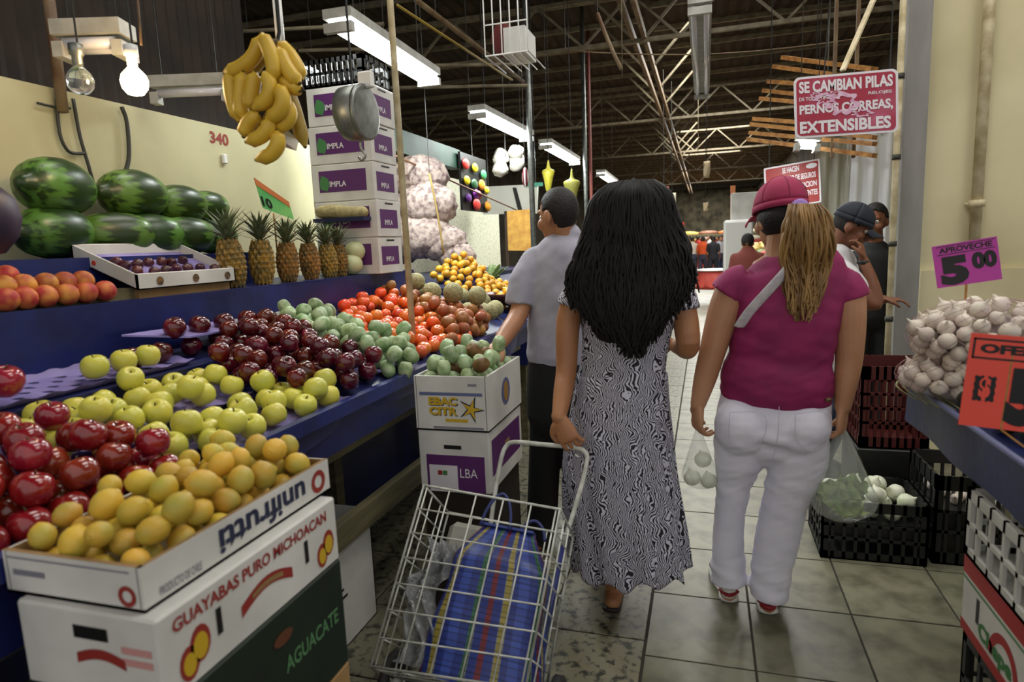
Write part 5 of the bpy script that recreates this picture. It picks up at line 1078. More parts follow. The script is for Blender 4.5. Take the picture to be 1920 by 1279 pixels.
b = MB(); sil(b, [(528, 1098, 1262, .07), (545, 1083, 1276, .092), (580, 1082, 1272, .11), (630, 1090, 1258, .115), (680, 1088, 1250, .108), (730, 1078, 1252, .118), (790, 1068, 1256, .135)], Y1)
b.limb([ls+V((.03, 0, .0)), ls+V((0, 0, -.01)), yp(1072, 578, Y1-.01)], [.05, .058, .064], (1, 0, 0), 16, 3, 'flat'); b.limb([rs-V((.03, 0, 0)), rs, yp(1281, 584, Y1-.01)], [.05, .058, .062], (1, 0, 0), 16, 3, 'flat')
remesh(b.build('dress_top', md, pw1), .007, 5)
rows = [(700, 1082, 1252, .112), (760, 1072, 1256, .13), (820, 1062, 1262, .145), (890, 1057, 1268, .155), (960, 1060, 1278, .165), (1020, 1066, 1286, .172), (1062, 1070, 1290, .175)]
LP, RP = catmull([yp(r[1], r[0], Y1) for r in rows], 5), catmull([yp(r[2], r[0], Y1) for r in rows], 5); DP_ = [v_.x for v_ in catmull([(r[3], 0, 0) for r in rows], 5)]
NG = 120
def skirt(u, v):
    j = v*(len(LP)-1); i = min(int(j), len(LP)-2); t = j-i; l = LP[i].lerp(LP[i+1], t); r_ = RP[i].lerp(RP[i+1], t); dp = DP_[i]+(DP_[i+1]-DP_[i])*t
    g = 2*math.pi*u; fl = 1+v**1.5*(.055*math.sin(11*g+2*v)+.035*math.sin(17*g+1.3))
    c = (l+r_)/2; a = (r_-l)/2; p = c+a*math.cos(g)*fl+V((0, -1, 0))*dp*math.sin(g)*fl
    p.z += v**3*(.05*max(0, -math.cos(g))**2+.018*math.sin(11*g+.8)-.02*max(0, math.cos(g-.35))**6)
    return p
b = MB(); b.grid(skirt, NG, 40); sk = b.build('skirt', md, pw1, True); so = sk.modifiers.new('thickness', 'SOLIDIFY'); so.thickness = .004
b = MB(); b.limb([V((f1.x, f1.y-.01, .012)), V((f1.x, f1.y+.1, .012)), V((f1.x-.008, f1.y+.235, .012))], [(.036, .011), (.034, .01), (.04, .01)], (1, 0, 0), 16, 4); b.build('sandal', mat('black_sandal', '12100e', .6), pw1, True)
b = MB(); b.limb([V((f2.x, f2.y-.01, .012)), V((f2.x, f2.y+.1, .012)), V((f2.x, f2.y+.235, .012))], [(.036, .011), (.034, .01), (.04, .01)], (1, 0, 0), 16, 4); b.build('sandal', D.materials['black_sandal'], pw1, True)
b = MB(); q = wr_+(yp(1074, 838, 2.145)-wr_)*1.28; b.lathe([(.0095, -.002), (.0115, -.002), (.0115, .002), (.0095, .002)], 14, q+V((.004, -.004, 0)), Matrix.Rotation(.5, 4, 'Y')); b.build('ring', mat('silver_ring', 'd0d0d0', .2, 1), pw1, True)
# hair: inner mass plus wavy locks
b = MB(); sil(b, [(337, 1184, 1192, .008, .0), (339, 1172, 1204, .04, .0), (344, 1154, 1222, .075, .0), (354, 1138, 1239, .1, .0), (372, 1124, 1253, .118, .0), (400, 1117, 1258, .12, .0), (440, 1112, 1264, .105, -.015), (490, 1102, 1274, .075, -.045), (550, 1098, 1276, .05, -.08), (600, 1112, 1256, .03, -.1), (622, 1140, 1236, .015, -.105)], Y1-.01)
hr = b.build('hair', M['blackhair'], pw1, True)
wtab = [(334, .02), (342, .075), (352, .105), (375, .142), (420, .158), (470, .192), (520, .213), (560, .208), (600, .17), (640, .12), (660, .09)]
dtab = [(335, .0), (340, -.07), (350, -.105), (375, -.128), (420, -.138), (470, -.142), (520, -.152), (560, -.158), (600, -.158), (660, -.15)]
def tab(T, y):
    for (a, p), (c, q) in zip(T, T[1:]):
        if y <= c: return p+(q-p)*max(0, (y-a))/(c-a)
    return T[-1][1]
def lock(i):
    a = -1+2*((i*.618) % 1); dep = rnd.random(); ye = 655-95*abs(a)**2-rnd.random()*45+12*math.sin(a*5); ph = rnd.random()*6; P = []
    for j in range(11):
        y = 342+(ye-342)*(j/10)**1.15; w_ = tab(wtab, y); e = math.sqrt(max(0, 1-a*a*.9)); xx = a*w_+.016*math.sin(ph+j*1.2)*(j/10)+.016*(j/10)**3*rnd.uniform(-1, 1)
        p = yp(1187, y, Y1); P.append(p+V((xx, (tab(dtab, y)*(.35+.65*e) if y < 470 else tab(dtab, y)*(.6+.4*e))+.02*dep-.004*math.sin(ph*2+j*1.3), 0)))
    return P
strands(760, lock, .0058, M['blackhair'], 'hair_lock', pw1)
# ---- woman in the magenta shirt
Y2 = 2.5
pw2 = thing('person', 'woman in magenta shirt, white trousers and pink cap carrying two plastic bags', 'person', (.2, Y2, 0))
b = MB(); hc = yp(1462, 408, Y2+.02)
at2, l2, f2_, u2, MX2 = head(b, hc, (-.42, 1, -.05), .95)
b.limb([hc+V((.01, -.02, -.05)), yp(1465, 470, Y2), yp(1470, 505, Y2)], [.052, .054, .08], (1, 0, 0), 16, 3)
sil(b, [(500, 1405, 1545, .06), (560, 1395, 1560, .09), (680, 1385, 1550, .1), (800, 1360, 1545, .1)], Y2)
ls, rs = yp(1375, 535, Y2), yp(1590, 540, Y2)
wl_, wr2 = yp(1309, 758, Y2-.03), yp(1580, 762, Y2-.03)
b.limb([ls, yp(1357, 585, Y2), yp(1337, 655, Y2-.01), yp(1322, 710, Y2-.02), wl_], [.058, .058, .049, .042, .029], (1, 0, 0), 18, 4)
b.limb([rs, yp(1592, 600, Y2), yp(1592, 670, Y2-.01), yp(1586, 715, Y2-.02), wr2], [.056, .056, .046, .04, .029], (1, 0, 0), 18, 4)
hand(b, wl_, (-.04, .02, -1), (.85, .4, 0), (.3, 1, 0), .72, 1.04, .14, .6); hand(b, wr2, (-.02, .02, -1), (-.85, .4, 0), (-.3, 1, 0), .72, 1.04, .14, .6)
fl2, fr2 = zp(1366, 1128, 0), zp(1440, 1150, 0)
leg_foot(b, yp(1388, 800, Y2), yp(1371, 960, Y2+.01), V((fl2.x, fl2.y+.05, .085)), V((fl2.x-.02, fl2.y+.2, .03)), (.055, .044, .034)); leg_foot(b, yp(1500, 800, Y2), yp(1473, 950, Y2), V((fr2.x, fr2.y+.05, .085)), V((fr2.x+.02, fr2.y+.2, .03)), (.055, .044, .034))
remesh(b.build('body', M['skinB'], pw2), .0036, 2)
mm = mat('magenta_knit', '8e1d57', .75, col2='7d184b', scale=12, detail=3, bump=.25, bscale=18)
b = MB(); sil(b, [(470, 1436, 1508, .05), (484, 1402, 1550, .075), (510, 1378, 1588, .1), (560, 1375, 1584, .125), (610, 1374, 1574, .135), (650, 1368, 1566, .13), (672, 1366, 1562, .124), (690, 1356, 1566, .138), (715, 1350, 1565, .142), (737, 1348, 1563, .138)], Y2)
b.limb([ls+V((.05, 0, .03)), ls+V((.01, 0, .012)), yp(1362, 552, Y2)], [.048, .06, .067], (1, 0, 0), 18, 3, 'flat'); b.limb([rs-V((.05, 0, -.03)), rs+V((-.01, 0, .012)), yp(1594, 560, Y2)], [.048, .06, .066], (1, 0, 0), 18, 3, 'flat')
wrinkle(remesh(b.build('shirt', mm, pw2), .007, 6), .004, 4, 26, zf=lambda z: 1.2 if z < 1.12 else .5)
mw = mat('white_denim', 'e4e3ee', .7, col2='d9d8e6', scale=8, detail=4, bump=.3, bscale=16)
b = MB(); sil(b, [(722, 1356, 1560, .125), (750, 1350, 1560, .13), (780, 1343, 1560, .142), (806, 1339, 1557, .146), (818, 1341, 1552, .12)], Y2)
for k, (u, dx) in enumerate(((1392, 0), (1500, 0))): b.ball(yp(u, 800, Y2-.05), (.103, .105, .115), 18, 12)
sil(b, [(815, 1338, 1446, .118), (842, 1338, 1440, .115), (868, 1339, 1431, .11), (900, 1342, 1413, .09), (940, 1341, 1402, .078), (1000, 1337, 1395, .072), (1045, 1334, 1397, .076), (1092, 1332, 1402, .08)], Y2, cap='flat', dy=.01)
sil(b, [(815, 1446, 1557, .118), (842, 1446, 1556, .115), (868, 1442, 1551, .11), (900, 1436, 1534, .094), (940, 1429, 1517, .082), (1000, 1417, 1502, .076), (1060, 1409, 1488, .077), (1116, 1405, 1478, .08)], Y2-.01, cap='flat')
wrinkle(remesh(b.build('trousers', mw, pw2), .007, 5), .0055, 5, 26, zf=lambda z: .35+1.1*math.exp(-((z-.52)/.1)**2)+.8*math.exp(-((z-.16)/.08)**2)+.7*math.exp(-((z-.7)/.05)**2))
b = MB(); ms_ = mat('white_stitch', 'c8c7d6', .8)
for pts_ in (((1365, 752), (1366, 800), (1395, 822), (1424, 800), (1424, 754), (1365, 752)), ((1480, 754), (1482, 800), (1510, 822), (1538, 800), (1538, 752), (1480, 754)), ((1452, 742), (1449, 800), (1440, 850))):
    Q = catmull([yp(x, y, Y2) for x, y in pts_], 6); b.limb([q+V((0, -.125-.045*math.exp(-((q.z-.8)/.12)**2)*abs(1), 0)) for q in Q], [.0011]*len(Q), (1, 0, 0), 4, 1, False)
b.build('seam', ms_, pw2)
q = yp(1553, 750, Y2-.1); b = MB(); b.ball(q, (.012, .006, .008), 10, 6); b.build('rivet', mat('brass_rivet', '6a5a3a', .4, .6), pw2, True)
msh = mat('white_red_trainer', 'd2cfc8', .5, col2='8f1d26', scale=13, detail=1, lo=.52, hi=.56); mso = mat('white_rubber_sole', 'c9c8c0', .6)
for f, dx in ((fl2, -.04), (fr2, .04)):
    b = MB(); b.limb([V((f.x, f.y+.005, .042)), V((f.x, f.y+.06, .06)), V((f.x+dx*.5, f.y+.14, .055)), V((f.x+dx, f.y+.23, .038))], [(.034, .034), (.039, .048), (.043, .04), (.036, .024)], (1, 0, 0), 18, 4); s_ = b.build('shoe', msh, pw2, True)
    b = MB(); b.limb([V((f.x, f.y-.005, .014)), V((f.x, f.y+.06, .013)), V((f.x+dx*.5, f.y+.14, .013)), V((f.x+dx, f.y+.245, .014))], [(.037, .014), (.04, .013), (.046, .013), (.038, .013)], (1, 0, 0), 18, 4); b.build('sole', mso, s_, True)
    b = MB(); b.limb([V((f.x-.03, f.y+.0, .05)), V((f.x, f.y-.03, .045)), V((f.x+.03, f.y+.0, .05))], [(.006, .014)]*3, (0, 0, 1), 8, 4); b.build('heel_patch', mat('red_heel_patch', '8d1c28', .5), s_, True)
# cap, ponytail, strap
cap_c = hc+V((0, 0, .045)); mcap = mat('pink_cap_cotton', 'a62c56', .8, col2='93254a', scale=10, bump=.15, bscale=30)
b = MB()
def dome(u, v): g = 2*math.pi*u; a = v*math.pi/2; p = V((.088*math.cos(a)*math.cos(g), .104*math.cos(a)*math.sin(g), .098*math.sin(a)-.012*math.cos(a)*math.sin(g))); return cap_c+(MX2.to_3x3()@p)
b.grid(dome, 36, 12); b.grid(lambda u, v: dome(u, 0)-V((0, 0, .022*v)), 36, 2); cp_ = b.build('cap', mcap, pw2, True); so = cp_.modifiers.new('t', 'SOLIDIFY'); so.thickness = .003
b = MB(); b.grid(lambda u, v: cap_c+MX2.to_3x3()@V((.086*math.sin((u-.5)*2.5)*(1-.12*v), .07+.035*math.cos((u-.5)*2.5)+.075*v*math.cos((u-.5)*2), -.02-.02*v-.03*((u-.5)*2)**2)), 16, 5); br = b.build('brim', mcap, cp_, True); so = br.modifiers.new('t', 'SOLIDIFY'); so.thickness = .004
b = MB(); b.ball(cap_c+V((0, 0, .099)), (.008, .008, .005), 10, 6); b.build('button', mcap, cp_, True)
for k in range(6):
    g = k*math.pi/3+.3; b = MB(); b.limb([cap_c+MX2.to_3x3()@V((.089*math.cos(a)*math.cos(g), .105*math.cos(a)*math.sin(g), .099*math.sin(a)-.012*math.cos(a)*math.sin(g))) for a in (0, .4, .8, 1.2, 1.5)], [.0014]*5, (1, 0, 0), 4, 2, False); b.build('seam', mat('dark_pink_thread', '7d1f40', .8) if k == 0 else D.materials['dark_pink_thread'], cp_)
b = MB(); b.ball(hc+V((0, -.012, .0)), (.079, .09, .075), 20, 14); b.v = [p if p[1] < hc.y+.03 else (p[0], hc.y+.03, p[2]) for p in b.v]; b.build('hair_under_cap', M['darkhair'], pw2, True)
pt = yp(1500, 388, Y2-.1)
b = MB(); b.lathe([(.016, -.012), (.026, -.01), (.03, 0), (.026, .01), (.016, .012)], 18, pt, Matrix.Rotation(1.2, 4, 'X')); b.build('scrunchie', mat('lilac_scrunchie', '9a7cc0', .8, bump=.4, bscale=60), pw2, True)
def pony(i):
    a, c = rnd.uniform(-1, 1), rnd.uniform(-1, 1); ye = rnd.uniform(520, 608)-35*abs(a); ph = rnd.random()*6; P = []
    for j in range(10):
        t = j/9; y = 386+(ye-386)*t; cx_ = 1500+4*math.sin(t*3)-4*t; w_ = (10+36*math.sin(math.pi*min(1, .12+t*.7))**.8)*(1-.2*t*t)
        p = yp(cx_+a*w_+5*math.sin(ph+j*1.1)*(.3+t), y, Y2); dd = -.105-.05*math.sin(math.pi*min(1, t*1.4+.1))*(1-.5*t)-.035*t; P.append(p+V((0, dd+.018*c, 0)))
    return P
strands(230, pony, .0052, M['blond'], 'ponytail', pw2)
b = MB(); Q = [yp(x, y, Y2) for x, y in ((1383, 604), (1400, 577), (1430, 543), (1458, 513), (1482, 486), (1492, 470))]; dq = (-.125, -.148, -.152, -.144, -.118, -.07)
b.limb([q+V((0, d, 0)) for q, d in zip(Q, dq)], [(.024, .0035)]*6, (.75, -.1, .66), 10, 5); b.limb([q+V((0, d+.002, 0)) for q, d in zip(Q, dq)], [(.009, .0045)]*6, (.75, -.1, .66), 8, 5)
b.build('bag_strap', mat('white_strap_webbing', 'd3d1d2', .6, col2='bdbabd', scale=40), pw2, True)
# ---- plastic bags held by her
def poly(name): return mat(name, 'e4e8e4', .2, alpha=.26, col2='cfd6ce', scale=6, bump=.5, bscale=14, spec=.8)
def bagthing(label, hold, c, rad, neck, seed, m):
    o = thing('plastic_bag', label, 'bag', c-V((0, 0, rad[2]))); b = MB(); H = hold.z-(c.z-rad[2])
    def fn(u, v):
        g = 2*math.pi*u; z = c.z-rad[2]+H*v; t = v*H/(2*rad[2])
        r = math.sin(math.acos(max(-1, min(1, 1-2*min(t, .5))))) if t < .5 else neck+(1-neck)*max(0, 1-(v-.5*2*rad[2]/H)/(1-.5*2*rad[2]/H))**1.1
        w_ = 1+.05*math.sin(7*g+seed+5*v)+.04*math.sin(13*g+9*v)*(.5+v); cx_ = c.lerp(V((hold.x, hold.y, c.z)), max(0, v-.2)/.8)
        return V((cx_.x+rad[0]*r*w_*math.cos(g), cx_.y+rad[1]*r*w_*math.sin(g), z))
    b.grid(fn, 48, 30); b.build('film', m, o, True); return o
ph_ = yp(1309, 800, Y2-.025); cB = yp(1313, 888, Y2-.03)
bagthing('small clear bag of three white onions in the left hand', ph_, cB, (.068, .055, .062), .12, 1, poly('clear_thin_bag'))
for x, y, dy in ((1318, 862, -.03), (1298, 896, -.045), (1329, 902, -.02)): p = yp(x, y, Y2+dy); place(P_['onion'], p, (.3, .2, x), 'white onion inside the small clear carried bag', 'onion', 'onions in the carried bag', .82)
ph_ = yp(1578, 800, Y2-.025); cB = yp(1580, 925, Y2-.03)
bagthing('large clear bag of lettuce in the right hand', ph_, cB, (.115, .10, .105), .1, 3, poly('clear_heavy_bag'))
lt_ = thing('lettuce', 'pale green lettuce inside the large clear carried bag', 'lettuce', cB-V((0, 0, .09)))
ml_ = mat('lettuce_leaf', '86a860', .55, col2='b9c98c', scale=14, detail=4, vary=0, bump=.5, bscale=30)
rl_ = random.Random(3)
for k in range(18):
    c = cB+V((rl_.uniform(-.05, .05), rl_.uniform(-.045, .045), rl_.uniform(-.055, .02))); n_ = V((rl_.uniform(-1, 1), rl_.uniform(-1, 1), rl_.uniform(.1, 1))).normalized(); x_ = n_.orthogonal().normalized(); y_ = n_.cross(x_); q0 = rl_.random()*6
    b = MB(); b.grid(lambda u, v: c+(x_*math.cos(2*math.pi*u)+y_*math.sin(2*math.pi*u))*.045*v+n_*(.016*v*v*math.sin(2*math.pi*u*5+q0)+.014*v*v), 30, 5); b.build('leaf', ml_, lt_, True)
# ---- man in the grey shirt
Y3 = 2.84
pm = thing('person', 'man with short dark hair in a pale grey T-shirt leaning on the star carton', 'person', (-.62, Y3, 0))
b = MB(); hc = yp(1047, 404, Y3); hf = V((-.80, .60, -.12))
at3, l3, f3, u3, MX3 = head(b, hc, hf, 1.0)
b.limb([hc+V((.02, 0, -.05)), yp(1062, 450, Y3), yp(1065, 480, Y3)], [.056, .058, .085], (1, 0, 0), 16, 3)
sil(b, [(475, 1015, 1105, .07), (560, 1005, 1112, .09), (680, 1005, 1108, .09), (760, 1000, 1106, .09)], Y3)
ls, rs = yp(1005, 490, Y3), yp(1115, 492, Y3)
hd_ = V((-.86, 2.50, 1.005)); el3 = yp(972, 590, 2.74)
b.limb([ls, yp(988, 535, Y3-.03), el3, yp(948, 628, 2.62), V((-.842, 2.545, 1.03))], [.052, .05, .043, .038, .03], (1, 0, 0), 18, 4)
hand(b, V((-.842, 2.545, 1.03)), (-.35, -.9, -.28), (-.1, .2, -1), (.9, -.3, 0), .25, 1.05, .25, .3)
b.limb([rs, yp(1125, 580, Y3), yp(1122, 640, Y3+.1), yp(1110, 640, Y3+.3)], [.05, .048, .042, .03], (1, 0, 0), 16, 4); hand(b, yp(1110, 640, Y3+.3), (-.3, 1, 0), (-1, 0, 0), (0, 0, 1), .5)
leg_foot(b, yp(1030, 740, Y3), V((-.73, Y3+.02, .5)), V((-.76, Y3, .09)), V((-.84, Y3+.13, .03))); leg_foot(b, yp(1085, 740, Y3), V((-.57, Y3+.05, .5)), V((-.58, Y3+.1, .09)), V((-.62, Y3+.25, .03)))
remesh(b.build('body', M['skinC'], pm), .0042, 2); eyes(pm, at3)
mg = mat('pale_grey_cotton', 'a9a8b6', .8, col2='9b9aa8', scale=9, detail=3, bump=.3, bscale=13)
b = MB(); sil(b, [(440, 1046, 1090, .05), (455, 1022, 1106, .08), (480, 1000, 1120, .105), (530, 992, 1124, .12), (600, 990, 1120, .125), (640, 988, 1116, .122), (666, 987, 1114, .125)], Y3)
b.limb([ls+V((.04, 0, .02)), ls, yp(982, 530, Y3-.04), yp(976, 572, Y3-.06)], [.055, .066, .07, .072], (1, 0, 0), 18, 3, 'flat'); b.limb([rs-V((.04, 0, -.02)), rs, yp(1128, 560, Y3)], [.055, .062, .064], (1, 0, 0), 18, 3)
wrinkle(remesh(b.build('shirt', mg, pm), .008, 5), .006, 6, 12)
mb_ = mat('black_trousers', '0b0b0e', .8)
b = MB(); sil(b, [(655, 992, 1112, .115), (720, 988, 1114, .12), (780, 988, 1114, .12)], Y3)
for kx, ax, ay in ((yp(1030, 770, Y3), -.76, Y3), (yp(1085, 770, Y3), -.58, Y3+.1)): b.limb([kx, V((kx.x*.5+ax*.5, Y3+.02, .5)), V((ax, ay, .05))], [.095, .078, .075], (1, 0, 0), 16, 3)
remesh(b.build('trousers', mb_, pm), .009, 4)
for ax, ay, tx, ty in ((-.76, Y3, -.84, Y3+.16), (-.58, Y3+.1, -.62, Y3+.28)): b = MB(); b.limb([V((ax, ay-.04, .035)), V((ax, ay+.03, .045)), V((tx, ty, .03))], [(.04, .035), (.046, .045), (.04, .028)], (1, 0, 0), 14, 4); b.build('shoe', mb_, pm, True)
def shorthair(at, Mx, c, s, m, parent, line=.018, thick=1.075, seed=0):
    b = MB(); n, k = 40, 26; vs = []; keep = []
    for j in range(k+1):
        a = -math.pi/2+math.pi*j/k
        for i in range(n):
            g = 2*math.pi*i/n; p = V((.075*math.cos(a)*math.cos(g), .094*math.cos(a)*math.sin(g)-.005, .096*math.sin(a)+.022)); q = p*s; q = V((q.x*thick, q.y*thick-.004*s, q.z*thick)); q *= 1+.012*noise.noise((p.x*60+seed, p.y*60, p.z*60)); vs.append(V(c)+Mx.to_3x3()@q)
            f = p.y/.094; lim = (line+.028*(f > .35)+.05*max(0, f-.35)) if f > -.15 else line-.105*min(1, (-f-.15)/.22)
            if abs(p.x) > .055 and -.2 < f < .2: lim = max(lim, .016)
            keep.append(p.z > lim)
    b.add(vs, [(j*n+i, j*n+(i+1) % n, (j+1)*n+(i+1) % n, (j+1)*n+i) for j in range(k) for i in range(n) if keep[j*n+i] and keep[(j+1)*n+i]])
    o = b.build('hair', m, parent, True); so = o.modifiers.new('t', 'SOLIDIFY'); so.thickness = .012; so.offset = -1; return o
shorthair(at3, MX3, hc, 1.0, M['darkhair'], pm, thick=1.05)
# ---- man in the navy cap, bowing his head
Y4 = 4.03
pc_ = thing('person', 'man in a navy cap and white shirt bowing his head beside the column', 'person', (.72, Y4, 0))
b = MB(); hc = yp(1596, 425, Y4); hf = V((.86, -.12, -.42))
at4, l4, f4, u4, MX4 = head(b, hc, hf, .98)
b.limb([hc+V((-.05, .01, -.03)), yp(1560, 455, Y4), yp(1540, 485, Y4)], [.055, .06, .09], (1, 0, 0), 16, 3)
sil(b, [(490, 1495, 1590, .08), (600, 1490, 1600, .1), (720, 1500, 1600, .1)], Y4)
sh4 = yp(1580, 510, Y4-.12); el4 = yp(1640, 570, Y4-.16); w4 = yp(1619, 488, Y4-.12)
b.limb([sh4, yp(1615, 552, Y4-.16), el4, yp(1636, 535, Y4-.15), w4], [.05, .046, .042, .036, .027], (0, 1, 0), 16, 4); hand(b, w4, (-.15, .1, 1), (-.9, .3, .1), (-.3, -1, 0), .6, .95)
e5 = yp(1590, 570, Y4+.05); b.limb([yp(1560, 510, Y4+.1), e5, yp(1655, 562, Y4-.1)], [.05, .042, .028], (0, 1, 0), 16, 4); hand(b, yp(1655, 562, Y4-.1), (1, -.2, 0), (0, 0, -1), (0, -1, 0), .4, .9)
leg_foot(b, yp(1540, 700, Y4), V((.70, Y4-.08, .48)), V((.62, Y4+.02, .09)), V((.68, Y4-.1, .03))); leg_foot(b, yp(1580, 700, Y4), V((.74, Y4+.05, .48)), V((.66, Y4+.14, .09)), V((.72, Y4+.03, .03)))
remesh(b.build('body', M['skinD'], pc_), .008, 4); eyes(pc_, at4, .98)
b = MB(); sil(b, [(455, 1532, 1572, .06), (478, 1508, 1600, .1), (520, 1495, 1612, .125), (600, 1488, 1612, .13), (690, 1490, 1608, .13)], Y4); b.limb([sh4-V((.05, -.05, -.02)), sh4, yp(1605, 540, Y4-.15)], [.06, .066, .066], (0, 1, 0), 16, 3)
remesh(b.build('shirt', mat('white_cotton', 'd2d2d2', .8, bump=.2, bscale=12), pc_), .009, 4)
mj = mat('blue_jeans', '2f3f58', .8, col2='24324a', scale=10)
b = MB(); sil(b, [(680, 1500, 1606, .12), (730, 1500, 1610, .125)], Y4); b.limb([yp(1545, 715, Y4), V((.72, Y4-.1, .48)), V((.62, Y4+.02, .06))], [.1, .085, .08], (1, 0, 0), 16, 3); b.limb([yp(1585, 715, Y4), V((.78, Y4+.05, .48)), V((.66, Y4+.14, .06))], [.1, .085, .08], (1, 0, 0), 16, 3)
remesh(b.build('jeans', mj, pc_), .01, 3)
for ax, ay in ((.62, Y4+.02), (.66, Y4+.14)): b = MB(); b.limb([V((ax-.03, ay, .035)), V((ax+.05, ay-.04, .05)), V((ax+.14, ay-.1, .03))], [(.04, .035), (.046, .045), (.04, .028)], (0, 1, 0), 14, 4); b.build('shoe', mb_, pc_, True)
shorthair(at4, MX4, hc, .98, M['darkhair'], pc_, line=.0, thick=1.03)
mn = mat('navy_cap_cotton', '1b222e', .8, col2='151b26', scale=12); b = MB(); cc4 = hc+MX4.to_3x3()@V((0, -.005, .05))
def dome4(u, v): g = 2*math.pi*u; a = v*math.pi/2; return cc4+MX4.to_3x3()@V((.088*math.cos(a)*math.cos(g), .106*math.cos(a)*math.sin(g), .088*math.sin(a)))
b.grid(dome4, 32, 10); b.grid(lambda u, v: dome4(u, 0)-MX4.to_3x3()@V((0, 0, .025*v)), 32, 2); c4 = b.build('cap', mn, pc_, True); so = c4.modifiers.new('t', 'SOLIDIFY'); so.thickness = .003
b = MB(); b.grid(lambda u, v: cc4+MX4.to_3x3()@V((.086*math.sin((u-.5)*2.5)*(1-.12*v), .072+.035*math.cos((u-.5)*2.5)+.075*v*math.cos((u-.5)*2), -.02-.02*v-.03*((u-.5)*2)**2)), 16, 5); br = b.build('brim', mn, c4, True); so = br.modifiers.new('t', 'SOLIDIFY'); so.thickness = .004
b = MB(); b.lathe([(.028, -.012), (.033, -.01), (.033, .01), (.028, .012)], 20, w4-(V((0, 0, .012))), Matrix.Rotation(.15, 4, 'Y')); b.build('watch', mat('dark_watch', '16140f', .4), pc_, True)
# ---- person in black behind the column pipe
Y5 = 5.0
pd = thing('person', 'person with dark hair in black clothing half hidden by the grey column', 'person', (1.0, Y5, 0))
b = MB(); hc = yp(1640, 415, Y5); at5, l5, f5, u5, MX5 = head(b, hc, (-.45, -1, -.1), .98); b.limb([hc-V((0, 0, .05)), hc-V((0, -.02, .2))], [.052, .07], (1, 0, 0), 14, 1)
zc = hc.z
b.limb([(hc.x, Y5, zc-.24), (hc.x, Y5, .95)], [(.14, .08), (.12, .09)], (1, 0, 0), 16, 1)
for s in (-1, 1): b.limb([(hc.x+s*.17, Y5, zc-.26), (hc.x+s*.21, Y5-.02, zc-.52), (hc.x+s*.16, Y5-.2, zc-.62)], [.045, .04, .028], (1, 0, 0), 14, 3); hand(b, V((hc.x+s*.16, Y5-.2, zc-.62)), (-s*.2, -1, 0), (-s, 0, -.3), (0, 0, 1), .4, .95); leg_foot(b, V((hc.x+s*.08, Y5, .9)), V((hc.x+s*.09, Y5, .48)), V((hc.x+s*.09, Y5, .09)), V((hc.x+s*.1, Y5-.15, .03)))
remesh(b.build('body', M['skinD'], pd), .009, 4); eyes(pd, at5, .98); shorthair(at5, MX5, hc, .98, M['darkhair'], pd, thick=1.12)
b = MB(); b.limb([(hc.x, Y5, zc-.19), (hc.x, Y5, zc-.26), (hc.x, Y5, zc-.5), (hc.x, Y5, .85)], [(.1, .07), (.19, .1), (.17, .115), (.17, .12)], (1, 0, 0), 20, 3)
for s in (-1, 1): b.limb([(hc.x+s*.17, Y5, zc-.25), (hc.x+s*.21, Y5-.02, zc-.5)], [.06, .055], (1, 0, 0), 14, 1); b.limb([(hc.x+s*.08, Y5, .9), (hc.x+s*.09, Y5, .5), (hc.x+s*.09, Y5, .06)], [.1, .085, .08], (1, 0, 0), 16, 3)
remesh(b.build('black_clothes', mb_, pd), .012, 3)
# ------------------------------------------------------------------ the market beyond
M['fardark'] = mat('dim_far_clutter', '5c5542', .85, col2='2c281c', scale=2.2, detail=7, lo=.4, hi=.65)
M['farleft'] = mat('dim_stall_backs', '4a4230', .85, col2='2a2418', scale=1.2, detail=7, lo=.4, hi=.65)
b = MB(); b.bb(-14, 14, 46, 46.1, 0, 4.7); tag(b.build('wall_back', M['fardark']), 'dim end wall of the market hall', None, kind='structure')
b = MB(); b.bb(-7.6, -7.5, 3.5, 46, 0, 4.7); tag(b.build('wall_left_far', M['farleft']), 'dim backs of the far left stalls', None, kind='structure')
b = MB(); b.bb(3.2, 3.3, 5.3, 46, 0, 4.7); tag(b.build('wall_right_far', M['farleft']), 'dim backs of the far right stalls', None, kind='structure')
M['whitewall'] = mat('white_netted_panel', 'd8d6bd', .8, col2='a9a78d', scale=28, detail=4, lo=.45, hi=.75, bump=.2)
b = MB(); b.bb(-3.08, -3.0, 3.9, 9.4, 0, 2.3); tag(b.build('wall_left_mid', M['whitewall']), 'bright off-white panel behind the second stall', None, kind='structure')
b = MB(); b.bb(-4.9, -3.08, 9.3, 9.4, 0, 2.3); tag(b.build('wall_left_return', M['whitewall']), 'off-white return panel closing the second stall', None, kind='structure')
g0, g1 = xp(705, 228, -2.4), xp(862, 286, -2.4)
b = MB(); b.bb(-2.5, -2.4, 4.05, g1.y, 2.24, 2.43); tag(b.build('trim_1', M['greenfascia']), 'dark green fascia board above the sacks', None, kind='structure')
rod('brown_rail', xp(705, 276, -2.3), xp(1000, 408, -2.3), .009, mat('brown_rail_paint', '6b4a34', .6), 'thin brown rail slanting away above the garlic sacks', 'rail')
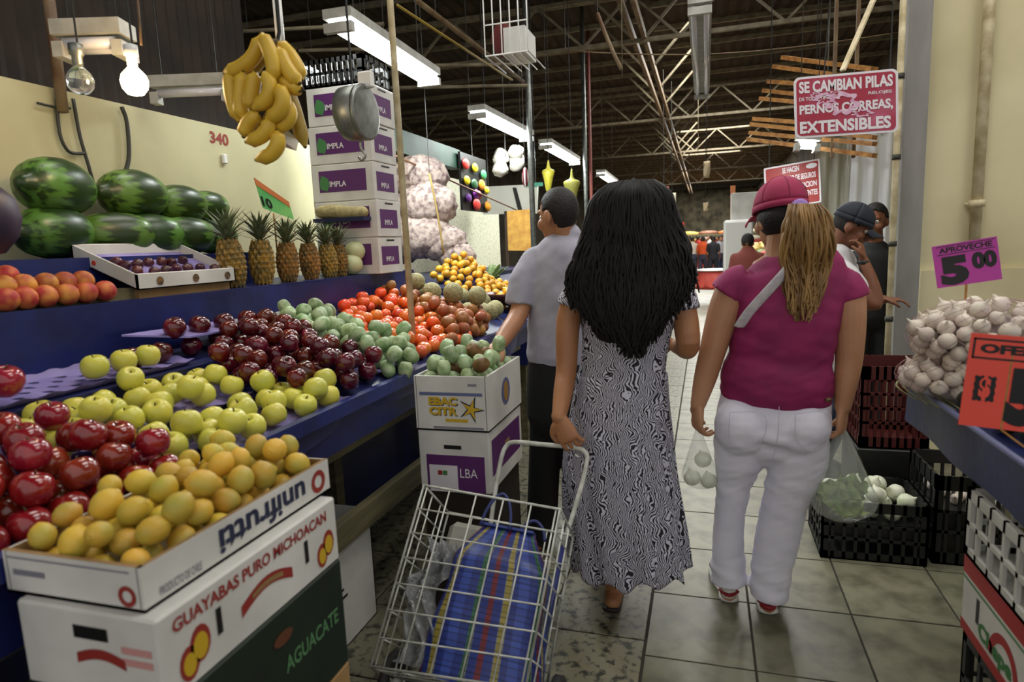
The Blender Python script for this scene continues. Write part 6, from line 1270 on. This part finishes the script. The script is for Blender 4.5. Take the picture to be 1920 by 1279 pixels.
# second stall: table with oranges, greens
t2 = thing('display_table', 'second fruit table further along with oranges and greens', 'table', (-1.6, 5.8, 0))
prism([(-1.2, .6), (-1.2, .96), (-1.95, 1.16), (-1.95, .6)], 4.32, 7.4).build('sloping_top', M['bluedk'], t2)
b = MB(); b.bb(-2.95, -1.95, 4.32, 7.4, 1.12, 1.2); b.build('rear_shelf', M['bluedk'], t2)
for y in (4.5, 5.9, 7.2):
    for x in (-1.3, -1.85, -2.6): b = MB(); b.bb(x-.03, x+.03, y-.03, y+.03, 0, .62 if x > -2 else 1.12); b.build('leg', M['plank'], t2)
pk_ = yp(866, 486, 4.75)
def s2(x, y): return .96+(-1.2-x)*.267+max(0, .2-.55*math.hypot(x-pk_.x, (y-4.75)*.8))
b = MB(); b.lathe([(.36, 0), (.3, .06), (.2, .12), (.1, .17), (.02, .19)], 20, V((pk_.x, 4.75, s2(-1.75, 4.2)+.0-.02))); 
PLACED.clear(); opoly = [(-1.93, 4.36), (-1.25, 4.36), (-1.22, 5.1), (-1.93, 5.25)]
scatter(pile(opoly, s2, .031, 150, .95, 30, zlim=.14), P_['orange'], 'yellow-orange fruit heaped on the second table', 'orange', 'oranges on the second table', 1)
b = MB()
b.grid(lambda u, v: V((-1.93+.7*u, 4.36+.85*v, s2(-1.93+.7*u, 4.36+.85*v)-.004)), 24, 24); b.build('cloth_mound', M['bluedk'], t2, True)
bw = yp(915, 550, 4.22); bo = thing('dark_bowl', 'wide dark lacquered bowl below the oranges, beside the cantaloupes', 'bowl', bw)
b = MB(); b.lathe([(.03, -.07), (.1, -.06), (.17, -.01), (.19, .02), (.18, .018), (.09, -.045), (.01, -.05)], 26, V((-1.34, 4.36, 1.10))); b.build('shell', mat('dark_red_lacquer', '2a0f0a', .35, col2='4a1c10', scale=12), bo, True)
for k in range(9):
    a = k*2.4; place(P_['orange'], (-1.34+.09*math.cos(a)*(k/9)**.5, 4.36+.09*math.sin(a)*(k/9)**.5, 1.075+.03*(k < 3)+.022), (0, 0, k), 'yellow-orange fruit in the dark lacquered bowl', 'orange', 'oranges in the dark bowl')
rnd2 = random.Random(5)
gm = [mat('leafy_greens', '55723f', .7, col2='8fa070', scale=22, detail=4, bump=.6, bscale=40), mat('pale_greens', '9fb092', .7, col2='d0d6c4', scale=22, detail=4, bump=.6, bscale=40)]
lbl = ['front bunch of leafy greens behind the oranges', 'pale bunch of greens right of the oranges', 'third bunch of leafy greens on the second table', 'pale frosted bunch of greens near the man', 'far bunch of leafy greens on the second table', 'last pale bunch of greens before the teal crate', 'low bunch of greens beside the orange heap', 'frosted greens just left of the grey shirt']
for i in range(8):
    x, y = -1.8+.5*((i*.37) % 1)+.1*(i % 2), 5.35+.24*i; c = V((x, y, .96+(-1.2-x)*.267)); o = thing('greens_bunch', lbl[i], 'greens', c, group='bunches of greens')
    for k in range(14):
        g = rnd2.random()*6.28; e = rnd2.uniform(.5, 1.4); d = V((math.cos(g)*math.cos(e), math.sin(g)*math.cos(e), math.sin(e))); s_ = V((-d.y, d.x, 0)).normalized(); ln = rnd2.uniform(.12, .2)
        b = MB(); b.limb([c+V((0, 0, .01)), c+d*ln*.5, c+d*ln+V((d.x, d.y, -.2))*.05], [(.012, .006), (.05, .008), (.02, .004)], s_, 6, 3); b.build('leaf', gm[i % 2], o, True)
# garlic sacks piled behind
M['sack'] = mat('purple_white_garlic_sack', 'b3a39a', .85, col2='5c464a', scale=24, detail=5, lo=.42, hi=.7, bump=1, bscale=26)
M['sackdk'] = mat('brown_garlic_sack', '8d7b70', .85, col2='4a3c36', scale=34, detail=4, lo=.42, hi=.66, bump=.9, bscale=34)
sks = [((745, 455), .20, 'lowest left garlic sack behind the black pan', 1), ((790, 440), .22, 'pale garlic sack in the lower row by the white pole', 0), ((830, 455), .16, 'small white garlic sack at the front of the pile', 0), ((750, 395), .2, 'dark garlic sack in the middle of the pile', 1), ((800, 385), .2, 'white garlic sack in the middle of the pile', 0), ((755, 335), .2, 'upper brown garlic sack below the green fascia', 1), ((790, 330), .18, 'topmost pale garlic sack under the rail', 0), ((855, 480), .13, 'smallest white garlic sack resting by the oranges', 0)]
for i, ((x, y), r, lab, dk_) in enumerate(sks):
    c = yp(x, y, 5.15-.12*(i in (1, 2, 4, 7))); b = MB(); b.ball((0, 0, 0), (r*1.3, r*.9, r*.95), 40, 26)
    b.v = [tuple(V(p)*(1+.1*noise.noise((p[0]*6+i*9, p[1]*6, p[2]*6))+.09*noise.noise((p[0]*26+i, p[1]*26, p[2]*26)))) for p in b.v]; o = b.build('garlic_sack', M['sackdk'] if dk_ else M['sack'], None, True); o.location = c; tag(o, lab, 'sack', 'garlic sacks in the pile')
for xs, lab in (((735, 292, 748, 430), 'yellow twine hanging before the left garlic sacks'), ((805, 325, 832, 478), 'frayed brown twine hanging before the pale garlic sacks')):
    a, c = yp(xs[0], xs[1], 4.75), yp(xs[2], xs[3], 4.75); b = MB(); b.tube([a, (a+c)/2+V((.01, 0, 0)), c], .008, 6, 3); o = tag(b.build('twine', mat('yellow_twine', '9a8348', .8), None, True), lab, 'twine'); b = MB(); b.tube([a, (a.x, a.y, RZ-.02)], .003, 5); b.build('hanger', M['cable'], o)
# board of coloured pouches
bp = thing('pouch_board', 'black board hung with red, yellow, green and purple pouches', 'display board', xp(888, 395, -2.36))
b = MB(); p0, p1 = xp(862, 292, -2.36), xp(914, 398, -2.36); ztop, zbot = 2.40, xp(888, 396, -2.36).z
b.bb(-2.38, -2.355, p0.y, p1.y, zbot, ztop); b.build('board', M['black'], bp)
for k, (u, v, cc, r) in enumerate(((.1, .8, 'a3251f', .06), (.45, .78, 'd8c51c', .05), (.8, .7, '3f8a5c', .055), (.12, .52, 'd2bd1a', .05), (.7, .5, 'cf8a2c', .06), (.4, .48, '1f4a2a', .06), (.45, .3, '7a2c8c', .06), (.15, .22, '5a2a78', .05), (.55, .3, 'b32a22', .05), (.45, .12, 'b5302a', .07), (.92, .12, 'd08a22', .06), (.9, .42, 'd6c220', .045))):
    c = V((-2.33, p0.y+(p1.y-p0.y)*u, zbot+(ztop-zbot)*v)); b = MB(); b.ball(c, (.02, r*1.6, r*.95), 12, 8); b.build('pouch', mat('pouch_colour_'+str(k), cc, .4), bp, True)
b = MB(); b.tube([(-2.37, (p0.y+p1.y)/2, ztop), (-2.37, (p0.y+p1.y)/2, RZ-.02)], .005, 6); b.build('hanger', M['cable'], bp)
# white canopy, yellow board, teal crate
wc_ = thing('white_canopy', 'grey-white canopy with a dark stripe behind the grey post', 'canopy', xp(930, 380, -2.2)); Yc = 8.2
q = [yp(x, y, Yc) for x, y in ((912, 350), (1008, 345), (1006, 400), (905, 402))]; b = MB(); b.slab(q, (0, .05, 0)); b.build('valance', mat('white_canopy_cloth', 'cfd0c8', .8), wc_)
q = [yp(x, y, Yc-.01) for x, y in ((961, 352), (968, 352), (980, 396), (972, 396))]; b = MB(); b.slab(q, (0, -.005, 0)); b.build('dark_stripe', M['black'], wc_)
q = [yp(x, y, Yc-.02) for x, y in ((988, 343), (1018, 342), (1018, 349), (988, 350))]; b = MB(); b.slab(q, (0, -.01, 0)); b.build('teal_edge', mat('teal_trim', '4a9a88', .6), wc_)
for x in (915, 1004): p = yp(x, 348, Yc); b = MB(); b.tube([p, V((p.x, p.y, RZ-.02))], .008, 6); b.build('hanger', M['cable'], wc_)
yb3 = thing('yellow_board', 'amber yellow board standing behind the greens', 'board', yp(968, 470, 7.6)); q = [yp(x, y, 7.6) for x, y in ((948, 396), (998, 392), (998, 470), (950, 470))]
b = MB(); b.slab(q, (0, .04, 0)); b.build('panel', mat('amber_panel', 'd9a94e', .7, col2='c08a3c', scale=12), yb3); b = MB(); b.bar(q[0], V((q[3].x, 7.6, .2)), .03, .03); b.bar(q[1], V((q[2].x, 7.6, .2)), .03, .03); b.bar(V((q[3].x, 7.6, .2)), V((q[3].x, 7.6, 0)), .03, .03); b.bar(V((q[2].x, 7.6, .2)), V((q[2].x, 7.6, 0)), .03, .03); b.build('frame', mat('dark_wood_frame', '3a2a1a', .7), yb3)
crate('teal plastic crate on the second table behind the man', -1.75, -1.25, 7.45, 7.8, .95, 1.12, mat('teal_plastic', '3f8a7a', .5), nz=2)
b = MB(); b.bb(-1.8, -1.2, 7.42, 7.85, 0, .95); tag(b.build('stall_counter', M['plank']), 'plain counter under the teal crate', 'counter')
# posts, hanging bags
for (x, y0, Y, r, lab) in ((995, 160, 6.6, .03, 'grey steel post left of the man'), (1097, 290, 9.5, .03, 'thin grey post between the man and the long-haired woman'), (1107, 300, 10.5, .025, 'thin reddish post behind the long-haired woman')):
    p = yp(x, 300, Y); b = MB(); b.tube([(p.x, p.y, 0), (p.x, p.y, RZ-.02)], r, 10); tag(b.build('steel_post', M['galv'] if 'grey' in lab else mat('faded_red_post', '8a4a44', .6), None, True), lab, 'post')
my = mat('yellow_plastic_bag', 'd6cf4a', .4, col2='b8ae35', scale=8)
for (x, y0, y1, Y, wd, lab) in ((1028, 302, 356, 8.0, .08, 'bright yellow bag hanging above the man'), (1072, 318, 384, 8.6, .11, 'larger dull yellow bag hanging right of the bright one')):
    a, c = yp(x, y0, Y), yp(x, y1, Y); o = thing('hanging_bag', lab, 'bag', c); b = MB(); b.limb([a, a.lerp(c, .25), a.lerp(c, .35), a.lerp(c, .6), c], [(.01, .01), (.03, .02), (wd, .05), (wd*.75, .05), (wd*.4, .03)], (1, 0, 0), 14, 4); b.build('bag', my if wd < .1 else mat('dull_yellow_bag', '8d8a3a', .6), o, True)
    b = MB(); b.tube([a, V((a.x, a.y, RZ-.02))], .004, 5); b.build('cord', M['cable'], o)
o = thing('bundle_of_bags', 'tangled bundle of white plastic bags hanging from a bar', 'bags', yp(948, 325, 7.2)); c = yp(948, 303, 7.2)
for k in range(7): b = MB(); q = c+V((.14*math.cos(k*2.1), .06*math.sin(k*1.7), .09*math.sin(k*2.7))); b.ball(q, (.09, .07, .08), 12, 8); b.v = [tuple(V(p)+.03*noise.noise_vector(V(p)*14)) for p in b.v]; b.build('crumpled_bag', D.materials.get('bag_white') or mat('bag_white', 'c9c6ba', .5, bump=.6, bscale=20), o, True)
b = MB(); b.tube([c+V((0, 0, .05)), V((c.x, c.y, RZ-.02))], .006, 5); b.build('cord', M['cable'], o)
a = yp(985, 333, 6.4); o = thing('hanging_ornament', 'small white and dark red hanging ornament beside the grey post', 'ornament', a); b = MB(); b.ball(a, (.035, .03, .1), 12, 10); b.build('body', mat('white_red_ornament', 'd6cfcf', .4, col2='6a1420', scale=9, lo=.48, hi=.52, kind='wave'), o, True); b = MB(); b.tube([a, V((a.x, a.y, RZ-.02))], .004, 5); b.build('cord', M['cable'], o)
# wire rack hung from the roof at the top
hr_ = thing('hanging_rack', 'white wire rack with a red cloth hung under the roof', 'rack', yp(945, 50, 4.6)); A, Bq = yp(905, -10, 4.6), yp(990, 95, 4.6); b = MB()
for k in range(6): f = k/5; b.tube([V((A.x+(Bq.x-A.x)*f, 4.6, A.z)), V((A.x+(Bq.x-A.x)*f, 4.6, Bq.z)), V((A.x+(Bq.x-A.x)*f, 5.1, Bq.z))], .005, 6)
for k in range(3): z = Bq.z+(A.z-Bq.z)*k/2; b.tube([V((A.x, 4.6, z)), V((Bq.x, 4.6, z))], .006, 6); b.tube([V((A.x, 5.1, Bq.z)), V((A.x, 4.6, Bq.z))], .006, 6); b.tube([V((Bq.x, 5.1, Bq.z)), V((Bq.x, 4.6, Bq.z))], .006, 6)
for x in (A.x, Bq.x): b.tube([V((x, 4.6, A.z)), V((x, 4.6, RZ-.02))], .006, 6)
b.build('wire_frame', M['white'], hr_, True); b = MB(); b.ball(V((A.x*.7+Bq.x*.3, 4.75, Bq.z+.14)), (.09, .1, .12), 14, 9); b.build('red_cloth', mat('dark_red_cloth', '5a1a18', .8, bump=.5, bscale=20), hr_, True); b = MB(); b.box(V((A.x*.35+Bq.x*.65, 4.8, Bq.z+.1)), (.16, .3, .18)); b.build('white_box', M['carton'], hr_)
# hanging papers and bits far down the aisle
for (x, y, Y, w_, h, lab) in ((1325, 318, 11, .1, .26, 'beige torn paper hanging over the aisle'), (1323, 388, 16, .12, .2, 'small beige tag hanging far over the aisle'), (1260, 385, 14, .16, .5, 'pale hanging cloth right of the black hair'), (1245, 372, 13, .2, .45, 'dark red hanging cloth right of the black hair')):
    c = yp(x, y, Y); o = thing('hanging_paper', lab, 'hanging', c); b = MB(); b.grid(lambda u, v: c+V(((u-.5)*w_*(1-.2*v), .03*math.sin(5*u+4*v), h*(.5-v))), 6, 6); q = b.build('sheet', mat('beige_sheet', 'b8a888', .8) if 'beige' in lab else (mat('pale_sheet', 'c3bfa6', .8) if 'pale' in lab else mat('dark_red_sheet', '6a2a1c', .8)), o, True); so = q.modifiers.new('t', 'SOLIDIFY'); so.thickness = .01
    b = MB(); b.tube([c+V((0, 0, h*.45)), V((c.x, c.y, RZ-.02))], .006, 5); b.build('cord', M['cable'], o)
# far stalls
def stall(x0, x1, y0, y1, h, m, label): 
    o = thing('far_stall', label, 'stall', ((x0+x1)/2, (y0+y1)/2, 0)); b = MB(); b.rbox(((x0+x1)/2, (y0+y1)/2, h/2), (x1-x0, y1-y0, h), .02); b.build('counter', m, o)
    for k in range(10): u, v = (k % 5+.5)/5, (k//5+.5)/2; cx_, cy_ = x0+(x1-x0)*u, y0+(y1-y0)*v; b = MB(); b.ball(V((cx_, cy_, h+.05)), ((x1-x0)/9, (y1-y0)/4.4, .16), 10, 6); b.build('heap', FH[(k+int(y0*3)) % len(FH)], o, True)
    return o
FH = [mat('far_heap_'+str(i), c, .6, col2=c2, scale=14, detail=4) for i, (c, c2) in enumerate((('b5482a', 'd98a3a'), ('c9c0a0', 'e6e2d0'), ('5a7a3c', '8aa05a'), ('a8302a', 'c65a3a'), ('c8a23a', 'e0c76a'), ('6a3a2a', '9a6a4a')))]
M['redcounter'] = mat('red_counter', 'a83a2e', .6); M['palecounter'] = mat('pale_counter', 'b5b09a', .7)
for a in ((-2.2, -1.0, 9.6, 11.2, .95, M['palecounter'], 'pale far stall just beyond the second table'), (-2.4, -1.0, 12.5, 14.5, .95, M['redcounter'], 'red-fronted far stall on the left of the aisle'), (-2.6, -1.1, 16, 19, 1.0, M['palecounter'], 'pale far stall deep on the left'), (-2.8, -1.2, 21, 25, 1.0, M['redcounter'], 'deepest red stall on the left'),
          (1.0, 2.6, 13.2, 15.2, .95, M['redcounter'], 'red-fronted far stall on the right of the aisle'), (1.1, 2.8, 17.5, 20.5, 1.0, M['palecounter'], 'pale far stall deep on the right'), (1.2, 2.9, 23, 27, 1.0, M['redcounter'], 'deepest red stall on the right'), (-2.5, 2.6, 33, 35, 1.25, M['redcounter'], 'wide red stall closing the end of the aisle'), (-2.5, 2.8, 37, 38.5, 1.6, M['plank'], 'tall pale stall behind the closing red stall')): stall(*a)
fx = yp(1358, 445, 10).x; fx1 = yp(1412, 445, 10).x
fr_ = thing('white_fridge', 'white upright fridge beyond the pink-capped woman', 'fridge', ((fx+fx1)/2, 10.3, 0)); zt = yp(1380, 412, 10).z
b = MB(); b.rbox(((fx+fx1)/2, 10.3, zt/2), (fx1-fx, .6, zt), .02); b.build('cabinet', M['white'], fr_); b = MB(); b.rbox(((fx+fx1)/2, 9.985, zt/2+.04), (fx1-fx-.03, .03, zt-.14), .008); dr = b.build('door', M['white'], fr_); b = MB(); b.bar((fx1-.05, 9.96, zt*.35), (fx1-.05, 9.96, zt*.85), .02, .02); b.build('handle', M['black'], dr)
carton('stacked white boxes on top of the far fridge', fx+.1, fx1+.2, 10.1, 10.5, zt, yp(1395, 360, 10).z, M['carton'])
px_ = yp(1374, 390, 12); b = MB(); b.bb(px_.x-.04, px_.x+.04, 12, 12.08, 0, yp(1374, 348, 12).z); tag(b.build('orange_post', mat('orange_wood_post', 'a8653a', .7)), 'orange-brown post beside the far fridge', 'post')
p = yp(1268, 434, 11); b = MB(); b.lathe([(.08, -.14), (.11, -.14), (.125, .14), (.118, .14), (.1, -.12)], 18, p); o = b.build('red_bucket', mat('bright_red_plastic', 'c4281c', .4), None, True); tag(o, 'bright red bucket on a shelf right of the black hair', 'bucket')
b = MB(); b.bb(p.x-.3, p.x+.2, 10.8, 11.2, p.z-.17, p.z-.14); b.bb(p.x-.3, p.x-.26, 10.8, 11.2, 0, p.z-.17); b.bb(p.x+.16, p.x+.2, 10.8, 11.2, 0, p.z-.17); tag(b.build('far_shelf', M['plank']), 'plain shelf carrying the red bucket', 'shelf')
# distant shoppers
def shopper(x, y, h, sc, tc, hcol, face, label):
    o = thing('person', label, 'person', (x, y, 0)); s = h/1.65; f = V((math.sin(face), math.cos(face), 0)); l = V((f.y, -f.x, 0)); c = V((x, y, 1.5*s)); b = MB(); head(b, c, f, s)
    b.limb([c-V((0, 0, .05)), c-V((0, 0, .2*s))], [.05*s, .06*s], l, 10, 1); b.limb([(x, y, 1.28*s), (x, y, .9*s)], [(.13*s, .08*s), (.12*s, .09*s)], l, 12, 1)
    for k in (-1, 1):
        sh = V((x, y, 1.3*s))+l*k*.18*s; e = sh-V((0, 0, .28*s))+l*k*.04; w_ = e+f*.12*s-V((0, 0, .18*s)); b.limb([sh, e, w_], [.045*s, .038*s, .027*s], l, 10, 3); hand(b, w_, f*.4+V((0, 0, -1)), l*-k, f, .4, s)
        b.limb([V((x, y, .88*s))+l*k*.08, V((x, y, .46*s))+l*k*.09+f*.03*k, V((x, y, .07))+l*k*.09+f*.08*k], [.08*s, .055*s, .04*s], l, 10, 3); b.limb([V((x, y, .04))+l*k*.09+f*(.08*k-.04), V((x, y, .03))+l*k*.09+f*(.08*k+.15)], [(.04, .035), (.036, .022)], l, 10, 1)
    remesh(b.build('body', M['skinC'], o), .018, 2)
    b = MB(); b.limb([(x, y, 1.4*s), (x, y, 1.3*s), (x, y, 1.1*s), (x, y, .86*s)], [(.09*s, .07*s), (.2*s, .11*s), (.17*s, .12*s), (.17*s, .12*s)], l, 16, 3)
    for k in (-1, 1): sh = V((x, y, 1.3*s))+l*k*.17*s; b.limb([sh, sh-V((0, 0, .2*s))+l*k*.03], [.065*s, .06*s], l, 10, 1)
    remesh(b.build('shirt', mat('shopper_top', sc, .8), o), .022, 2); b = MB(); b.limb([(x, y, .95*s), (x, y, .8*s)], [(.17*s, .125*s), (.17*s, .12*s)], l, 14, 1)
    for k in (-1, 1): b.limb([V((x, y, .85*s))+l*k*.08, V((x, y, .46*s))+l*k*.09+f*.03*k, V((x, y, .07))+l*k*.09+f*.08*k], [.095*s, .075*s, .065*s], l, 12, 3)
    remesh(b.build('trousers', mat('shopper_bottoms', tc, .8), o), .022, 2); b = MB(); b.ball(c+V((0, 0, .03*s))-f*.012*s, (.085*s, .085*s, .1*s), 16, 10); b.v = [q for q in b.v]; b.v = [tuple(V(q)-f*max(0, (V(q)-c).dot(f)-.045*s)) for q in b.v]; b.build('hair', mat('shopper_hair', hcol, .7), o, True)
for (px_, py_, h, sc, tc, hc_, fa, lab) in ((1318, 524, 1.5, 'd2521f', '3a3a4a', '14100e', .3, 'distant shopper in an orange top in the aisle'), (1337, 526, 1.5, '1c1c24', '22222c', '100c0a', .1, 'distant shopper dressed in black in the aisle'), (1298, 522, 1.5, 'd5d0c0', '3f4a5e', '1c140e', -.4, 'distant shopper in a cream top left of the orange one'), (1284, 519, 1.5, '8a8f7a', '4a463c', '18120e', 3.0, 'distant shopper in olive facing the camera'),
     (1350, 521, 1.5, 'b0b6bc', '2a3550', '14100c', 2.6, 'distant shopper in pale grey near the right stalls'), (1309, 509, 1.55, 'a8322a', '2c2c30', '120e0c', .8, 'far shopper in a red top'), (1330, 508, 1.55, 'd8d8d0', '444038', '1a120c', -2, 'far shopper in a white top'), (1295, 505, 1.55, 'c9a23c', '3c3030', '1a120c', 2, 'farthest shopper in a mustard top'), (1352, 506, 1.55, '39506e', '24242a', '140e0a', -.6, 'far shopper in a blue shirt by the right stalls')):
    g = zp(px_, py_, 0); shopper(g.x, g.y, h, sc, tc, hc_, fa, lab)
g = yp(1402, 470, 8.5); shopper(g.x, 8.5, 1.5, '7a3a30', '2c2c34', '120c0a', .2, 'shopper partly hidden behind the magenta shirt by the fridge')
p = V((.32, 15.2, 0)); q = thing('cafe_table', 'white-topped table with a red skirt in the far aisle', 'table', (p.x-.1, p.y, 0)); b = MB(); b.lathe([(.02, .7), (.42, .7), (.44, .715), (.42, .73), (.02, .735)], 24, V((p.x-.1, p.y, 0))); b.build('top', M['white'], q, True); b = MB(); b.lathe([(.4, .7), (.43, .4), (.46, .3), (.45, .3), (.39, .7)], 24, V((p.x-.1, p.y, 0)), flute=lambda g_, t: 1+.04*math.sin(10*g_)*t); b.build('red_skirt', M['redcounter'], q, True); b = MB(); b.tube([(p.x-.1, p.y, 0), (p.x-.1, p.y, .7)], .03, 8); b.build('pedestal', M['galv'], q, True)
